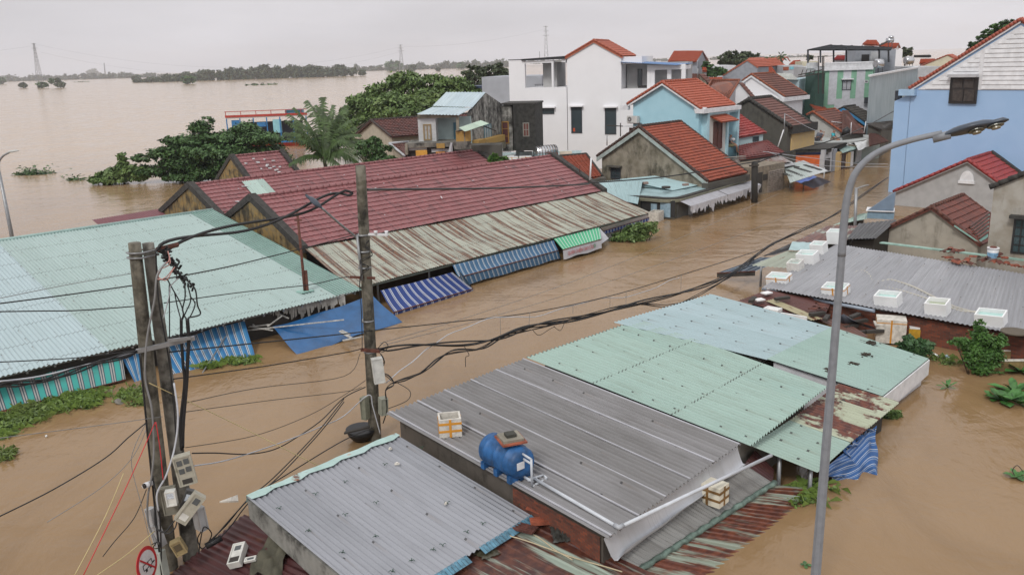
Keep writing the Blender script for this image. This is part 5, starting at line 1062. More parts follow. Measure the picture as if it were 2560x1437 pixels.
part(T,'roof_sheet',MB().sheet(a_,b_,c_,d_,kind='corr',p=.14,amp=.02),m_corr('pale_green_sheet',(.45,.56,.46),dirt=.15,seed=86)); mb = MB(); mb.bar(PD('N2030,670',56),PD('N2210,745',56.5),.06); mb.bar(PD('N1630,750',54.4),PD('N2000,680',55.6),.06); part(T,'roof_bracket',mb,M_dark)
cloth('hanging_cloth','white curtain cloth hanging from the ruined balcony','cloth',[FRu.at('N1570,890')+FRu.n*1.15,FRu.at('N1608,885')+FRu.n*1.15,FRu.at('N1600,1080')+FRu.n*1.25,FRu.at('N1530,1075')+FRu.n*1.2],m_plain('off_white_cloth',(.48,.48,.50),.8),.06,3,10)
# --- cream house with brown tiles
OC = PD('N680,830',62); T,GC,FC,SC_ = gable('old cream walled house with dark brown tiled roof by the palm tree',OC,'N165,790','N680,830','N385,590',None,m_cream,m_tile('dark_brown_tile',(.15,.055,.045),(.08,.04,.035),(.04,.03,.028),.5,pu=.26,pv=.3),ang=32,L=9,capm=m_plain('black_brown_ridge',(.06,.045,.04),.8),seed=87,cap=.11)
FC.window(T,'N205,850','N280,940',m_frame,m_gl,1,1,hood=m_cream)
T = slab('low brown tiled annex with a white ridge board below the cream house',(PD('N660,935',58),PD('N940,910',60),PD('N950,1110',57.5),PD('N880,1110',56)),m_cream,m_brtile,mirror=False,capm=m_wd)
# clutter on the flat mint roof between halls and ruin
T = thing('flat_roof','pale turquoise flat sheet roof crowded with foam planters behind the red halls','roof',P('B1300,1190',0)); CQ = (P('B1100,1140',2.0),P('B1800,1120',2.0),P('B1760,1260',1.75),P('B1150,1240',1.75))
part(T,'roof_sheet',MB().sheet(*CQ,kind='corr',p=.13,amp=.014),m_corr('turquoise_flat_sheet',(.40,.55,.56),dirt=.2,seed=88)); part(T,'wall',under(MB(),CQ,.3,.1),M_dark)
foam('open foam box with orange tape among the planters, leftmost on the turquoise flat roof','B1240,1190',CQ,(1.1,.5,.3),0,('rim',M_tape),None,False)
foam('white foam box left of the silver tank, second along the turquoise flat roof','B1280,1200',CQ,(.9,.5,.32),0,('rim',M_tape),None,False)
foam('white foam box with orange tape nearest the silver tank','B1380,1195',CQ,(.9,.5,.3),0,('rim',M_tape),None,False)
foam('long white foam planter against the black ruin wall','B1380,1160',CQ,(1.0,.4,.3),0,None,None,False)
foam('tall white foam box at the left of the planter row','B1340,1155',CQ,(.6,.4,.5),0,None,None,False)
foam('pale foam planter right of the silver tank','B1680,1158',CQ,(.9,.4,.3),0,None,m_plain('cream_polystyrene',(.7,.7,.6)),False)
c_ = P('B1530,1160',2.05)+UP*.25; ax = nrm(dirv(20)); T = thing('steel_tank','silver ribbed steel water tank lying on the turquoise flat roof','water tank',c_-UP*.5)
part(T,'drum',MB().tube([c_+ax*x for x,r in ((-.9,0),(-.88,.3),(-.82,.48),(-.8,.52),(.8,.52),(.85,.4),(.9,.1))],[.05,.3,.48,.52,.52,.4,.1],24),m_plain('polished_steel',(.55,.56,.58),.22,.9))
mb = MB();
for i in range(7): x = -.66+i*.22; mb.tube([c_+ax*(x-.03),c_+ax*(x+.03)],.535,24)
part(T,'rib',mb,m_plain('steel_band',(.25,.22,.2),.3,.8)); part(T,'stand',MB().box(c_-UP*.5,(1.4,.7,.14),ax),M_dark)
foam('orange foam box perched at the far edge behind the second red hall','N1130,1140',3.0,(.7,.5,.5),10,None,m_plain('orange_polystyrene',(.62,.32,.05),.5),False,lid=True)
q = P('N1010,1160',2.9); cloth('sheet_panel','white sheet panel lying beside the orange foam box behind the second red hall','panel',[P('N900,1170',2.9),P('N1050,1118',3.1),P('N1110,1125',3.1),P('N980,1175',2.9)],M_white,.02,3,6)
# ================================================================ far right background town
def cube(label,s_tl,s_br,D,ang,depth,wallm,cat='building',name='building',z0=-.6,roofm=None):
    O_ = PD(s_br,D); F_ = Face(O_,dirv(ang)); T = thing(name,label,cat,O_*v3(1,1,0)); a,b = F_.uz(s_tl),F_.uz(s_br)
    part(T,'wall',F_.box(MB(),a[0],b[0],z0,a[1],-depth,0),wallm)
    if roofm: part(T,'roof',F_.box(MB(),min(a[0],b[0])-.15,max(a[0],b[0])+.15,a[1],a[1]+.18,-depth-.1,.15),roofm)
    return T,F_
# striped green building
T,Fs_ = cube('green and white striped flat roofed building with balustrade and dark rooftop canopy','C1075,512','C1430,780',84,-6,9,m_plain('mint_green_paint',(.22,.43,.30),.6,0,.08))
for s0,s1_ in (('C1113,520','C1158,780'),('C1218,520','C1260,780'),('C1318,520','C1363,780')): part(T,'white_stripe',Fs_.rect(MB(),s0,s1_,0,.02),m_plain('lilac_white_paint',(.55,.56,.60),.6))
part(T,'base_band',Fs_.rect(MB(),'C1150,738','C1430,900',.02,.03),m_plain('lilac_white_paint',(.5,.5,.5)))
part(T,'cornice',Fs_.rect(MB(),'C1065,505','C1435,518',-9,.2),M_white)
mb = MB(); a0,b0 = Fs_.uz('C1080,470'),Fs_.uz('C1430,508')
for i in range(34): x = a0[0]+(b0[0]-a0[0])*i/33; Fs_.box(mb,x-.05,x+.05,b0[1],a0[1]-.05,.05,.13)
Fs_.box(mb,a0[0],b0[0],a0[1]-.1,a0[1]+.03,.02,.16); part(T,'balustrade',mb,M_white)
Fs_.window(T,'C1208,597','C1272,672',m_frame,m_plain('grey_louvre',(.14,.15,.16),.5),2,1,hood=M_white,slats=7,fw=.07)
Fs_.window(T,'C1373,598','C1400,618',M_white,m_plain('grey_louvre',(.1,.1,.1)),1,1,fw=.05)
mb = MB(); Fs_.rect(mb,'C1362,725','C1408,768',.4,.44); part(T,'window_grille',mb,m_frame)
T,Fq = cube('white terrace wall with balustrade left of the striped building','C945,500','C1075,700',88,-6,6,m_wd);
mb = MB(); a0,b0 = Fq.uz('C945,470'),Fq.uz('C1030,510')
for i in range(12): x = a0[0]+(b0[0]-a0[0])*i/11; Fq.box(mb,x-.06,x+.06,b0[1],a0[1]-.05,.0,.08)
Fq.box(mb,a0[0],b0[0],a0[1]-.08,a0[1]+.03,-.02,.1); part(T,'balustrade',mb,M_white)
T,Ft = cube('dark green netted scaffold tower beside the striped building','C1018,545','C1072,700',82.5,10,2,m_plain('dark_green_net',(.03,.075,.06),.8),'scaffold','scaffold')
mb = MB(); D_ = 82
for a_,b_ in (('C880,560','C1060,520'),('C880,575','C1060,545')): mb.bar(PD(a_,D_),PD(b_,D_),.08)
for x in (900,930,960,990,1020): mb.bar(PD('C%d,%d' % (x,575-x/18+40),D_),PD('C%d,%d' % (x+15,520),D_),.05)
for x in (1030,1060,1070): mb.bar(PD('C%d,700' % x,D_-.5),PD('C%d,420' % (x),D_-.5),.07)
single('steel_walkway','thin dark steel walkway frame left of the green scaffold','walkway',mb,M_dark)
# rooftop canopy
T = thing('roof_canopy','wide thin dark rooftop canopy on slender posts above the striped building','canopy',PD('C1250,465',88))
cq = [PD('C1115,335',92),PD('C1580,352',92),PD('C1570,372',84),PD('C945,372',84)]
part(T,'roof_sheet',MB().sheet(*cq,kind='rib',p=1.2,amp=.05,t=.08),m_plain('dark_canopy_sheet',(.018,.02,.023),.85,spec=.1))
mb = MB()
for s,s2,D_ in (('C952,372','C952,470',84.2),('C1045,370','C1045,470',84.2),('C1143,345','C1143,465',87),('C1238,350','C1238,465',87),('C1552,360','C1552,465',87),('C1482,360','C1482,465',87)): part(T,'post',MB().bar(PD(s,D_),PD(s2,D_),.13),m_frame)
T,_ = cube('grey rooftop room under the dark canopy','C1308,378','C1600,470',93,-6,4,m_grey,z0=5.5)
part(T,'door',_.rect(MB(),'C1352,408','C1405,465',0,.05),m_blkwood); part(T,'white_panel',_.rect(MB(),'C1420,385','C1480,465',0,.03),m_wd)
T,Fz = cube('tall white gable end with red roof behind the dark canopy','C1600,372','C1650,470',104,-6,6,m_ww)
slab('small red roof left of the solar heater on the skyline',(PD('C1390,300',108),PD('C1462,300',108),PD('C1492,342',105),PD('C1355,332',105)),m_ww,m_newtile,mirror=True,z0=8)
slab('red tiled roof right of the solar heater on the skyline',(PD('C1500,322',107),PD('C1630,322',107),PD('C1610,358',104),PD('C1480,350',104)),m_ww,m_newtile,mirror=True,z0=8)
def drum(label,s,D,r_,L,ang=0,stand=True,name='steel_tank',cat='water tank'):
    c_ = PD(s,D); ax = dirv(ang); T = thing(name,label,cat,c_-UP*(r_+.5)); part(T,'drum',MB().tube([c_-ax*L/2,c_-ax*(L/2-.06),c_+ax*(L/2-.06),c_+ax*L/2],[r_*.75,r_,r_,r_*.75],20),m_plain('polished_steel',(.5,.5,.5)))
    mb = MB()
    for x in (-.35,.35):
        for y in (-.6,.6): mb.bar(c_+ax*x*L+v3(-ax[1],ax[0],0)*y*r_-UP*(r_*.6),c_+ax*x*L+v3(-ax[1],ax[0],0)*y*r_-UP*(r_+.9),.05)
    if stand: part(T,'stand',mb,m_frame)
    return T
drum('shiny steel water tank at the right corner of the striped building roof','C1478,475',82,.42,.75,20)
drum('steel tank on a frame beside the palms and the grey gable house','C630,497',112,.38,1.1)
drum('steel tank on the skyline right of the striped building','C1702,452',104,.45,1.0,10)
T = thing('solar_heater','solar water heater with a small round tank on the skyline roof','solar heater',PD('C1560,350',96)); c_ = PD('C1562,302',96)
part(T,'drum',MB().tube([c_-v3(.35,0,0),c_+v3(.35,0,0)],.25,14),m_plain('polished_steel',(.5,.5,.5))); part(T,'collector',MB().bar(PD('C1485,340',95),PD('C1550,308',96),.25,.1),M_dark); part(T,'ball_tank',MB().tube([PD('C1572,292',96),PD('C1572,284',96),PD('C1572,272',96),PD('C1572,266',96)],[.12,.28,.28,.12],14),m_plain('polished_steel',(.5,.5,.5)))
[part(T,'leg',MB().bar(PD(a,96),PD(b,96),.06),m_frame) for a,b in (('C1550,310','C1550,350'),('C1578,295','C1578,350'))]
# blue grey metal shed
sh = [PD('C1412,572',78),PD('C1772,508',90)]
T = thing('metal_shed','long pale blue grey metal sided shed right of the striped building','shed',sh[0]*v3(1,1,0)); Fm = Face(sh[0],sh[1]-sh[0])
part(T,'wall',MB().extr([sh[0],sh[1],v3(*sh[1][:2],-.6),v3(*sh[0][:2],-.6)],nrm(sh[0]*v3(1,1,0)+v3(3,0,0))*5),m_corr('blue_grey_cladding',(.34,.42,.46),(.30,.38,.42),.3,(.2,.24,.26),streak=.6,seed=91)); part(T,'coping',MB().bar(sh[0]+UP*.08,sh[1]+UP*.08,.3,.16),M_white)
T,_ = cube('pale white boxy building with a low parapet right of the metal shed','C1772,500','C1930,700',91,-6,8,m_wd)
slab('red roof edge in front of the pale boxy building',(PD('C1775,575',88),PD('C1900,570',88),PD('C1880,605',86),PD('C1790,605',86)),m_wd,m_newtile,mirror=False)
T,Gd,_,_ = gable('cream gabled house with a red roof on the right skyline',PD('C1990,520',110),'C1770,500','C2110,470','C1992,408',None,m_plaster('cream_clean_wall',(.62,.58,.44),(.3,.28,.2),.15),m_newtile,ang=60,L=8,ohg=.1,ohe=.1)
slab('low dark open roof on the right skyline behind the cream gable',(PD('C1740,412',130),PD('C1870,412',130),PD('C1870,425',127),PD('C1740,425',127)),M_dark,m_plain('dark_canopy_sheet',(.1,.1,.1)),kind='corr',mirror=False,z0=8.0)
slab('pale open roof with red lower edge on the right skyline',(PD('C1790,440',122),PD('C1900,440',122),PD('C1880,470',118),PD('C1780,475',118)),m_wd,m_newtile,mirror=False)
# grey gabled house with orange roof and tank, further roofs
T,Gg,_,_ = gable('plain grey gabled house with faded orange roof in the middle distance',PD('K1595,300',104),'K1195,395','K1595,305','K1475,222',None,m_grey,m_newtile,ang=50,gang=-20,L=8,trim=m_plain('orange_trim',(.4,.1,.1)),ohg=.1,ohe=.1,tr=(.05,.12))
slab('house with a steep orange roof and a grey side wall behind the villa',(PD('K650,125',108),PD('K978,124',108),PD('K900,246',103),PD('K580,245',103)),m_grey,m_newtile,mirror=True,inset=.1)
T,_ = cube('recessed porch front of the steep orange roofed house','K590,250','K895,350',103.6,-3,1.0,m_plaster('pinkish_wall',(.42,.38,.37),(.2,.18,.17),.3),z0=-.6); part(T,'band',_.rect(MB(),'K590,350','K900,400',.02,.1),m_wd)
for lb,tl,br,D_,m_,dd_ in (('blue tiled roof seen through the white pergola','K440,360','K680,415',92,m_tile('blue_tile',(.10,.28,.50),(.08,.24,.45),(.05,.1,.2),.1),4),('lower blue tiled roof strip seen under the pergola beam','K440,440','K520,482',88,m_tile('blue_tile',(.1,.2,.5),(.1,.2,.5)),3)):
    slab(lb,(PD(tl,D_+dd_),PD(br.split(',')[0]+','+tl.split(',')[1],D_+dd_),PD(br,D_),PD(tl.split(',')[0]+','+br.split(',')[1],D_)),m_plain('maroon_wall',(.16,.05,.04),.7),m_,mirror=False)
T,_,_,_ = gable('brown roofed house with mouldy gable behind the sky blue house',PD('K1030,480',88),None,'K1040,485','K935,385',None,m_mgrey,m_brtile,ang=50,L=1.0,ohg=.05)
slab('long dark brown tiled roof behind the sky blue house',(PD('K690,382',92),PD('K935,385',90),PD('K935,450',86),PD('K630,445',86)),m_mgrey,m_brtile,mirror=False,capm=None)
slab('flat orange roof strip behind the sky blue house',(PD('K1040,425',96),PD('K1195,422',96),PD('K1195,455',93),PD('K1020,455',93)),m_wd,m_newtile,mirror=False)
slab('orange gable roof left of the palms in the middle distance',(PD('K1560,210',128),PD('K1680,208',128),PD('K1700,250',124),PD('K1540,250',124)),m_ww,m_newtile)
slab('orange roof below the steel tank in the middle distance',(PD('K1715,300',104),PD('K1750,305',104),PD('K1800,375',100),PD('K1715,372',100)),m_grey,m_newtile,mirror=False)
T,_,_,_ = gable('small white gable with an orange roof right of the palms',PD('K1900,250',120),'K1870,240','K1960,240','K1922,190',None,m_ww,m_newtile,ang=130,gang=-10,L=6,ohg=.05,ohe=.05)
slab('orange roof at the right of the palms with a white box house below',(PD('K1990,235',116),PD('C895,450',116),PD('C870,485',112),PD('K1935,285',112)),m_ww,m_newtile)
T,_ = cube('white and aqua boxy house with an orange side door below the far orange roofs','C770,490','C912,545',104,-6,5,m_wd,z0=-.6); part(T,'orange_panel',_.rect(MB(),'C768,500','C808,525',0,.05),m_plain('orange_panel',(.3,.08,.04),.6)); part(T,'aqua_panel',_.rect(MB(),'C815,498','C905,515',0,.05),m_plain('aqua_panel',(.2,.5,.58),.5))
T,_ = cube('long low white shed in front of the far spreading tree','C240,492','C415,548',118,-3,8,m_plain('white_shed_wall',(.5,.5,.5)))
T,_ = cube('pale aqua box house with grey fibre roof right of the brown roofed white gable','C790,592','C885,660',83,-30,6,m_plaster('pale_aqua_box',(.42,.55,.60),(.2,.25,.25),.2));
part(T,'roof_sheet',MB().sheet(PD('C710,545',90),PD('C830,548',92),PD('C885,595',83),PD('C790,592',82),kind='corr',p=.2,amp=.02),m_corr('fibre_grey_sheet',(.30,.30,.27),(.40,.42,.38),.3,seed=93))
T,_ = cube('white walled low house with pinkish roof left of the grey gable','C316,548','C470,600',110,-20,3,m_grey)
slab('red roofed shed in the gap under the rooftop canopy',(PD('C1170,415',110),PD('C1305,415',110),PD('C1305,445',106),PD('C1140,445',106)),m_wd,m_crimson,mirror=False)
for lb,a,b,D_ in (('pale house front on the skyline behind the walkway','C910,460','C1020,545',108),('cream wall low behind the walkway','C905,545','C1000,610',96)): cube(lb,a,b,D_,-6,4,m_plaster('cream_clean_wall',(.5,.5,.5)))
for i,(x,lb) in enumerate(((170,'leftmost far orange roof by the grey wall'),)): slab(lb,(PD('C168,500',104),PD('C195,505',104),PD('C200,535',100),PD('C165,530',100)),m_wd,m_newtile,mirror=False)
# ================================================================ right bank houses
OB = P('C1550,1429',0); m_pb = m_plaster('periwinkle_wall',(.33,.50,.74),(.20,.31,.46),.26,sc=.35,c3=(.35,.52,.76))
T,GB,FB,SB = gable('big light blue house wall with white clapboard gable and red rake tiles at the right',OB,'C1712,668',None,'C2540,158',None,m_pb,m_tile('red_rake_tile',(.40,.10,.06),(.33,.08,.05),(.12,.04,.03),.3),ang=40,L=12,ohg=.05,ohe=.02,capm=None,seed=95)
part(T,'side_wall',MB().extr([FB.at('C1597,755')*1.0,FB.at('C1720,700'),v3(*FB.at('C1720,700')[:2],-.6),v3(*FB.at('C1550,1429')[:2],-.6)],-FB.n*10),m_pb)
zw = FB.uz('C1765,668')[1]; fr_z = [FB.at('C1770,664'),FB.at('C2540,190')]; e_ = FB.pt(FB.uz('C2540,190')[0]*2-FB.uz('C1770,664')[0],zw)
clap = [FB.pt(FB.uz('C1770,664')[0],zw),FB.pt(FB.uz('C2540,190')[0],FB.uz('C2540,190')[1]),e_]
part(T,'gable_face',MB().extr([q+FB.n*.02 for q in clap],FB.n*.02),M_white,'white clapboard gable face')
mb = MB(); H_ = clap[1][2]-zw; w0 = FB.uz(clap[0])[0]; w1 = FB.uz(clap[1])[0]; gapu = (FB.uz('C2228,500')[0],FB.uz('C2262,500')[0])
for i in range(14):
    z = zw+.05+i*H_/14; f = (z+.2-zw)/H_; l_ = w0+(w1-w0)*min(1,f)+.1; r_ = 2*w1-l_
    for u0,u1 in ((l_,min(gapu[0],r_)),(max(gapu[1],l_),r_)):
        if u1 > u0: mb.hexa([FB.pt(u0,z,.035),FB.pt(u1,z,.035),FB.pt(u1,z,.085),FB.pt(u0,z,.085),FB.pt(u0,z+H_/14-.03,.035),FB.pt(u1,z+H_/14-.03,.035),FB.pt(u1,z+H_/14-.03,.045),FB.pt(u0,z+H_/14-.03,.045)])
part(T,'clapboard',mb,M_white)
mb = MB(); l0,l1 = FB.at('C1712,665'),FB.at('C2543,150'); l1 = l1; mb.extr([l0+FB.n*.03+UP*.0,l1+FB.n*.03,l1+FB.n*.03-UP*.16,l0+FB.n*.03-UP*.16],FB.n*.10); part(T,'barge_board',mb,M_white)
mb = MB(); n = 34;
for i in range(n): mb.tube([l0+(l1-l0)*(i/n)+UP*.07+FB.n*.12,l0+(l1-l0)*((i+1.08)/n)+UP*.055+FB.n*.12],[.12,.10],7)
l2 = l1*2-l0; l2[2] = l0[2]
for i in range(6): mb.tube([l1+(l2-l1)*(i/n)+UP*.07+FB.n*.12,l1+(l2-l1)*((i+1.08)/n)+UP*.055+FB.n*.12],[.12,.10],7)
part(T,'rake_tiles',mb,m_tile('red_rake_tile',(.4,.1,.1),(.4,.1,.1)))
FBw = Face(FB.A+FB.n*.10,FB.u)
f_ = FBw.window(T,'C2017,578','C2205,775',m_blkwood,m_plain('black_brown_shutter',(.03,.024,.022),.5),2,1,fw=.09)
mb = MB()
for s0,s1_ in (('C2035,590','C2100,655'),('C2120,590','C2185,655'),('C2035,670','C2100,755'),('C2120,670','C2185,755')): FBw.rect(mb,s0,s1_,.03,.05)
part(f_,'shutter_panel',mb,m_plain('worn_black_wood',(.055,.045,.04),.55,0,.4,5)); part(f_,'hood',FBw.rect(MB(),'C2010,555','C2220,575',0,.35),m_wd)
part(T,'bracket',FB.rect(MB(),'C1648,665','C1762,712',.0,.35),m_plain('light_blue_trim2',(.35,.52,.72),.6))
fl_ = Face(FB.at('C1597,755'),dirv(5)); fl_.window(T,'C1603,676','C1648,748',m_frame,m_plain('grey_louvre',(.1,.1,.1)),2,1,slats=8,label='small louvred window')
# red roofed house
OQ = P('C1585,1429',.8)
T,GR,FRd,SRd = gable('grey rendered house with crimson tiled roof and white arched vent below the light blue wall',OQ,'C1585,1429','C2370,1362','C2140,1195','C2310,1130',m_plaster('grey_white_render',(.42,.42,.42),(.16,.15,.13),.4,sc=.8),m_crimson,ang=46,ohg=.2,ohe=.1,seed=96,capm=m_plain('crimson_ridge',(.30,.04,.04),.6,0,.35,6),trim=m_plain('grey_board',(.3,.3,.3),.7),tr=(.05,.1),L=4.2,p=.3,pv=.36,cap=.13)
a_ = FRd.at('C2135,1345'); mb = MB(); pts = [FRd.pt(FRd.uz('C2135,1345')[0]+.36*math.cos(t_*math.pi/12),a_[2]+.55*math.sin(t_*math.pi/12)) for t_ in range(13)]; mb.extr(pts,FRd.n*.06); FRd.box(mb,FRd.uz('C2135,1345')[0]-.42,FRd.uz('C2135,1345')[0]+.42,a_[2]-.16,a_[2],0,.10); part(T,'arched_vent',mb,M_white,'white arched vent ornament')
mb = MB(); mb.bar(GR['a2']+UP*.1,GR['r2']+(GR['r2']-GR['a2'])*.6+UP*.1,.35,.16); part(T,'coping',mb,m_cap)
# brown tiled house in front
OQ2 = P('F1450,312',1.2)
T,G12,F12,S12 = gable('low mouldy house whose brown tiles are partly stripped to turquoise sheet',OQ2,'F1450,312','F2240,400','F1870,118','F2112,-8',m_plaster('grey_cream_mould_wall',(.43,.40,.34),(.12,.11,.085),.55,sc=.75),m_tile('stripped_brown_tile',(.17,.05,.035),(.11,.04,.032),(.04,.03,.025),.5,pu=.26,pv=.30),capm=m_plain('brown_ridge_tile',(.13,.05,.035),.8,0,.5,6),seed=97,ohg=.15,ohe=.15,p=.26,pv=.30,step=.05,cap=.11)
zf = lambda s: P3(s,G12['a'],G12['a2'],G12['r'])
q = [zf(s)+UP*.075 for s in ('F2150,265','F2305,150','F2290,350','F2235,385')]; part(T,'stripped_patch',MB().quad(*q),m_plain('turquoise_underlay',(.16,.32,.28),.6),'turquoise underlay patch')
mb = MB();
for i in range(6): f = .08+i*.15; p0,p1 = q[0]+(q[3]-q[0])*f,q[1]+(q[2]-q[1])*f; mb.bar(p0+UP*.03,p0+(p1-p0)*.98+UP*.03,.09,.05)
part(T,'remaining_tiles',mb,m_tile('stripped_brown_tile',(.1,.1,.1),(.1,.1,.1))); part(T,'eave_flashing',MB().bar(zf('F2040,262')+UP*.06,zf('F2245,400')+UP*.06,.07,.05),m_plain('mint_edge',(.28,.48,.42),.5))
# mouldy wall building at the right edge
OM = P('F2290,495',1.62); Fmw = Face(OM,dirv(-40)); T = thing('mouldy_building','tall mould stained building with barred window cut by the right edge of the photo','building',OM*v3(1,1,0))
x0 = Fmw.uz('F2300,300')[0]; z1 = Fmw.uz('C2275,1395')[1]; z2 = Fmw.uz('C2560,1262')[1];
part(T,'wall',MB().extr([Fmw.pt(x0,-.6),Fmw.pt(x0+6,-.6),Fmw.pt(x0+6,z1+3.2),Fmw.pt(x0,z1)],-Fmw.n*5),m_plaster('brown_mould_render',(.30,.27,.22),(.09,.08,.06),.6,sc=.7,c3=(.40,.38,.34)))
mb = MB(); q0,q1 = Fmw.pt(x0-.12,z1-.02),Fmw.pt(x0+6,z1+3.28)
for i in range(22): a_ = q0+(q1-q0)*i/22; mb.tube([a_+Fmw.n*.05+UP*.05,a_+(q1-q0)/20+Fmw.n*.05+UP*.03],[.11,.09],6)
part(T,'rake_tiles',mb,m_cap)
Fmw.window(T,'F2490,195','F2640,470',m_plain('black_bars',(.02,.02,.02),.5),m_glass('teal_glass',(.03,.05,.055)),3,4,fw=.06,hood=m_cap)
# ================================================================ right bank roofs and boxes
ra,rb,rc,rd = P('F1170,385',1.62),P('F2760,640',1.72),P('F2760,1105',.92),P('F612,708',.90)
T = stall('big','storage_roof','big pale grey corrugated roof lined with white foam boxes on the right bank','roof',(ra,rb,rc,rd),
          m_corr('big_grey_sheet',(.33,.335,.355),(.285,.29,.31),.42,(.14,.14,.145),sheet=1.0,dots=.9,dotv=1.1,seed=101,rough=.36),sheet=dict(kind='corr',p=.13,amp=.018,wob=.01,sag=.04,seed=101,rows=8),wallmat=m_brick('brick_wall'),inset=.35)
BIG = ROOF['big']; Pb = lambda s: P3(s,*BIG[:3])
part(T,'ridge_flashing',MB().bar(Pb('F1495,388')+UP*.06,Pb('F2560,520')+UP*.06,.22,.04),m_plain('mint_flashing',(.28,.44,.37),.5,0,.3,4),'mint ridge flashing')
single('gutter_pipe','long bluish grey pipe along the lower edge of the big grey roof','pipe',MB().tube([Pb('F615,712')+UP*.0-UP*.05,P('F1445,885',.86)],.055,10),m_plain('blue_grey_pvc',(.27,.32,.39),.35))
# boxes
F_ = lambda lb,s,sz,yaw,tape=None,mat=None,full=True,**k: foam(lb,s,BIG,sz,yaw,tape,mat,full,group='foam boxes on the big grey roof',**k)
F_('small foam box farthest up the roof edge, half hidden by the lamp post','F1160,375',(.52,.42,.5),-42)
F_('foam box full of water, second from the top along the left roof edge','F1037,462',(.52,.45,.46),-42)
F_('foam box with a small black mark, third from the top along the left roof edge','F955,545',(.68,.5,.52),-42)
F_('stained foam box fourth down the left roof edge','F865,608',(.48,.44,.5),-42,None,m_plain('stained_polystyrene',(.70,.69,.66),.6,0,.2,8))
F_('foam box with brown tape mark at the lower left corner of the big grey roof','F745,712',(.76,.5,.5),-42,('rim',M_tape))
F_('foam box with orange tape behind the lamp post at the lower roof edge','F1165,795',(.78,.5,.5),-42,('rim',M_tape))
F_('plain white foam box right of the lamp post at the lower roof edge','F1552,862',(.72,.5,.5),-42)
F_('foam box with a dirty base, second from the right on the lower roof edge','F1920,920',(.62,.5,.5),-42,tint=m_plain('murky_box_water',(.42,.47,.34),.15))
F_('foam box rightmost on the big grey roof above the leafy bush','F2315,990',(.76,.5,.42),-42)
# rope loop
pts = ['F2220,915','F2050,870','F1900,800','F1740,720','F1640,685','F1560,665','F1480,680','F1430,672','F1410,630','F1370,600','F1320,600','F1290,630','F1300,665','F1380,695','F1500,715','F1620,740','F1760,780','F1860,815','F1980,860','F2100,900','F2240,905','F2400,915','F2430,930']
def smooth(P_,n=4):
    P_ = [np.asarray(p,float) for p in P_]; o = []
    for i in range(len(P_)-1):
        a,b,c,d = P_[max(i-1,0)],P_[i],P_[i+1],P_[min(i+2,len(P_)-1)]
        for k in range(n): t = k/n; o.append(.5*((2*b)+(-a+c)*t+(2*a-5*b+4*c-d)*t*t+(-a+3*b-3*c+d)*t**3))
    return o+[P_[-1]]
single('rope','pale rope lying in a long loop on the big grey roof','rope',MB().tube(smooth([Pb(s)+UP*.06 for s in pts]),.032,6),m_plain('grey_rope',(.48,.46,.40),.8))
# heaps of tiles by the ridge flashing
mb_specs = [('F%d,%d' % (x,y),g,d) for x,y,g,d in ((2040,520,20,0),(2095,535,75,0),(2130,530,50,.05),(2165,545,95,0),(2190,520,100,.12),(2060,540,110,.02),(2250,520,30,0),(2290,510,60,.04),(2330,530,40,0),(2385,540,80,0),(2400,520,20,.08),(2430,545,60,0),(2360,490,30,.04),(2480,560,10,0),(2510,565,70,0),(1975,450,20,0),(2010,440,60,.03),(2050,445,100,0),(2080,455,30,0),(1990,500,10,0),(2550,575,40,0),(2030,460,45,.02))]
mt_ = m_plain('brick_red_tile',(.24,.065,.035),.75,0,.5,5)
for i,(s,g,d) in enumerate(mb_specs):
    mb = MB(); halftile(mb,Pb(s)+UP*(.05+d),g,.15*math.sin(i*2.)); single('ridge_tile','loose curved red tile in the heaps along the mint flashing','roof tile',mb,mt_ if i % 3 else m_terrad,group='loose tiles along the mint flashing')
T = thing('paint_bucket','white bucket with blue print standing by the mouldy wall among loose tiles','bucket',Pb('F2322,505')); o = Pb('F2322,508')+UP*.02
part(T,'bucket_body',MB().tube([o,o+UP*.4],[.15,.18],18),m_plain('bucket_white',(.62,.64,.66),.4)); part(T,'rim',MB().tube([o+UP*.38,o+UP*.42],.19,18),M_white); part(T,'print_band',MB().tube([o+UP*.08,o+UP*.26],[.158,.172],18,cap=False),m_plain('blue_print',(.22,.42,.62),.4,0,.4,9)); part(T,'contents',MB().tube([o+UP*.4,o+UP*.46],[.15,.08],10),m_terrad)
# brick strip ground: rusty roof, debris below
q = (P('F600,735',.98),P('F1170,840',.72),P('F1420,1095',.35),P('F430,812',.78))
q = (P('F645,735',.90),P('F430,808',.82),P('F820,930',.55),P('F1150,855',.70))
T = stall('rust2','shack_roof','dark maroon rusted roof wedged between the grey and pale blue roofs','roof',(P('F430,808',.75),P('F655,728',.85),P('F1120,830',.70),P('F1060,960',.62)),m_corr('maroon_sheet2',(.12,.045,.038),(.09,.032,.028),.3,(.04,.02,.02),rust=.5,rcol=(.05,.02,.016),seed=103),sheet=dict(kind='corr',p=.12,amp=.016,wob=.02,seed=103),wallmat=M_dark)
part(T,'cream_sheet',MB().sheet(P('F640,810',.80),P('F700,795',.82),P('F1060,940',.72),P('F980,955',.7),kind='corr',p=.1,amp=.012),m_corr('cream_strip',(.40,.36,.22),dirt=.3,rust=.5),'cream strip of sheet')
T = stall('rust3','shack_roof','narrow rusty brown roof behind the mint roof below the brick wall','roof',(P('F1060,960',.62),P('F1180,930',.62),P('F1400,1075',.40),P('F1330,1100',.40)),m_corr('brown_sheet3',(.15,.07,.05),(.10,.05,.04),.3,(.04,.02,.02),rust=.4,seed=104),sheet=dict(kind='corr',p=.12,amp=.016,wob=.02,seed=104),wallmat=M_dark)
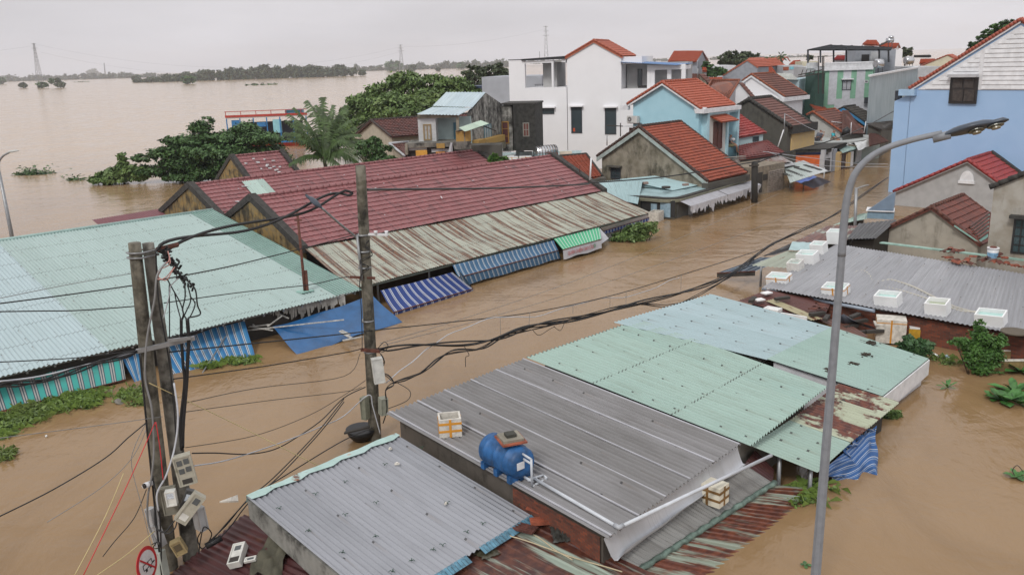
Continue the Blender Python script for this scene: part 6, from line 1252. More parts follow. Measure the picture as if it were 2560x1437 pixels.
cloth('tarpaulin','dark slate plastic sheet slumped against the brick wall behind the lamp post','tarpaulin',[P('F1140,900',.95),P('F1240,930',.8),P('F1480,1020',.45),P('F1180,980',.5)],m_plain('slate_plastic',(.045,.05,.065),.3),.05,3,12)
for i,(s,g,z) in enumerate((('F1340,960',20,.55),('F1380,1040',10,.4),('F1300,920',40,.7),('F1450,1035',5,.45),('F1270,1000',25,.5),('F760,790',20,.92),('F540,800',60,.9),('F1090,935',60,.8),('F1020,905',20,.8))):
    single('timber_offcut','dark broken timber among the rubble between the right bank roofs','timber',MB().box(P(s,z),(.55,.14,.09),dirv(g)),M_dark,group='broken timbers between the roofs')
for i,(s,g) in enumerate((('F1030,860',30),('F1075,870',80),('F1000,870',120),('F1050,840',10))):
    mb = MB(); halftile(mb,P(s,.85),g,.2); single('ridge_tile','loose curved red tile on the dark maroon rusted roof','roof tile',mb,m_terrad,group='loose tiles on the maroon roof')
foam('white foam tray propped on the dark maroon roof','F690,885',.72,(.50,.34,.10),-42,None,None,False)
single('foam_sheet','flat white foam lid at the top of the maroon rusted roof','lid',MB().box(P('F645,750',.93),(.34,.24,.04),dirv(30)),M_foam)
single('foam_sheet','flat white foam lid lower on the maroon rusted roof','lid',MB().box(P('F590,800',.88),(.32,.24,.04),dirv(20)),M_foam)
single('foam_sheet','long white foam lid standing along the pale blue roof edge','lid',MB().box(P('F845,930',.9),(.85,.06,.16),dirv(-42)),M_foam)
foam('large taped white foam box lying at the foot of the brick wall','F1560,1105',.05,(.85,.62,.75),-20,('rim',M_tape),M_foamd,False,lid=True)
single('foam_sheet','pale lid with orange tape behind the large taped foam box','lid',MB().box(P('F1535,980',.62),(.7,.4,.05),dirv(-15)),M_foamd)
foam('orange taped foam box with a white lid beside the leafy plant','F1790,1105',.0,(.75,.5,.42),-20,None,m_plain('amber_box',(.56,.33,.03),.5,0,.25,6),False,lid=True)
single('foam_sheet','white lid covering the orange taped foam box','lid',MB().box(P('F1790,1105',.0)+UP*.46,(.72,.48,.06),dirv(-20)),M_foam)
T = foam('rusty brown cooler box with a white rim floating at the right edge','F2440,1320',-.1,(1.25,.8,.42),-4,None,m_plain('brown_cooler',(.25,.17,.07),.6,0,.4,5),False)
mb = MB(); o = P('F2440,1320',.33)
o = P('F2440,1320',-.1)+UP*.42
for s_ in (-1,1): mb.box(o+dirv(-4)*s_*.62,(.06,.84,.05),dirv(-4)); mb.box(o+dirv(86)*s_*.40,(1.25,.06,.05),dirv(-4))
part(T,'rim',mb,M_foamd); single('plastic_drum','dark blue plastic drum under the corner of the big grey roof','drum',MB().tube([P('F2500,1215',-.1),P('F2500,1215',-.1)+UP*.55],.38,20),m_plain('dark_blue_plastic',(.03,.08,.14),.4))
single('purple_bag','small purple and white plastic bag by the brown cooler box','bag',MB().tube([P('F2530,1240',.05),P('F2530,1230',.12),P('F2540,1215',.2)],[.05,.16,.03],8),m_plain('purple_plastic',(.12,.10,.30),.4,0,.6,9))
single('round_board','round dark board on the corner of the big grey roof','board',MB().tube([P('F2490,1045',1.0),P('F2490,1045',1.0)+UP*.05],.36,16),m_plain('brown_board',(.12,.10,.075),.8))
# small roofs and awnings beyond
T = stall('beige','stall_roof','beige flaking sheet roof over a dark opening left of the foam boxes','stall roof',(P('F800,438',1.35),P('F992,440',1.4),P('F810,570',1.15),P('F528,548',1.05)),m_corr('beige_flaking_sheet',(.33,.36,.29),(.28,.31,.25),.3,rust=.25,seed=105),sheet=dict(kind='corr',p=.14,amp=.014,wob=.015,seed=105),wall=False)
mb = MB(); a_ = P('F598,705',0)
mb.tube([a_-UP*.5,v3(a_[0],a_[1],1.05)],.045,8); part(T,'post',mb,M_steel)
part(T,'back_wall',MB().extr([P('F800,570',1.05),P('F990,450',1.3),v3(*P('F990,450',1.3)[:2],-.5),v3(*P('F800,570',1.05)[:2],-.5)],v3(.3,.3,0)),M_dark)
part(T,'flashing',MB().sheet(P('F835,370',1.6),P('F1095,378',1.6),P('F1080,440',1.42),P('F808,432',1.42),kind='corr',p=.3,amp=.01),m_plain('pale_blue_strip',(.36,.49,.50),.4),'pale blue flashing sheet')
T = stall('maroon3','stall_roof','maroon and cream flaking roof beyond the pale blue flashing on the right bank','stall roof',(P('F1095,250',1.35),P('F1330,250',1.4),P('F1240,365',1.45),P('F840,375',1.3)),m_corr('maroon_cream_sheet',(.30,.33,.27),(.26,.28,.24),.3,rust=.85,rcol=(.08,.028,.022),streak=.6,seed=106),sheet=dict(kind='corr',p=.13,amp=.014,wob=.015,seed=106),wallmat=M_dark)
stall('fibre','stall_roof','blackened fibre sheet roof joining the brown tiled house on the right bank','stall roof',(P('F1330,235',1.6),P('F1620,205',1.75),P('F1460,345',1.5),P('F1240,350',1.45)),m_corr('black_fibre_sheet',(.06,.06,.062),(.045,.045,.046),.3),sheet=dict(kind='corr',p=.16,amp=.02),wallmat=M_dark)
stall('pale3','stall_roof','narrow pale mint roof strip beyond the thin steel pole','stall roof',(P('F1340,165',1.1),P('F1400,155',1.1),P('F1390,200',1.05),P('F1130,250',.85)),m_corr('mint_strip',(.36,.48,.42),dirt=.35,seed=107),sheet=dict(kind='corr',p=.13,amp=.014),wallmat=M_dark)
cloth('awning_sheet','black curved plastic awning above the barred awning on the right bank','awning',[P('F820,385',1.25),P('F990,372',1.3),P('F700,470',.85),P('F610,478',.75)],m_plain('black_plastic',(.03,.03,.034),.3),.03,2,10)
awning('dark striped awning dipping to the street at the left tip of the right bank roofs',P('F600,485',.95),P('F800,488',1.0),P('F560,590',.55),P('F275,603',.30),m_stripe('dark_blue_grey_stripe',[(.05,.07,.10),(.33,.38,.42),(.05,.07,.10)],[.12,.03,.1],.22),.18,None,.02,valmat=M_dark)
# blue metal box awning on the grey rendered house
qa = [P(s,z) for s,z in (('F1390,135',1.5),('F1595,62',1.9),('F1590,150',1.75),('F1400,140',1.5))]
T = thing('box_awning','peeling blue metal box awning on the grey rendered house wall','awning',qa[0]*v3(1,1,0)); o_ = P('F1395,165',1.3); Fb = Face(o_,dirv(-25))
part(T,'box',Fb.rect(MB(),'F1395,150','F1590,205',-.9,0),m_plaster('peeling_blue_metal',(.22,.33,.42),(.05,.07,.1),.45,sc=2.5)); part(T,'lip',Fb.rect(MB(),'F1385,135','F1595,150',-.95,.08),M_white)
part(T,'canopy',MB().extr([Fb.at('F1395,140'),Fb.at('F1590,140'),Fb.at('F1590,140')+UP*.75-Fb.n*.9,Fb.at('F1560,140')+UP*.65-Fb.n*.9],UP*.03),m_plain('blue_grey_panel',(.10,.14,.19),.3))
single('flat_sheet','white corner of sheet at the edge of the dirty front roof flashing','sheet',MB().extr([P('G1635,890',.35),P('G1770,840',.6),P('G1775,885',.55)],UP*.03),M_foamd)
# ================================================================ utility poles
def pole(T,name,s_top,s_bot,D,r0,r1,mat,zb=-.6):
    a,b = PD(s_top,D),PD(s_bot,D); d = b-a; b = a+d*((zb-a[2])/d[2]); n = 14
    part(T,name,MB().tube([a+(b-a)*i/n for i in range(n+1)],[r0+(r1-r0)*i/n for i in range(n+1)],20),mat); return a,b
m_pole = m_plaster('mossy_pole_concrete',(.19,.175,.14),(.022,.02,.016),.84,sc=2.2,up=.6,c3=(.10,.09,.065)); m_pole2 = m_plaster('pale_pole_concrete',(.25,.24,.21),(.026,.024,.02),.80,sc=2.0,up=.6,c3=(.14,.13,.11))
def pbox(T,name,s_c,D,w_,h_,d_,tilt,mat,yaw=0.,win=None,label=None):
    c_ = PD(s_c,D); ex = v3(math.cos(yaw),math.sin(yaw),0); ez = UP*math.cos(tilt)+ex*math.sin(tilt); ex2 = ex*math.cos(tilt)-UP*math.sin(tilt)
    B_,Bf = meter('meter_box',label,c_,ex2,ez,(w_,d_,h_),mat); B_['category'] = 'meter box'
    for i,(x,z,a_,b_,m_) in enumerate(win or []): Bf(mb := MB(),x*w_,d_/2+.004,z*h_,a_*w_,.008,b_*h_); part(B_,'window' if i or len(win) > 1 else 'dial',mb,m_)
    return B_
TD = thing('twin_utility_pole','pair of mossy concrete utility poles strapped together at the left front','utility pole',PD('455,1410',14.3))
aL,bL = pole(TD,'pole','336,607','426,1437',14.2,.10,.155,m_pole); aR,bR = pole(TD,'pole','370,608','484,1437',14.5,.095,.155,m_pole2)
def lerp(a,b,s): return a+(b-a)*s
def onp(a,b,y): # point on pole at photo row y
    f0 = 0.; pts = [lerp(a,b,t/400) for t in range(401)]
    def py(q): v = q-CC; return CY-FPX*np.dot(v,cU)/np.dot(v,cF)
    return min(pts,key=lambda q: abs(py(q)-y))
for y in (632,645):
    l,r_ = onp(aL,bL,y),onp(aR,bR,y-8); k = nrm(r_-l); nn = nrm(np.cross(k,UP)); o1,o2 = l-k*.13,r_+k*.13; mb = MB()
    mb.tube([o1,o1+nn*.14+k*.08,o2+nn*.14-k*.08,o2,o2-nn*.14-k*.08,o1-nn*.14+k*.08,o1],.016,6); part(TD,'steel_strap',mb,M_steel)
cA,cB = PD('D1015,1185',14.0),PD('D1450,1085',14.25); part(TD,'crossarm',MB().bar(cA,cB,.07,.07),M_steel)
mb = MB(); [mb.bar(PD(a_,14.05),PD(b_,14.1),.05,.05) for a_,b_ in (('D1250,1105','D1420,1085'),)]; part(TD,'crossarm_clamp',mb,M_steel)
pbox(TD,'','G1375,640',13.8,.30,.55,.14,-.12,m_meter,.35,[(-.18,.28,.3,.18,m_smoke),(.2,.3,.3,.18,m_smoke),(-.16,.0,.3,.17,m_smoke),(.22,.03,.3,.17,m_smoke),(0,-.36,.55,.16,M_dark)],'tall yellowed meter box with four windows, highest on the twin poles')
pbox(TD,'','G1265,870',13.75,.25,.50,.12,-.05,m_plaster('grimy_meter_back',(.22,.21,.17),(.08,.07,.05),.5,sc=4),.2,[],'grimy open meter tray behind the small white meter on the twin poles')
b_ = pbox(TD,'','G1275,850',13.6,.17,.27,.12,-.05,m_meterw,.2,[(0,.22,.7,.4,m_dial)],'small white electricity meter with a pale dial on the twin poles')
pbox(TD,'','G1415,925',13.55,.22,.58,.12,.72,m_meter,.3,[(.05,.28,.45,.2,m_smoke),(0,-.3,.6,.2,m_meterw)],'meter box hanging tilted far over on the twin poles')
pbox(TD,'','G1395,860',13.75,.16,.36,.08,.45,m_plain('blackish_meter',(.08,.08,.08),.4),.3,[(0,.1,.6,.35,m_dial)],'dark meter half hidden behind the tilted meter box')
pbox(TD,'','G1485,1000',14.0,.15,.46,.2,-.08,m_plain('pale_grey_case',(.40,.40,.40),.5),.9,[],'narrow pale grey box at the right side of the twin poles')
pbox(TD,'','G1140,1010',13.9,.16,.42,.12,-.15,m_plain('pale_grey_case',(.4,.4,.4)),-.5,[],'pale box on the left side of the twin poles')
pbox(TD,'','G1175,1130',13.85,.17,.40,.12,-.25,m_plain('pale_grey_case',(.4,.4,.4)),-.4,[],'second pale box lower on the left side of the twin poles')
pbox(TD,'','G1330,1215',13.7,.20,.28,.14,-.35,m_plaster('yellow_brown_meter',(.32,.25,.13),(.12,.08,.04),.5,sc=5),.3,[(0,.05,.6,.45,m_plain('brown_glass',(.10,.08,.05),.3))],'yellow brown stained meter low on the twin poles')
pbox(TD,'','G1190,1340',13.7,.22,.50,.14,-.05,m_plain('pale_green_case',(.42,.46,.42),.5),-.3,[],'pale green tall box at the foot of the twin poles')
T = thing('camera','small white security camera on the left of the twin poles','camera',PD('G1090,757',13.7)); part(T,'body',MB().tube([PD('G1075,765',13.6),PD('G1125,745',13.8)],.05,10),M_white); part(T,'lens',MB().tube([PD('G1068,768',13.58),PD('G1078,764',13.6)],.045,10),M_blk)
# round no-vehicle sign
so_ = PD('G1095,1345',13.2); en = nrm(v3(1,-.14,.12)); ex = nrm(np.cross(UP,en)); ey = np.cross(en,ex)
T = thing('traffic_sign','round red ringed prohibition sign with a crossed out vehicle at the bottom left','sign',so_-UP*1.)
disk = lambda r_,d0,d1: MB().tube([so_+en*d0,so_+en*d1],r_,40,smooth=False)
part(T,'sign_plate',disk(.30,-.012,0),m_plain('sign_red',(.48,.025,.03),.4)); part(T,'white_field',disk(.235,0,.004),m_plain('sign_white',(.62,.60,.60),.4,0,.12,8))
mb = MB(); r2 = lambda x,y: so_+en*.008+ex*x+ey*y
for x,y,w_,h_ in ((0,.03,.26,.012),(0,-.06,.26,.012),(-.13,-.015,.012,.09),(.13,-.015,.012,.09),(-.06,-.085,.05,.05),(.07,-.085,.05,.05),(.16,-.05,.08,.02),(.02,-.015,.012,.08)): mb.box(r2(x,y),(w_,h_,.004),ex,ey,en)
part(T,'vehicle_symbol',mb,M_blk); part(T,'red_slash',MB().box(so_+en*.012,(.03,.48,.004),nrm(ex+ey),nrm(ey-ex),en),m_plain('sign_red',(.5,0,0))); part(T,'post',MB().tube([so_-en*.05+UP*.2,v3(*(so_-en*.05)[:2],-.6)],.03,8),M_steel)
# middle pole
TM = thing('utility_pole','single tall concrete utility pole standing behind the grey stall roofs','utility pole',P('935,1090',0)); DM = 19.6
aM,bM = pole(TM,'pole','901,414','938,1095',DM,.115,.155,m_pole)
for i,s_ in enumerate(('E172,318','E178,440','E185,560','E208,955','E225,1185')):
    q = PD(s_,DM); mb = MB().tube([q-UP*.02,q+UP*.02],.155,16,cap=True); part(TM,'steel_band',mb,M_steel)
mb = MB(); mb.bar(PD('E75,632',DM-.1),PD('E262,640',DM-.1),.05); part(TM,'cable_bracket',mb,M_rustbar)
mb = MB(); mb.bar(PD('E155,1172',DM-.15),PD('E300,1185',DM-.15),.07); part(TM,'cable_bracket',mb,M_rustbar)
mb = MB(); mb.bar(PD('E215,315',DM-.15),PD('E355,318',DM-.4),.05)
for x in (265,345): mb.tube([PD('E%d,312' % x,DM-.3),PD('E%d,290' % x,DM-.3)],[.03,.045],8)
part(TM,'insulator_arm',mb,M_white)
pbox(TM,'','E283,1325',DM-.25,.26,.62,.14,-.06,m_meterw,.3,[],'white rectangular junction box on the middle utility pole')
pbox(TM,'','H188,185',DM-.2,.15,.55,.16,-.02,m_plaster('mossy_grey_case',(.25,.26,.2),(.08,.09,.05),.5,sc=4),-.5,[],'mossy grey box at the left foot of the middle pole')
pbox(TM,'','H320,170',DM-.25,.18,.42,.2,.06,m_plaster('mossy_pale_case',(.32,.33,.27),(.1,.1,.06),.4,sc=4),.5,[],'mossy pale box at the right foot of the middle pole')
single('basin','black basin and dark boards caught behind the middle pole foot','basin',MB().tube([P('H165,420',.0),P('H165,420',.0)+UP*.15,P('H165,420',.0)+UP*.3],[.2,.33,.38],18),M_blk)
single('board','dark narrow board resting beside the middle pole foot','board',MB().bar(P('H35,370',.35),P('H220,325',.5),.12,.04),M_dark)
# cobra lamp on the middle pole
def lamp_head(T,a,b,upv,w_,mat_top,mat_lens,lens=True,th=.10):
    ax = nrm(b-a); L = np.linalg.norm(b-a); ez = nrm(upv-ax*np.dot(upv,ax)); ey = np.cross(ez,ax); vs = []; n = 14; m = 16
    for i in range(n+1):
        t = i/n; wd = w_*max(.05,math.sin(min(1,t*1.15+.12)*math.pi*.93)**.55)*(.45+.55*min(1,t*2.2)); wd = wd if i < n else w_*.12
        for k in range(m):
            g_ = 2*math.pi*k/m; s_ = math.sin(g_); vs.append(a+ax*L*t+ey*wd*.5*math.cos(g_)+ez*(th*.75*s_ if s_ > 0 else th*.28*s_)*min(1,wd/w_*1.4))
    part(T,'lamp_housing',MB().add(vs,[(i*m+k,i*m+(k+1) % m,(i+1)*m+(k+1) % m,(i+1)*m+k) for i in range(n) for k in range(m)]+[tuple(range(m)),tuple(range(n*m,n*m+m))[::-1]],None,True),mat_top)
    if lens:
        for t0,rr in ((.52,.30),(.80,.26)):
            c_ = a+ax*L*t0-ez*th*.30; o_ = []; mb = MB();
            for k in range(18): g_ = 2*math.pi*k/18; o_.append(c_+ax*L*.125*math.cos(g_)+ey*w_*rr*math.sin(g_))
            mb.extr(o_,-ez*.012); f_ = part(T,'reflector',mb,mat_lens)
            o2 = [c_-ez*.014+(q-c_)*.55 for q in o_]; part(f_,'bulb_glass',MB().extr(o2,-ez*.03),m_plain('yellowed_glass',(.22,.20,.14),.25))
    return ax,ez,ey
TLp = thing('street_lamp','small dark cobra head street lamp on an arm of the middle pole','street lamp',PD('890,590',DM)-UP*.1)
a_,b_ = PD('804,520',DM-.9),PD('763,488',DM-1.1); lamp_head(TLp,a_,b_,UP+v3(0,-.4,0),.30,m_plain('dark_lamp_shell',(.06,.075,.10),.45),M_steel,False,.08)
part(TLp,'arm',MB().tube(smooth([PD('802,518',DM-.9),PD('850,560',DM-.5),PD('885,588',DM-.2),PD('895,600',DM-.1)]),.028,8),M_steel); part(TLp,'down_tube',MB().tube([PD('893,590',DM-.17),PD('905,700',DM-.17)],.03,8),M_steel)
# foreground lamp post
m_galv = m_plaster('galvanised_lamp_post',(.235,.25,.275),(.17,.175,.18),.3,sc=2.5,rough=.5);
TL = thing('street_lamp','tall galvanised street lamp with curved arm standing in the right foreground','street lamp',PD('2041,1437',12.2)*v3(1,1,0))
pb,pt_ = PD('2039,1437',12.2),PD('2104,640',12.2); dn = pt_-pb; pb2 = pb-dn*((pb[2]+.6)/dn[2])
cur = smooth([PD('2104,640',12.2),PD('2110,560',12.2),PD('2119,490',12.2),PD('2137,436',12.18),PD('2170,398',12.15),PD('2215,371',12.1),PD('2280,350',12.0),PD('2355,333',11.9)],5)
part(TL,'post',MB().tube([pb2,pb,pt_],[.088,.082,.058],8,smooth=False),m_galv); part(TL,'arm',MB().tube(cur,[.058-.02*i/(len(cur)-1) for i in range(len(cur))],14),m_galv)
a_,b_ = PD('C1940,1020',11.9),PD('C2448,892',11.6); ax_ = nrm(b_-a_)
lamp_head(TL,a_,b_,UP+v3(.05,.45,0),.31,m_plain('slate_lamp_shell',(.055,.07,.095),.4),m_plain('lamp_reflector',(.12,.12,.10),.3,.3),True,.11)
part(TL,'collar',MB().tube([a_-ax_*.10,a_+ax_*.12],.058,12),m_galv)
# far left lamp
TLl = thing('street_lamp','pale street lamp with curved arm at the far left edge in the river','street lamp',P('27,577',1.6)*v3(1,1,0)); DL = 44.
part(TLl,'post',MB().tube([PD('27,577',DL)*v3(1,1,0)-UP*.6,PD('27,577',DL),PD('-2,430',DL)],[.11,.10,.07],10),M_steel); part(TLl,'arm',MB().tube(smooth([PD('-2,430',DL),PD('-2,405',DL),PD('8,390',DL),PD('22,382',DL)]),.05,8),M_steel)
lamp_head(TLl,PD('18,382',DL),PD('48,377',DL),UP,.26,m_plain('pale_lamp_shell',(.45,.45,.43),.4),M_white,False,.12)
mb = MB().tube(smooth([PD('C1315,1405',40),PD('C1370,1385',40),PD('C1405,1378',40)]),.035,6); T = thing('steel_pole','thin steel pole with a small side bracket beyond the lamp post','pole',PD('F1302,245',40)*v3(1,1,0)); part(T,'bracket',mb,M_steel)
part(T,'post',MB().tube([PD('F1302,245',40)*v3(1,1,0),PD('F1302,245',40),PD('C1312,1400',40)],.075,8),M_steel)
T = thing('utility_pole','short dark leafy stump of a pole beside the corner shop awnings','utility pole',P('M2190,1060',0)); part(T,'pole',MB().tube([P('M2190,1060',0)-UP*.6,PD('M2190,560',52.8),PD('M2190,545',52.8)],[.2,.2,.16],12),m_plain('black_pole',(.035,.033,.03),.8)); mb = MB(); mb.bar(PD('M2120,590',52.6),PD('M2245,580',52.6),.09); part(T,'crossbar',mb,M_dark)
# rusty pipe on the mint shed
o = P3('D2270,740',rM,rE,eE); T = thing('rusty_post','rusty iron pipe post standing on the mint shed roof','post',o); tp_ = PD('D2212,150',o[1]); part(T,'pipe',MB().tube([o,lerp(o,tp_,.3),tp_],[.055,.05,.042],10),M_rustbar)
mb = MB(); mb.bar(o+v3(.09,0,0),lerp(o,tp_,.27)+v3(.1,0,0),.09,.05); part(T,'stiffener',mb,M_rustbar); mb = MB(); mb.bar(lerp(o,tp_,.9)-v3(.12,0,0),lerp(o,tp_,.9)+v3(.14,0,0),.05); part(T,'clamp',mb,M_rustbar); part(T,'base_plate',MB().box(o+UP*.02,(.5,.4,.03),e44),m_plain('mint_edge',(.2,.3,.3)))
# thin aerials
for lb,s0,s1_,D_,r_,m_ in (('thin white pole before the orange outhouse roof','1478,395','1475,450',47,.05,M_white),('thin rusty aerial on the orange outhouse roof','B1785,1235','B1785,1285',48,.03,M_rustbar),('bent white pole leaning over the long dark house','L318,430','L308,690',58,.035,M_steel),('thin leaning rod against the long dark mouldy wall','L303,640','L230,860',57.5,.04,M_white),('white mast on the roof terrace behind the seated people','L1172,545','L1165,700',62,.025,M_white),('white mast near the grey black tiled roofs','L1360,530','L1335,680',64,.03,M_white),('short steel rod in front of the villa window, left','M295,200','M295,330',58,.035,M_steel),('short rod with a dark crossbar in front of the villa','M468,40','M468,215',58,.035,M_dark),('thin mast by the dark brown roof in the middle distance','K920,320','K918,430',86,.06,M_steel)):
    single('mast',lb,'mast',MB().tube([PD(s0,D_),PD(s1_,D_)],r_,6),m_)
single('crossbar','dark bar fixed between the rods in front of the villa','bar',MB().bar(PD('M290,72',58),PD('M500,82',58),.09,.06),M_dark)
# ================================================================ cables
def wire(label,pts,r_,mat=None,name='cable',n=6,wig=0.,group=None,strands=1,seed=0):
    P_ = [PD(s,D) for s,D in pts]; c_ = smooth(P_,n); rr = random.Random(seed+len(label)); mb = MB()
    for k in range(strands):
        p1,p2 = rr.uniform(0,6),rr.uniform(0,6); q = []
        for i,p in enumerate(c_):
            e_ = min(1,i/3,(len(c_)-1-i)/3); off = (0 if strands == 1 else (r_*2.6)*e_)
            q.append(p+v3(0,math.sin(i*.45+p1+k*2.1)*off,math.cos(i*.36+p2+k*1.7)*off*1.3)+UP*wig*math.sin(i*1.3+p1)*e_)
        mb.tube(q,r_,5)
    return single(name,label,'cable',mb,mat or M_blk,group=group,loc=P_[0])
M_wh = m_plain('white_cable',(.50,.52,.56),.5); M_gy = m_plain('grey_cable',(.22,.22,.22),.5)
wire('thick black cable strung from the twin poles up to the middle pole',[('D1165,432',14.4),('D1310,392',14.8),('D1750,275',16.6),('D2200,140',18.3),('D2480,45',19.3),('E95,10',19.5)],.030,strands=2)
single('cable_clamp','dark splice block where the thick cable leaves the twin poles','clamp',MB().tube([PD('D1170,430',14.4),PD('D1320,392',14.8)],.045,6),M_rustbar)
wire('thick black cable from the middle pole over the red hall towards the shops',[('B190,1412',19.6),('B420,1410',24),('B1200,1400',33),('B1830,1372',42),('M0,815',44),('M900,745',48),('M1500,660',50),('M2250,525',53)],.035)
wire('far continuation of the black cable from the dark pole stump up the street',[('M2190,560',53),('L300,940',55),('L900,780',60),('L1350,600',68),('L1720,400',80)],.04)
wire('heavy bundle of black cables sweeping from the middle pole across the street to the right',[('E270,1165',DM),('E480,1155',20.2),('E850,1135',21.2),('E1150,1080',22.3),('E1400,1015',23.3),('E1700,950',24.6),('E2150,835',26.5),('F0,765',28.5),('F270,655',30.5),('F500,520',33),('F690,395',36),('F950,262',39),('F1190,140',42),('C1550,1320',50)],.022,strands=4)
wire('lower sagging bundle of black cables joining the heavy bundle over the street',[('E380,1425',DM-.1),('E600,1340',20),('E740,1240',20.6),('E850,1185',21),('E1050,1160',21.8),('E1200,1085',22.5),('E1390,1025',23.3),('E1650,965',24.4),('E2150,845',26.5),('E2420,845',27.8),('F80,790',29),('F280,690',30.6),('F500,545',32.8),('F560,480',34)],.013,strands=4)
wire('straight black messenger wire above the heavy bundle',[('D1260,1190',14.2),('D2560,1055',18.2),('E260,1028',19.6),('E850,965',22),('E1420,897',24),('E2000,775',26.5),('F0,620',30),('F570,440',34.5),('F700,392',36)],.014)
wire('white twisted wire looping over the street beside the messenger wire',[('E340,1420',DM-.2),('E580,1225',20.2),('E800,1068',21.5),('E1150,935',23),('E1450,925',24),('E1880,805',26),('E2200,765',27.5),('E2480,650',29.5),('F0,640',30)],.012,M_wh,wig=.02)
for lb,a_,b_,D0,D1 in (('thin wire highest across the street water right of the middle pole',('E300,1125'),('F740,10'),DM,44),('thin wire second highest across the street water','E320,1140','F1200,20',DM,46)):
    x0,x1 = px(a_),px(b_); mid = [((x0[0]*(1-t)+x1[0]*t,x0[1]*(1-t)+x1[1]*t+26*math.sin(math.pi*t)),D0*(1-t)+D1*t) for t in (0,.25,.5,.75,1)]; wire(lb,mid,.008,M_gy)
mbh = [('E1192,930','E1195,1095',22.6),('E1413,897','E1405,1000',23.6),('E1735,835','E1733,905',25),('E2010,780','E2008,860',26.3),('E2130,745','E2128,835',26.9),('E2540,620','E2535,760',29)]
for i,(a_,b_,D_) in enumerate(mbh): wire('thin hanger wire between the messenger wire and the heavy bundle',[(a_,D_),(b_,D_)],.006,M_gy,group='hanger wires over the street')
for lb,pts in (('loop of cable dangling from the heavy bundle near its middle',[('E1430,1020',23.4),('E1480,1065',23.5),('E1560,1020',23.9),('E1600,1000',24)]),('second cable loop dangling further right on the heavy bundle',[('E1590,1000',24),('E1640,1030',24.2),('E1670,975',24.4)]),('drooping cable end left of the dangling loops',[('E920,1140',21.4),('E960,1210',21.4),('E935,1230',21.4),('E935,1300',21.4)]),('round cable coil beside the middle pole bracket',[('E280,1165',DM-.2),('E330,1115',DM-.2),('E358,1150',DM-.2),('E320,1190',DM-.2),('E290,1170',DM-.2)]),
                ('cable curling down to the middle grey roof corner',[('H430,0',DM-.2),('H520,60',DM-.3),('H500,130',DM-.4),('H360,190',DM-.6)])): wire(lb,pts,.009)
# twin poles to the middle pole and left
for lb,pts,r_ in (('black wire from the upper twin poles to the middle pole',[('D1180,655',14.4),('D1700,555',16.2),('D2220,428',18),('D2560,340',19.2),('E130,310',DM)],.012),
                    ('thin black wire below it from the twin poles to the middle pole',[('D1220,825',14.4),('D1800,745',16.6),('D2300,690',18.4),('E0,640',19.2),('E75,630',DM)],.010),
                    ('black wire crossing low in front of the blue tarpaulin to the middle pole',[('D1290,1390',14.4),('D2000,1290',16.9),('D2560,1195',18.8),('E160,1165',DM)],.012),
                    ('thin wire over the water between the poles, upper',[('G1375,150',14.4),('G1900,40',16.6),('D2560,1370',19),('E150,1200',DM)],.007),
                    ('thin wire over the water between the poles, middle',[('G1380,215',14.4),('G2000,130',17),('G2560,65',19),('H160,30',DM)],.007),
                    ('thin wire over the water between the poles, lower',[('G1380,480',14.3),('G1900,390',16.8),('G2300,240',18.5),('G2560,90',19.2),('H190,-20',DM)],.007),
                    ('black cable sagging from the meter boxes towards the middle pole',[('G1430,522',13.9),('G1600,520',14.6),('G1850,528',15.8),('G2050,490',16.8),('G2230,390',17.7),('G2400,270',18.6),('G2560,110',19.3),('H190,30',DM-.2)],.013)):
    wire(lb,pts,r_)
wire('white cable sagging from the meter boxes up to the middle pole',[('G1445,615',13.9),('G1700,570',15.1),('G2100,440',17),('G2400,320',18.5),('G2560,245',19.2),('H210,90',DM-.3),('H245,180',DM-.3),('H300,380',DM-.4)],.013,M_wh)
for lb,pts in (('black cable dropping across the front roof to the maroon roof, left of a pair',[('G2560,118',18.5),('G2350,380',17.3),('G2050,690',15.8),('G1840,870',14.9),('G1680,1060',14.3),('G1530,1200',14.0)]),('black cable dropping beside it across the front roof',[('G2560,140',18.4),('G2380,370',17.4),('G2080,690',15.8),('G1860,880',14.9),('G1720,1060',14.3),('G1640,1150',14.1)]),('black cable from the front roof corner down to the twin poles',[('H250,330',18.6),('G2560,425',17.4),('G2200,640',16.1),('G1900,830',15.0),('G1760,960',14.5),('G1560,1190',14.0)])): wire(lb,pts,.012)
single('cable_splice','black rubber cable splice lying on the top of the maroon roof','cable splice',MB().tube([PD('G1530,1215',14.0),PD('G1650,1150',14.15)],.06,8),M_blk)
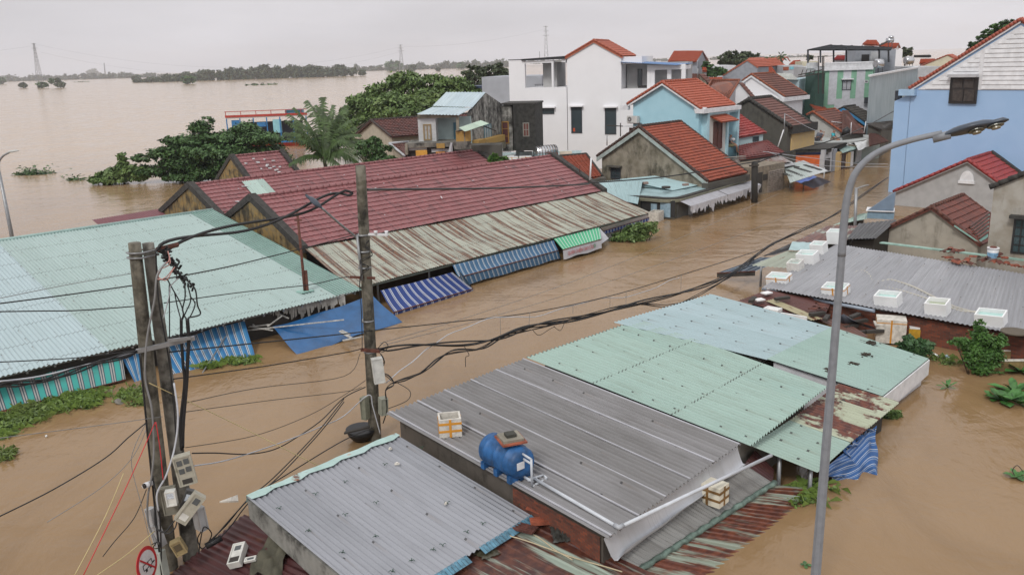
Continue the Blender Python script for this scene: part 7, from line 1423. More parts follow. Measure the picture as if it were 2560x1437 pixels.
for lb,pts,r_,m_ in (('black wire from the twin poles to the left edge over the mint shed, upper',[('D990,695',14.2),('D500,765',13),('D-20,832',12)],.011,None),('black wire from the twin poles to the left edge over the mint shed, lower',[('D1005,850',14.2),('D600,880',13.2),('D300,885',12.6),('D-20,890',12)],.010,None),
                        ('thin wire crossing the mint shed to the left edge',[('D985,605',14.3),('D500,690',13.2),('D0,790',12)],.006,M_gy),('rusty looking wire above the turquoise awning',[('D1000,1180',14.1),('D600,1230',13),('D200,1255',12.4),('D-20,1265',12)],.009,None),
                        ('pale cable running left from the crossarm of the twin poles',[('D1020,1185',14.0),('D700,1270',13.1),('D300,1370',12.3),('G-20,-10',11.7)],.013,M_wh),
                        ('black wire from the twin poles down over the water to the left edge',[('G1085,298',14.0),('G950,410',13.8),('G780,560',13.2),('G400,790',12.2),('G-20,1000',11.3)],.011,None),
                        ('long thin wire from the twin poles over the water weeds',[('G1210,250',14.1),('G700,320',13),('G-20,412',11.5)],.006,M_gy),('thin grey wire falling to a loose end over the water',[('G1090,345',14.0),('G980,560',13.7),('G750,780',13.2),('G350,1035',12.4)],.006,M_gy),
                        ('dark loose wire drooping lowest left of the twin poles',[('G1090,790',13.8),('G1000,1000',13.5),('G850,1180',13.2),('G765,1290',13)],.008,None),('thin wire curving down left of the twin poles',[('G1085,300',14),('G1000,480',13.8),('G980,620',13.7),('G1050,900',13.6),('G1130,1230',13.5)],.006,M_gy)): wire(lb,pts,r_,m_)
wire('bundle of black cables running left from the crossarm over the turquoise awning',[('D1040,1175',14.05),('D850,1245',13.4),('D600,1320',12.8),('D300,1390',12.2),('G-20,20',11.7)],.014,strands=3)
for lb,pts,m_ in (('red rope slanting from the twin poles to the bottom edge',[('G1155,290',13.8),('G950,750',13.0),('G615,1440',12)],m_plain('red_rope',(.55,.02,.03),.5)),('pale yellow rope beside the red rope',[('G920,670',13.2),('G780,1000',12.7),('G550,1440',12)],m_plain('yellow_rope',(.55,.45,.22),.6)),('pale yellow rope lower, slanting from the boxes to the bottom edge',[('G1150,1100',13.5),('G950,1270',12.9),('G705,1440',12.3)],m_plain('yellow_rope',(.5,.5,.5))),('red rope hanging down the twin poles between the boxes',[('G1160,290',13.75),('G1190,480',13.7),('G1215,720',13.6)],m_plain('red_rope',(.5,0,0))),('thin pale cord crossing from the twin poles down to the front roof',[('G1110,0',13.9),('G1700,280',15),('G2300,580',16),('G2560,700',16.4),('H300,820',16)],m_plain('yellow_rope',(.5,.5,.5)))): wire(lb,pts,.008,m_,name='rope')
# vertical cables down the twin poles
for lb,pts,r_,m_ in (('grey cable winding down the front of the twin poles',[('D1240,520',14.2),('D1170,620',14.0),('D1150,800',13.95),('D1100,1050',13.9),('D1080,1250',13.85),('G1085,0',13.85),('G1130,200',13.8),('G1145,480',13.75),('G1130,680',13.7),('G1100,850',13.7),('G1105,1050',13.7),('G1180,1200',13.65)],.018,M_gy),
                        ('pale cable looping between the meter boxes on the twin poles',[('G1295,0',14.0),('G1325,250',13.9),('G1300,480',13.8),('G1240,680',13.65),('G1170,820',13.6),('G1180,950',13.6)],.017,M_wh),('black cable down the left edge of the twin poles',[('D1040,1190',14.0),('D1060,1400',14.0),('G1100,400',13.9),('G1140,800',13.8),('G1170,1100',13.7),('G1205,1429',13.6)],.018,None),
                        ('second black cable down the left edge of the twin poles',[('D1045,1200',13.98),('G1080,200',13.9),('G1120,600',13.8),('G1190,1000',13.65),('G1200,1400',13.6)],.014,None),('black cable down the right edge of the twin poles',[('D1160,430',14.3),('D1180,800',14.3),('D1250,1200',14.25),('G1290,100',14.2),('G1310,400',14.1)],.014,None),
                        ('thick black cable hanging right of the twin poles, left of two',[('D1350,940',14.2),('D1352,1100',14.2),('D1365,1300',14.2),('G1375,0',14.2),('G1345,300',14.15),('G1352,500',14.1)],.028,None),('thick black cable hanging right of the twin poles, right of two',[('D1395,940',14.2),('D1405,1100',14.2),('D1395,1300',14.2),('G1390,0',14.2),('G1365,300',14.12),('G1360,480',14.1)],.034,None),
                        ('black jumper cable bulging to the right above the two thick cables',[('D1410,670',14.3),('D1455,730',14.3),('D1470,840',14.3),('D1490,910',14.3),('D1400,935',14.2)],.014,None),('black jumper cable dropping from the tangle, left of the group',[('D1240,640',14.3),('D1290,730',14.3),('D1340,820',14.25),('D1365,900',14.2),('D1352,950',14.2)],.012,None),('black jumper cable with a straight run in the group',[('D1260,690',14.3),('D1262,950',14.3),('D1262,1150',14.25)],.011,None),
                        ('black jumper cable with a gentle S bend in the group',[('D1375,670',14.3),('D1378,780',14.3),('D1360,880',14.25),('D1390,950',14.2)],.013,None),('black jumper cable next to the S bent one',[('D1395,690',14.3),('D1420,800',14.3),('D1385,890',14.25),('D1352,960',14.2)],.012,None),('black jumper cable at the right inside the bulge',[('D1420,780',14.3),('D1452,830',14.3),('D1430,900',14.25),('D1400,950',14.2)],.012,None),
                        ('black jumper cable forking low in the group',[('D1300,750',14.3),('D1320,850',14.3),('D1350,960',14.2)],.011,None),('black loop of cable around the lower twin poles',[('G1150,950',13.6),('G1160,1070',13.5),('G1220,1110',13.45),('G1270,1060',13.5),('G1300,1020',13.55)],.014,None),('second black loop of cable around the lower twin poles',[('G1180,1090',13.5),('G1250,1120',13.42),('G1300,1080',13.5),('G1320,1020',13.6)],.012,None),
                        ('tangle of black cables at the right foot of the twin poles',[('G1500,1100',13.9),('G1470,1160',13.9),('G1500,1230',13.9),('G1540,1200',14),('G1575,1120',14),('G1520,1070',13.9),('G1490,1180',13.9),('G1480,1270',13.9)],.011,None),('black cable coil at the left foot of the twin poles',[('G1130,1200',13.6),('G1180,1180',13.6),('G1190,1220',13.6),('G1140,1230',13.6),('G1160,1190',13.6)],.010,None)): wire(lb,pts,r_,m_)
r = random.Random(77); mb = MB(); pth = smooth([PD(s,14.35) for s in ('D1225,440','D1240,480','D1280,530','D1320,590','D1370,645','D1415,690')],6)
for i in range(90):
    q = pth[r.randrange(len(pth))]+v3(r.gauss(0,.035),r.gauss(0,.04),r.gauss(0,.035)); mb.box(q,(r.uniform(.03,.09),.03,.03),v3(r.uniform(-1,1),r.uniform(-.4,.4),r.uniform(-1,1)),None,nrm(v3(r.uniform(-1,1),.3,r.uniform(-1,1))))
for i in range(10):
    j = r.randrange(len(pth)-8); mb.tube([p+v3(r.gauss(0,.04),r.gauss(0,.04),r.gauss(0,.04)) for p in pth[j:j+8:2]],.010,5)
single('cable_joint','clump of taped black cable joints hanging beside the top of the twin poles','cable joint',mb,M_blk)
wire('thin pink and white wires curling around the black joint clump',[('D1250,440',14.3),('D1260,520',14.2),('D1200,580',14.2),('D1170,630',14.2),('D1240,640',14.2),('D1300,560',14.2)],.009,m_plain('pink_wire',(.5,.25,.22),.5),strands=2)
wire('loose pale wire loop under the joint clump',[('D1330,640',14.3),('D1270,700',14.3),('D1262,760',14.3),('D1215,940',14.3)],.010,M_wh)
wire('bundle of small wires wrapped round the middle pole',[('E215,360',DM-.2),('E190,400',DM-.2),('E240,470',DM-.2),('E150,520',DM-.2),('E215,560',DM-.2),('E150,640',DM-.2),('E160,900',DM-.2),('E165,1170',DM-.2)],.009,strands=2)
wire('tangled cables at the right foot of the middle pole',[('E300,1200',DM-.2),('E330,1260',DM-.2),('E300,1330',DM-.2),('E370,1380',DM-.2),('E400,1420',DM-.25),('H340,60',DM-.3),('H350,180',DM-.3),('H320,300',DM-.3)],.011,strands=4)
wire('pale wire spanning the street shops near the yellow door',[('L40,920',54),('L330,960',58),('L800,1020',62),('L1250,1075',64),('L1640,1080',66)],.02,M_wh); wire('second pale wire spanning the street shops just below',[('L100,925',54),('L420,1020',57),('L870,1105',61),('L1650,1115',66)],.02,M_wh)
wire('pale wire from the bent white pole to the terrace',[('L330,440',58),('L600,600',60),('L880,720',62)],.018,M_wh)
# ================================================================ vegetation
def leafmesh(blobs,n,size,seed=0,up=.35,clump=.22,asp=.5,k=None):
    """leaf sized faces gathered in clumps over the blobs; blobs: (centre, radii)"""
    g = np.random.default_rng(seed); w_ = np.array([b[1][0]*b[1][2]+b[1][0]*b[1][1]*.5 for b in blobs]); w_ = w_/w_.sum(); V = []; F = []; A = []; base = 0
    for (c,r_),f in zip(blobs,w_):
        m = max(20,int(n*f)); kc = max(5,int(k*f) if k else int(m/26)); d = g.normal(size=(kc,3)); d /= np.linalg.norm(d,axis=1)[:,None]
        rad = g.uniform(.45,1.0,kc)**.6; cc = np.asarray(c)+d*rad[:,None]*np.asarray(r_); idx = g.integers(0,kc,m)
        sg = clump*min(r_); p = cc[idx]+g.normal(size=(m,3))*sg*np.array([1,1,.6]); out = d[idx]
        nn = g.normal(size=(m,3))*.6+out*.5+np.array([0,0,up*1.6]); nn /= np.linalg.norm(nn,axis=1)[:,None]
        t = g.normal(size=(m,3)); t -= nn*(t*nn).sum(1)[:,None]; t /= np.linalg.norm(t,axis=1)[:,None]; b = np.cross(nn,t); s = size*g.uniform(.6,1.35,m)[:,None]
        q = np.stack([p-t*s,p+b*s*asp-nn*s*.12,p+t*s-nn*s*.25,p-b*s*asp-nn*s*.12],1).reshape(-1,3); V.append(q)
        F.append(np.arange(m*4).reshape(-1,4)+base); base += m*4; cr = g.uniform(0,1,kc)[idx]; A.append(np.repeat(np.clip(cr*.65+g.uniform(0,.35,m),0,1),4))
    return np.concatenate(V),np.concatenate(F),np.concatenate(A)
def leafobj(name,blobs,n,size,mat,T=None,label=None,cat=None,seed=0,kind=None,group=None,loc=None,**k):
    V,F,A = leafmesh(blobs,n,size,seed,**k); L = OFF[T.name] if T else (np.asarray(loc,float) if loc is not None else np.array([V[:,0].mean(),V[:,1].mean(),V[:,2].min()]))
    me = bpy.data.meshes.new(name); nv,nf = len(V),len(F); me.vertices.add(nv); me.vertices.foreach_set('co',(V-L).astype(np.float32).ravel()); me.loops.add(nf*4); me.loops.foreach_set('vertex_index',F.astype(np.int32).ravel())
    me.polygons.add(nf); me.polygons.foreach_set('loop_start',np.arange(0,nf*4,4,dtype=np.int32)); me.update(calc_edges=True); a = me.attributes.new('rnd','FLOAT','POINT'); a.data.foreach_set('value',A.astype(np.float32)); me.materials.append(mat)
    o = bpy.data.objects.new(name,me); COL.objects.link(o)
    if T: o.parent = T; OFF[o.name] = L
    else:
        o.location = tuple(L); OFF[o.name] = L
        if label: o['label'] = label
        if cat: o['category'] = cat
        if group: o['group'] = group
        if kind: o['kind'] = kind
    return o
def blob(x,y,rx,ry,D,dd=0,ky=.8): k = D/2171.; return (PD((x,y),D+dd),(rx*k,rx*k*ky,ry*k))
def tree(label,blobs,n,size,mat,trunks,D,seed=0,name='tree',cat='tree',tr=.16,barkm=None,**k):
    base = PD(trunks[0][0],D)*v3(1,1,0); T = thing(name,label,cat,base); leafobj('crown',blobs,n,size,mat,T,seed=seed,**k); mb = MB()
    for tk in trunks:
        p = [PD(s,D) for s in tk]; mb.tube(smooth([p[0]*v3(1,1,0)-UP*.5 if i == 0 else q for i,q in enumerate(p)],3),list(np.linspace(tr,tr*.3,(len(p)-1)*3+1)),7)
    r = random.Random(seed); c0 = PD(trunks[0][-1],D)
    for c,r_ in blobs: mb.tube([c0*.6+base*.4+UP*.0 if False else c0,(c0+c)/2-UP*.15,c],[tr*.45,tr*.3,tr*.1],5)
    part(T,'trunk',mb,barkm or m_bark); return T
m_bark = m_plain('tree_bark',(.10,.08,.06),.9,0,.4,3)
l_dark = m_leaf('deep_green_leaf',(.025,.06,.018),(.095,.18,.055),(.06,.13,.035)); l_mid = m_leaf('mid_green_leaf',(.055,.10,.028),(.17,.26,.075),(.18,.23,.075)); l_lite = m_leaf('fresh_green_leaf',(.04,.11,.02),(.13,.24,.05),(.14,.2,.05))
l_far = m_leaf('dull_far_leaf',(.035,.055,.025),(.08,.105,.05),(.07,.09,.045)); l_weed = m_leaf('water_weed_leaf',(.04,.08,.02),(.18,.27,.06),(.14,.16,.06))
D1 = 72
tree('big spreading dark green almond tree standing flooded in the river left of the palm',[blob(x,y,a,b,D1,d,.7) for x,y,a,b,d in ((612,322,36,14,0),(505,318,30,16,0),(440,352,42,10,1),(495,350,60,14,0),(655,345,55,14,-1),(575,352,50,14,1),(430,380,60,13,0),(540,378,80,15,-1),(650,380,66,18,0),(470,405,70,15,0),(600,408,80,17,-1),(550,425,90,13,0),(430,424,60,13,1),(680,400,45,18,1),(520,300,12,8,0),(355,395,34,8,0),(375,428,40,12,0),(600,440,90,10,0),(480,440,80,9,0),(560,345,60,14,0),(620,345,60,14,1))],46000,.16,l_dark,[('560,455','555,400','520,350'),('560,455','600,400','620,345')],D1,1,tr=.28,clump=.36,up=.6)
tree('small drowned tree with a leafy leader at the left tip of the almond tree',[blob(x,y,a,b,D1,0,.7) for x,y,a,b in ((306,392,13,8),(308,408,11,12),(315,425,26,14),(285,435,40,12),(345,432,36,16),(245,450,26,8),(285,448,50,8))],8000,.18,l_mid,[('310,455','308,425','306,395')],D1,2,tr=.12,clump=.3,up=.5)
D2 = 88
tree('large pale green tree mass behind the ruined house and the palm',[blob(x,y,a,b,D2,d) for x,y,a,b,d in ((1010,205,42,22,0),(1030,190,14,12,0),(965,232,48,22,0),(1080,212,48,22,2),(915,255,50,20,0),(890,285,40,20,0),(985,270,80,30,-3),(1060,260,60,35,0),(1130,215,50,22,3),(1165,235,40,20,3),(1120,262,40,30,0),(940,305,60,22,-2),(860,300,24,16,0),(1040,300,70,20,-2),(880,325,40,14,-2),(850,318,26,18,-4),(885,345,30,16,-6),(850,345,22,14,-6))],34000,.21,l_mid,[('960,420','965,320','1000,250'),('1090,420','1080,300','1100,230')],D2,3,tr=.35,clump=.26)
tree('darker tree behind, left of the white villa',[blob(x,y,a,b,125) for x,y,a,b in ((1185,180,30,14),(1232,178,30,16),(1240,165,14,8),(1205,200,50,16),(1260,190,25,18))],5000,.26,l_far,[('1210,300','1210,220','1215,185')],125,4,tr=.3)
tree('dense dark green bushy tree beside the cream house',[blob(x,y,a,b,56) for x,y,a,b in ((938,352,22,12),(920,372,32,18),(955,375,22,20),(945,400,40,16),(980,402,14,10))],4500,.11,l_dark,[('940,450','940,400','938,365')],56,5,tr=.14)
tree('fresh green papaya like plant poking up between the two red halls',[blob(x,y,a,b,50,0,.8) for x,y,a,b in ((1236,392,13,6),(1250,402,16,6),(1262,398,8,6),(1228,400,8,6))],500,.16,l_lite,[('1245,430','1245,410','1242,398')],50,6,name='plant',cat='plant',tr=.05)
def frondpalm(label,s_base,s_crown,D,fronds,mat,seed=0,wd=.5,tr=.16,nl=26):
    b_,c_ = PD(s_base,D)*v3(1,1,0),PD(s_crown,D); T = thing('palm_tree',label,'palm tree',b_); part(T,'trunk',MB().tube(smooth([b_-UP*.5,(b_+c_)/2+v3(.15,0,0),c_]),[tr-.05*i/8 for i in range(9)],9),m_bark); r = random.Random(seed)
    for s_mid,s_tip,dy in fronds:
        m_,t_ = PD(s_mid,D+dy*.5),PD(s_tip,D+dy); sp_ = smooth([c_,m_,t_],12); mb = MB().tube(sp_,list(np.linspace(.045,.008,len(sp_))),4); vs = []; fs = []; n = nl*2; Lf = sum(np.linalg.norm(sp_[i+1]-sp_[i]) for i in range(len(sp_)-1))
        for k in range(n):
            f = .08+.92*k/n; i = min(len(sp_)-2,int(f*(len(sp_)-1))); q = sp_[i]+(sp_[i+1]-sp_[i])*(f*(len(sp_)-1)-i); ax = nrm(sp_[i+1]-sp_[i]); sd = nrm(np.cross(ax,UP))
            L_ = wd*math.sin(min(1,f*1.08+.10)*math.pi*.92)**.6*Lf*.28*r.uniform(.6,1.25)
            for s_ in (-1,1):
                tip = q+(sd*s_*.72+ax*.55-UP*(.5+.5*r.random()))*L_; o_ = len(vs); wv = ax*.032; vs += [q-wv,q+wv,(q+tip)/2+wv*1.1-UP*(-.04*L_),tip,(q+tip)/2-wv*1.1-UP*(-.04*L_)]; fs.append((o_,o_+1,o_+2,o_+3,o_+4))
        mb.add(vs,fs); part(T,'frond',mb,mat)
    return T
m_palm = m_plain('palm_frond_green',(.06,.105,.028),.5,0,.5,1.5); DP = 58
frondpalm('coconut palm with drooping fronds between the almond tree and the cream house','815,450','808,392',DP,[('795,300','768,250',2),('808,300','806,243',1),('775,315','735,268',0),('765,335','715,300',-1),('770,352','718,345',-1.5),('765,388','722,410',-2),('820,310','832,262',1),('838,330','872,300',1),('845,345','900,335',0),('850,350','915,378',-1),('865,372','948,405',-2),('835,400','868,428',-2),('790,335','750,310',2.5),('825,335','850,290',2),('815,300','790,262',2),('775,345','728,330',1),('772,325','722,285',2),('830,320','862,272',2),('848,338','888,318',2),('855,355','925,350',1),('850,378','905,412',-1),('775,350','712,330',1),('840,300','862,262',2.5),('800,320','800,270',3)],m_palm,5,.85)
frondpalm('left of two small palms in the middle distance beyond the grey gable','C660,560','C665,455',118,[('C645,435','C620,460',0),('C650,425','C630,430',0),('C665,420','C672,412',0),('C680,425','C705,425',0),('C685,440','C712,465',0),('C650,450','C640,485',0),('C680,455','C690,490',0)],m_palm,6,1.2,nl=10)
frondpalm('taller palm right of it against the sky','C745,545','C752,430',116,[('C735,415','C712,440',0),('C745,400','C735,388',0),('C758,398','C770,385',0),('C770,408','C792,405',0),('C770,425','C795,450',0),('C735,435','C720,470',0),('C760,450','C775,490',0),('C745,460','C730,510',0)],m_palm,7,1.2,nl=10)
T = tree('spreading tree on the right horizon behind the low white shed',[blob(1700+x/2.977,y/2.977,a,b,150) for x,y,a,b in ((330,440,16,9),(380,405,20,8),(440,415,26,10),(500,410,18,6),(550,410,12,5),(420,450,40,12),(360,465,26,10),(480,450,20,9))],4500,.30,l_far,[('C420,560','C420,480','C430,430')],150,8,tr=.35)
tree('leafy bushes and trees below the spreading tree beside the steep orange roof',[blob(1540+x/4.491,100+y/4.491,a,b,104) for x,y,a,b in ((1000,270,7,8),(1035,300,12,10),(1070,340,14,12),(1140,360,20,10),(1190,350,14,8),(1060,385,20,6))],2500,.22,l_dark,[('K1080,450','K1080,380','K1080,340')],104,9,name='bush',cat='bush',tr=.1)
tree('bush under the steel walkway left of the green scaffold',[blob(1700+x/2.977,y/2.977,a,b,90) for x,y,a,b in ((920,640,12,9),(960,630,14,12),(990,650,10,10))],1500,.18,l_dark,[('C950,700','C950,650','C955,635')],90,10,name='bush',cat='bush',tr=.08)
tree('layered evergreen tree rising behind the big light blue house',[blob(1700+x/2.977,y/2.977,a,b,78) for x,y,a,b in ((2440,165,22,6),(2380,195,22,6),(2450,200,24,8),(2300,240,24,6),(2360,240,26,8),(2260,275,20,5),(2320,280,26,7),(2190,330,16,5),(2250,320,24,7),(2170,372,16,4),(2230,360,24,7))],4200,.19,l_dark,[('C2400,700','C2380,300','C2430,170')],78,11,tr=.2,up=.8)
tree('bare hazy tree right of the white gable on the skyline',[blob(1700+x/2.977,y/2.977,a,b,135) for x,y,a,b in ((1680,380,14,9),(1700,395,10,6),(1665,400,8,6))],900,.25,l_far,[('C1680,450','C1680,400','C1682,380')],135,12,tr=.15)
tree('small hazy tree seen under the roof canopy',[blob(1700+x/2.977,y/2.977,a,b,140) for x,y,a,b in ((960,430,9,5),(1275,395,8,5))],500,.28,l_far,[('C960,470','C960,440','C960,430')],140,13,tr=.12)
def bush(label,specs,D,n,size,mat,seed,stem=None,name='bush',**k):
    B_ = [blob(x,y,a,b,D) for x,y,a,b in specs]; s_ = (specs[0][0],specs[0][1]); c_ = PD(s_,D); T = thing(name,label,name.split('_')[0] if name != 'bush' else 'bush',c_*v3(1,1,0)); leafobj('foliage',B_,n,size,mat,T,seed=seed,**k); mb = MB(); r = random.Random(seed)
    for c,r_ in B_:
        for i in range(3): q = c+v3(r.uniform(-1,1)*r_[0]*.7,r.uniform(-.5,.5)*r_[1],r_[2]*r.uniform(-.2,.7)); mb.tube([v3(c[0]*.3+c_[0]*.7,c[1]*.3+c_[1]*.7,-.3),c*.5+q*.5-UP*.1,q],[.014,.01,.005],4)
    part(T,'stems',mb,m_bark); return T
f_ = lambda *a: [(1700+x/2.977,480+y/2.977,p,q) for x,y,p,q in a]
bush('big leafy bush growing out of the water under the corner of the big grey roof',f_((2250,1200,34,26),(2240,1080,26,20),(2230,985,13,14),(2330,1130,28,22),(2080,1110,28,9),(2180,1160,30,18),(2290,1270,30,16),(2400,1080,10,8),(2250,1305,34,12),(2170,1240,24,14),(2200,1290,24,10),(2330,1220,24,18)),22.75,8000,.055,m_leaf('bush_leaf',(.03,.09,.015),(.10,.21,.045),(.06,.14,.03)),21,clump=.3)
bush('low broad leafed plant beside the orange foam box',f_((1760,1140,28,12),(1680,1110,18,14),(1840,1150,20,12),(1700,1170,30,10),(1790,1190,30,8)),23.9,2400,.085,m_leaf('vine_leaf',(.025,.07,.025),(.08,.16,.06)),22,clump=.35,asp=.7)
i_ = lambda *a: [(1700+x/2.977,957+y/2.977,p,q) for x,y,p,q in a]
bush('clump of green leaves at the tip of the rust patched roof',i_((1560,265,24,18),(1600,225,14,10),(1500,320,14,10),(1540,240,16,10)),20.0,2200,.055,l_mid,23,clump=.3)
e_ = lambda *a: [(850+x/2.977,480+y/2.977,p,q) for x,y,p,q in a]
bush('dense green leaves under the navy awning at the end of the rusty canopy',e_((2270,260,26,14),(2200,290,30,16),(2320,270,16,14),(2100,335,30,8),(2200,330,40,10),(2060,350,20,6)),42.5,4200,.085,l_mid,24,clump=.3)
# floating weeds
def weeds(label,specs,n,size,seed,mat=None,name='water_weeds',kind='stuff',blades=60,hgt=.10):
    B_ = []
    for s,rx,ry in specs: B_.append((P(s,.02),(rx,ry,hgt)))
    V,F,A = leafmesh(B_,n,size,seed,up=1.0,clump=.8,k=max(8,n//14)); V[:,2] = np.maximum(V[:,2],.01)
    me = bpy.data.meshes.new(name); r = random.Random(seed); vl = V.tolist(); fl = F.tolist(); al = A.tolist()
    for i in range(blades):
        c,rr = r.choice(B_); o = c+v3(r.uniform(-1,1)*rr[0],r.uniform(-1,1)*rr[1],.02); g_ = r.uniform(0,6.28); L_ = r.uniform(.2,.5)*size/.07; t = v3(math.cos(g_),math.sin(g_),0); sd = v3(-t[1],t[0],0)*.012*size/.07; b0 = len(vl)
        vl += [list(o-sd),list(o+sd),list(o+t*L_*.6+sd+UP*.12),list(o+t*L_+UP*.03),list(o+t*L_*.6-sd+UP*.12)]; fl.append([b0,b0+1,b0+2,b0+3,b0+4]); al += [.95]*5
    L = np.array([V[:,0].mean(),V[:,1].mean(),0]); me.from_pydata([tuple(np.array(q)-L) for q in vl],[],fl); a = me.attributes.new('rnd','FLOAT','POINT'); a.data.foreach_set('value',np.array(al,np.float32)); me.materials.append(mat or l_weed)
    o = bpy.data.objects.new(name,me); COL.objects.link(o); o.location = tuple(L); o['label'] = label; o['category'] = 'water weeds'
    if kind: o['kind'] = kind
weeds('mat of floating water weeds along the turquoise awning at the left edge',[('G40,300',.8,.5),('G150,260',.8,.45),('G300,200',.8,.4),('G420,165',.7,.35),('G560,120',.8,.3),('G650,90',.6,.25),('G-60,370',.8,.5),('G620,160',.4,.3)],7000,.055,31,blades=500)
for lb,sp_,n,sz,sd,bl in (('loose water weeds floating just left of the twin poles',[('G1000,60',.35,.3),('G960,110',.3,.3),('G1040,150',.3,.2)],700,.05,32,70),('clump of water weeds at the foot of the faded blue awning',[('D1780,1260',.55,.25),('D1560,1300',.3,.12)],900,.05,33,140),('sprig of weeds at the far left edge of the water',[('G20,540',.3,.3)],300,.05,34,40),
                               ('green shoots drifting around the lamp post foot by the rusty eave',[('I900,860',.5,.25),('I820,830',.2,.1),('I985,770',.2,.15)],420,.06,35,110),('single drifting sprig right of the lamp post',[('I1150,790',.12,.05)],30,.05,36,6),('weeds and litter line floating below the big bush',[('F1900,1240',.5,.12),('F2050,1270',.5,.1),('F2250,1300',.4,.1)],700,.04,37,40)): weeds(lb,sp_,n,sz,sd,blades=bl)
def rosette(label,s,R_,n,seed,wide=.3,name='floating_plant'):
    o = P(s,.0); r = random.Random(seed); mb = MB()
    for i in range(n):
        g_ = 2*math.pi*i/n+r.uniform(-.25,.25); el = r.uniform(.15,.8); L_ = R_*r.uniform(.7,1.1); t = v3(math.cos(g_)*math.cos(el),math.sin(g_)*math.cos(el),math.sin(el)); sd = v3(-math.sin(g_),math.cos(g_),0)*L_*wide
        mb.add([o,o+t*L_*.35+sd*.7+UP*.02,o+t*L_*.7+sd*.8,o+t*L_-UP*.12*L_,o+t*L_*.7-sd*.8,o+t*L_*.35-sd*.7+UP*.02],[(0,1,2,3,4,5)])
    single(name,label,'plant',mb,m_plain('floating_leaf_green',(.055,.17,.035),.45,0,.5,4))
rosette('broad leaved green plant floating at the right edge, upper','I2480,70',.62,13,1,.22); rosette('broad leaved green plant floating at the right edge, lower','I2420,140',.6,14,2,.3); rosette('third leaf cluster floating beside the broad leaved plants','I2530,160',.5,10,3,.25); rosette('light green rounded leaf floating left of the broad leaved plants','I2340,120',.35,6,4,.4)
rosette('small dark green sprig floating below the mint roof corner','I1990,38',.35,9,5,.12); rosette('small leafy twig floating at the right edge of the brown water','I2510,700',.3,7,6,.3); rosette('faint submerged leaf by the lamp post foot','I930,1360',.14,4,7,.4)
rosette('dark green floating leaves near the brown cooler box','F2530,1340',.55,12,8,.3); rosette('few dark leaves floating in front of the white shed wall','F2380,1350',.25,6,9,.2)
single('twig','thin bare twig sticking out of the water at the right edge','twig',MB().tube(smooth([P('I2500,700',0),PD('I2475,650',P('I2500,700',0)[1]),PD('I2510,612',P('I2500,700',0)[1]),PD('I2555,660',P('I2500,700',0)[1])]),.01,5),m_bark)
for lb,s,rx,n,sd in (('small island of floating weeds in the river at the left','A260,1295',1.6,700,41),('tiny floating leaves right of the small weed island','A555,1338',.6,120,42)): weeds(lb,[(s,rx,.6)],n,.16,sd,l_dark,blades=10,hgt=.5)
r = random.Random(5)
for i,(s,lb) in enumerate((('F1905,1220','white crumpled plastic bag in the litter line'),('F1990,1230','pale blue crumpled plastic bag in the litter line'),('F2410,1195','white plastic cup shape near the purple bag'),('G345,402','tiny white scrap floating left of the twin poles'),('G895,148','grey bowl floating left of the twin poles'))):
    q = P(s,.0); mb = MB(); mb.tube([q,q+UP*.03,q+v3(.02,0,.06)],[.10,.13,.04] if i < 3 else [.02,.03,.01] if i == 3 else [.12,.16,.13],7); single('floating_litter',lb,'litter',mb,[M_foam,m_plain('pale_blue_plastic',(.42,.55,.66),.4),M_foam,M_foam,M_conc][i])
foam('white foam box with green vine leaves beside the corner shop','M925,1310',-.1,(.85,.6,.62),60,None,M_foamd,False)
# ================================================================ far water edge
def belt(name,label,pts,D_of,n,size,seed,mat,cat='wood',hv=.5,kind='stuff'):
    g = random.Random(seed); B_ = []
    for (x0,yt,yb),(x1,yt1,yb1) in zip(pts[:-1],pts[1:]):
        m = max(1,int((x1-x0)/9))
        for i in range(m):
            f = (i+g.random())/m; x = x0+(x1-x0)*f; t_,b_ = yt+(yt1-yt)*f,yb+(yb1-yb)*f; D = D_of(x,b_); h = (b_-t_)*g.uniform(1-hv,1.08); rx = g.uniform(5,10); B_.append((PD((x,b_-h*.5),D+g.uniform(0,20)),(rx*D/2171,rx*D/2171,h*.5*D/2171)))
    leafobj(name,B_,n,size,mat,None,label,cat,seed,kind=kind,clump=.35,k=n//10)
Dw = lambda x,y: 8.8*2171/max(3,(y-(HOR+.0307*(CX-x))))
l_hz = m_leaf('far_wood_leaf',(.035,.05,.028),(.07,.09,.045),(.06,.08,.04))
belt('far_wood','dark line of flooded trees along the far bank of the river',[(-60,191,206),(60,189,205),(200,186,202),(235,180,201),(330,183,198),(500,178,193),(700,170,188),(900,162,181),(1100,155,174),(1270,150,169)],lambda x,y: 1900-x*.2,26000,2.6,51,l_hz,hv=.45)
belt('far_wood','second faint line of trees on the horizon at the right',[(1270,153,160),(1500,148,155),(1800,143,150),(2000,139,148),(2080,140,147)],lambda x,y: 1900,7000,2.6,52,l_hz,hv=.4)
belt('island_wood','long flooded wood in mid river, green and low at its left end',[(335,200,206),(420,186,208),(465,178,207),(520,176,204),(600,168,201),(700,160,198),(800,164,194),(870,163,190),(905,176,187)],lambda x,y: 860,26000,1.25,53,l_far,hv=.35)
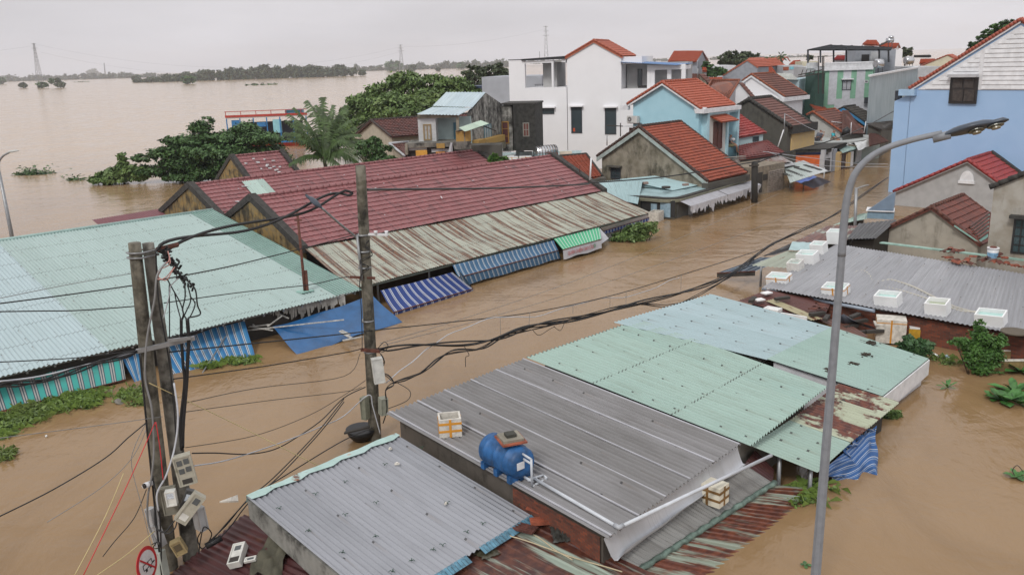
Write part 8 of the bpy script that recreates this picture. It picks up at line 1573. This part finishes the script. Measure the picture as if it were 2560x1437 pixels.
for i,(lb,bl,D) in enumerate((('round clump of flooded trees below the middle pylon',((985,165,22,12),(1000,160,10,8),(968,168,10,8)),620),('small flooded tree right of the middle pylon',((1030,170,9,8),),650),('lone flooded tree in the river further right',((1152,165,10,7),),600),('tiny flooded bush in the river',((1095,174,5,3),),560),
                               ('scattered flooded bushes left of the middle pylon',((930,172,5,3),(932,181,7,2.5),(915,178,5,3)),600),('low flooded bush, leftmost of three in the river',((58,213,9,5),),560),('pair of flooded bushes near the left pylon foot',((105,212,16,6),(128,202,9,7)),520),('flooded bush with pale branches near the left pylon foot',((150,210,12,7),(145,200,8,4)),540),('dark flooded bush at the far left edge of the river',((0,202,10,7),),620),
                               ('round bush at the left end of the island wood',((340,195,11,6),(345,202,6,3)),640),('bush at the near foot of the island wood',((470,200,18,8),),700),('tall crown above the far bank trees',((232,182,14,8),(248,187,8,5)),1500))):
    D = Dw(bl[0][0],bl[0][1]+bl[0][3]+1)
    tree(lb,[blob(x,y,a,b,D) for x,y,a,b in bl],900,D/560*.85,l_far if i % 2 else l_dark,[((bl[0][0],bl[0][1]+bl[0][3]),(bl[0][0],bl[0][1]+2),(bl[0][0],bl[0][1]))],D,60+i,name='flooded_tree',tr=.3)
for lb,s in (('thin line of drifting branches in the far river, left','205,206'),('drifting branches in the far river, right','655,213')): weeds(lb,[(s,12,6)],260,.9,71,l_dark,blades=0,hgt=.8)
mb = MB(); r = random.Random(9)
for x,y in ((395,775),(425,774),(530,770),(665,766),(820,757),(870,753),(940,750),(1140,740),(1190,737),(1290,731),(1400,722),(1580,714),(1700,707),(2060,686),(2100,682)):
    q = P('A%d,%d' % (x,y),.012); L_ = r.uniform(1.2,3.6); mb.add([q+v3(-L_,0,0),q+v3(L_,.15,0),q+v3(L_*.8,.7,0),q+v3(-L_*.7,.5,0)],[(0,1,2,3)])
single('foam_line','broken line of white foam drifting across the wide river','foam',mb,m_plain('river_foam',(.62,.57,.52),.7),kind='stuff')
# pylons
def pylon(label,x,yt,yb,D,wide=7.,arms=2):
    t,b = PD((x,yt),D),PD((x,yb),D)*v3(1,1,0); T = thing('pylon',label,'pylon',b); H_ = t[2]; mb = MB(); w_ = lambda z: wide*.5*(1-z/H_)**1.15+.5
    n = 11; lv = [H_*(1-(1-i/n)**1.25) for i in range(n+1)]; cs = lambda z: [b+v3(sx*w_(z),sy*w_(z),z) for sx,sy in ((-1,-1),(1,-1),(1,1),(-1,1))]
    for a_,c_ in zip(lv[:-1],lv[1:]):
        A_,B_ = cs(a_),cs(c_)
        for k in range(4): mb.bar(A_[k],B_[k],.24); mb.bar(A_[k],B_[(k+1) % 4],.13); mb.bar(A_[(k+1) % 4],B_[k],.13)
    part(T,'lattice_tower',mb,m_py)
    for i in range(arms): z = H_*(.98-.1*i); part(T,'cross_arm',MB().bar(b+v3(-2.6-.4*i,0,z),b+v3(2.6+.4*i,0,z),.35),m_py)
    return t
m_py = m_plain('pylon_steel',(.25,.26,.28),.6)
t1 = pylon('lattice pylon standing on the far bank at the left',99,108,201,900,4.2); t2 = pylon('lattice pylon rising from the middle of the river horizon',1005,112,180,1000,4.5,3); t3 = pylon('tallest slim lattice pylon behind the white villa',1366,65,160,950,4.2,3)
single('mast','thin mast on the far bank between the pylon and the wood','mast',MB().tube([PD('263,186',1400),PD('260,158',1400)],.8,5),m_py); single('mast','thin mast left of the tallest pylon','mast',MB().tube([PD('1349,150',900),PD('1349,129',900)],.3,5),m_py)
for lb,a_,b_,sg in (('upper power line from the left pylon across the river',t1-UP*2,t2-UP*2,22),('lower power line from the left pylon across the river',t1-UP*9,t2-UP*7,24),('power line between the two right pylons',t2-UP*2,t3-UP*3,5),('power line leaving the left pylon out of frame',t1-UP*2,t1+v3(-300,-100,-18),6)):
    single('power_line',lb,'power line',MB().tube([a_+(b_-a_)*t-UP*sg*4*t*(1-t) for t in np.linspace(0,1,25)],.055,3),m_py)
# ================================================================ river boat
DBt = 104.; ob = PD('655,352',DBt)*v3(1,1,0); ub = dirv(8.); T = thing('boat','long blue and red passenger boat moored behind the almond tree','boat',ob); FBt = Face(ob,ub); bx = lambda s: FBt.uz(s)
def hullpts(z,w_,l0,l1): return [FBt.pt(l0,z,0),FBt.pt(l0+1.6,z,w_),FBt.pt(l1-1,z,w_),FBt.pt(l1,z,0),FBt.pt(l1-1,z,-w_),FBt.pt(l0+1.6,z,-w_)]
l0,l1 = bx('570,345')[0],bx('790,345')[0]; red = m_plain('boat_red',(.42,.045,.03),.5,0,.2); blu = m_plain('boat_blue',(.03,.18,.42),.5,0,.2); cya = m_plain('boat_cyan',(.28,.58,.66),.5)
part(T,'hull',MB().add(hullpts(-.3,.9,l0+.8,l1-.5)+hullpts(.45,1.4,l0,l1),[tuple(range(6))[::-1],tuple(range(6,12))]+[(i,(i+1) % 6,6+(i+1) % 6,6+i) for i in range(6)]),red)
part(T,'gunwale',MB().extr(hullpts(.45,1.45,l0,l1),UP*.25),blu); zr = bx('650,293')[1]
part(T,'roof',MB().extr([FBt.pt(l0+.2,zr,1.3),FBt.pt(l1-.8,zr,1.3),FBt.pt(l1-.8,zr,-1.3),FBt.pt(l0+.2,zr,-1.3)],UP*.12),m_plain('pale_boat_roof',(.50,.50,.50),.6))
mb = MB(); FBt.box(mb,l0+.15,l1-.7,zr+.13,zr+.38,1.25,1.36); part(T,'roof_board',mb,red); mb = MB(); FBt.box(mb,l0+.15,l1-.7,zr+.75,zr+.82,1.25,1.32); [FBt.box(mb,l0+.2+i*1.7,l0+.27+i*1.7,zr+.38,zr+.75,1.25,1.3) for i in range(6)]; part(T,'roof_rail',mb,red)
[part(T,'post',FBt.box(MB(),l0+.2+i*1.5,l0+.32+i*1.5,.7,zr,1.15,1.27),blu) for i in range(7)]
for a_,b_,m_ in (('582,300','604,327',blu),('684,298','708,330',cya),('645,305','668,315',blu)): part(T,'cabin_panel',FBt.rect(MB(),a_,b_,.9,1.1),m_)
part(T,'rear_wall',FBt.box(MB(),l0+1,l1-1.5,.7,zr-.6,-1.2,-1.1),m_plain('boat_dark_inside',(.06,.05,.06),.7)); part(T,'wheelhouse',FBt.box(MB(),l1-3.2,l1-1.2,zr+.12,zr+.75,-1,1.1),m_plain('boat_teal',(.05,.2,.3),.5))
# ================================================================ people
def figure(label,o,yaw,J,skin,cloth_,hair=True,pants=None,hairm=None,scale=1.):
    """one skinned body with fingers; shirt, shorts and hair are its children; J gives the joints"""
    cy_,sy_ = math.cos(yaw),math.sin(yaw)
    W = lambda p: o+scale*v3(p[0]*cy_-p[1]*sy_,p[0]*sy_+p[1]*cy_,p[2])
    def skinned(name,V,E,Rr,mat,lv=1):
        me = bpy.data.meshes.new(name); me.from_pydata([tuple(W(p)-o) for p in V],E,[]); ob_ = bpy.data.objects.new(name,me); COL.objects.link(ob_); m_ = ob_.modifiers.new('skin','SKIN'); m_.use_smooth_shade = True
        for i,r_ in enumerate(Rr): me.skin_vertices[0].data[i].radius = (r_*scale,r_*scale)
        me.skin_vertices[0].data[0].use_root = True; s_ = ob_.modifiers.new('sub','SUBSURF'); s_.levels = s_.render_levels = lv; me.materials.append(mat); return ob_
    V = []; E = []; R_ = []
    def add(p,r_,par=None): V.append(p); R_.append(r_); (E.append((par,len(V)-1)) if par is not None else None); return len(V)-1
    h = add(J['hip'],.12); w_ = add(J['waist'],.11,h); c = add(J['chest'],.13,w_); n = add(J['neck'],.05,c); hd = np.asarray(J['head'],float); a = add(tuple(hd-v3(0,0,.03)),.075,n); add(tuple(hd+v3(0,0,.07)),.085,a); add(tuple(hd+v3(0,.085,-.01)),.018,a)
    for s_ in (-1,1):
        X = lambda p: (p[0]*s_,p[1],p[2]); k = 'L' if s_ < 0 else 'R'; g = lambda nm: np.asarray(J.get(nm+k,X(J[nm])),float)
        sh = add(tuple(g('shoulder')),.055,c); el = add(tuple(g('elbow')),.042,sh); wr = add(tuple(g('wrist')),.028,el); d = nrm(g('wrist')-g('elbow')); sd = nrm(np.cross(d,UP)); pm = add(tuple(g('wrist')+d*.06),.034,wr)
        for i in range(4):
            b_ = g('wrist')+d*.10+sd*(i-1.5)*.02; f1 = add(tuple(b_),.010,pm); f2 = add(tuple(b_+d*(.035+.006*(i in (1,2)))-UP*.012),.009,f1); add(tuple(b_+d*(.05+.01*(i in (1,2)))-UP*.035),.008,f2)
        t1_ = add(tuple(g('wrist')+d*.05+sd*.04*s_),.011,pm); add(tuple(g('wrist')+d*.085+sd*.055*s_-UP*.01),.009,t1_)
        hp = add(tuple(np.asarray(J['hip'])+v3(.09*s_,0,-.02)),.09,h); kn = add(tuple(g('knee')),.062,hp); an = add(tuple(g('ankle')),.038,kn); fd = g('foot'); add(tuple(fd),.035,an)
    B_ = skinned('person',V,E,R_,skin); B_.location = tuple(o); B_['label'] = label; B_['category'] = 'person'; OFF[B_.name] = o
    V = []; E = []; R_ = []; h = add(tuple(np.asarray(J['waist'])-v3(0,0,.08)),.13,None); w_ = add(J['waist'],.135,h); c = add(J['chest'],.152,w_); add(tuple(lerp(np.asarray(J['chest']),np.asarray(J['neck']),.6)),.08,c)
    for s_ in (-1,1):
        k = 'L' if s_ < 0 else 'R'; g = lambda nm: np.asarray(J.get(nm+k,(J[nm][0]*s_,J[nm][1],J[nm][2])),float); sh = add(tuple(g('shoulder')),.075,c); add(tuple(lerp(g('shoulder'),g('elbow'),.7)),.062,sh)
    S_ = skinned('shirt',V,E,R_,cloth_); S_.parent = B_
    V = []; E = []; R_ = []; h = add(J['hip'],.14,None)
    for s_ in (-1,1):
        k = 'L' if s_ < 0 else 'R'; g = lambda nm: np.asarray(J.get(nm+k,(J[nm][0]*s_,J[nm][1],J[nm][2])),float); hp = add(tuple(np.asarray(J['hip'])+v3(.09*s_,0,-.02)),.11,h); add(tuple(lerp(np.asarray(J['hip'])+v3(.09*s_,0,-.02),g('knee'),.8)),.085,hp)
    Q_ = skinned('shorts',V,E,R_,pants); Q_.parent = B_
    V = []; E = []; R_ = []; a = add(tuple(hd+v3(0,-.02,.075)),.088,None); add(tuple(hd+v3(0,-.055,.02)),.06,a); H_ = skinned('hair',V,E,R_,hairm or m_plain('black_hair',(.015,.013,.012),.6)); H_.parent = B_
    for o_ in (S_,Q_,H_): OFF[o_.name] = o
    mb = MB()
    for s_ in (-1,1): q = W(hd+v3(.03*s_,.078,.02)); mb.box(q,(.022*scale,.012*scale,.012*scale),v3(cy_,sy_,0))
    e1_ = part(B_,'eyes',mb,M_blk); q = W(hd+v3(0,.076,-.055)); part(B_,'mouth',MB().box(q,(.04*scale,.01,.01),v3(cy_,sy_,0)),m_plain('lip',(.25,.08,.06),.6)); return B_
skn = m_plain('brown_skin',(.30,.15,.095),.6,0,.08)
SIT = dict(hip=(0,0,.10),waist=(0,-.03,.26),chest=(0,.0,.42),neck=(0,.02,.58),head=(0,.05,.68),shoulder=(.18,.0,.50),elbow=(.25,.10,.28),wrist=(.14,.32,.18),knee=(.13,.42,.12),ankle=(.12,.46,-.30),foot=(.12,.60,-.34))
SQ = dict(hip=(0,0,.16),waist=(0,.02,.30),chest=(0,.12,.46),neck=(0,.20,.60),head=(0,.26,.69),shoulder=(.17,.14,.53),elbow=(.22,.34,.38),wrist=(.12,.42,.56),knee=(.17,.36,.44),ankle=(.14,.16,.07),foot=(.15,.32,.04))
Sb,ub0_,ub1_,zb_ = BALC; o = Sb.at('K1305,1195'); o = Sb.pt(Sb.uz('K1303,1195')[0],zb_,-.20)
figure('boy in grey shirt and khaki shorts sitting on the sky blue house balcony',o,math.radians(-100),SIT,skn,m_plain('grey_shirt',(.17,.18,.20),.8),pants=m_plain('khaki_shorts',(.20,.18,.09),.8),scale=1.15)
single('white_bowl','white rounded bowl beside the boy on the blue balcony','bowl',MB().tube([o+Sb.u*.42+UP*.36,o+Sb.u*.42+UP*.5,o+Sb.u*.42+UP*.6],[.10,.17,.12],12),M_foam)
q = Sb.at('K1392,1200')+Sb.n*.15; mb = MB(); mb.tube([q,q-UP*.25,q-UP*.5,q-UP*.85],[.10,.16,.10,.17],10); single('yellow_bag','bright yellow plastic bag hanging at the corner of the blue house','bag',mb,m_plain('yellow_plastic',(.70,.48,.03),.4))
tz = TERR
figure('person in a dark grey shirt squatting at the left end of the pale terrace roof',P('L735,785',tz),math.radians(-75),SQ,skn,m_plain('slate_shirt',(.10,.11,.14),.8),pants=m_plain('dark_shorts',(.05,.05,.06),.8),scale=1.12)
figure('man in a bright turquoise shirt sitting on the roof edge with legs hanging down',P('L935,772',tz)-UP*.08,math.radians(-125),SIT,skn,m_plain('turquoise_shirt',(.06,.48,.55),.7),pants=m_plain('beige_shorts',(.30,.24,.18),.8),hairm=m_plain('grey_hair',(.12,.11,.10),.7),scale=1.18)
figure('person in a grey shirt crouching beside the white mast on the terrace roof',P('L1135,722',tz),math.radians(-110),SQ,skn,m_plain('mid_grey_shirt',(.16,.16,.17),.8),pants=m_plain('dark_shorts',(.05,.05,.05)),scale=1.05)
q = P('L1130,650',tz+1.0); single('black_umbrella','folded black umbrella canopy leaning above the crouching person','umbrella',MB().tube([q-v3(.5,0,.35),q-v3(.25,0,.1),q,q+v3(.2,0,.02)],[.02,.26,.32,.05],10),M_blk)
m_rc = m_plain('red_chair_plastic',(.38,.05,.03),.5)
for lb,s in (('red plastic chair on the terrace behind the squatting person','L745,700'),('red plastic chair lying near the turquoise shirted man','L885,690')):
    c_ = P(s,tz); T = thing('chair',lb,'chair',c_); part(T,'seat',MB().box(c_+UP*.42,(.42,.42,.03)),m_rc)
    for x in (-.18,.18):
        for y in (-.18,.18): part(T,'leg',MB().bar(c_+v3(x*1.1,y*1.1,0),c_+v3(x,y,.41),.035),m_rc)
    mb = MB(); [mb.bar(c_+v3(x,.2,.43),c_+v3(x,.26,.85),.03) for x in (-.19,-.06,.06,.19)]; mb.bar(c_+v3(-.2,.26,.85),c_+v3(.2,.26,.85),.05); part(T,'backrest',mb,m_rc)
# ================================================================ haze
mb = MB(); mb.hexa([v3(x,y,-1.5) for x,y in ((-2600,-120),(2600,-120),(2600,3200),(-2600,3200))]+[v3(x,y,75) for x,y in ((-2600,-120),(2600,-120),(2600,3200),(-2600,3200))])
hm = bpy.data.materials.new('haze'); hm.use_nodes = True; hn = hm.node_tree; hn.nodes.clear(); ho = hn.nodes.new('ShaderNodeOutputMaterial'); hv = hn.nodes.new('ShaderNodeVolumePrincipled'); hv.inputs['Density'].default_value = .00022; hv.inputs['Color'].default_value = (.90,.93,1,1); hv.inputs['Anisotropy'].default_value = .1
hn.links.new(hv.outputs[0],ho.inputs['Volume']); single('haze','thin grey rain haze over the river','haze',mb,hm,(0,0,0),kind='stuff')
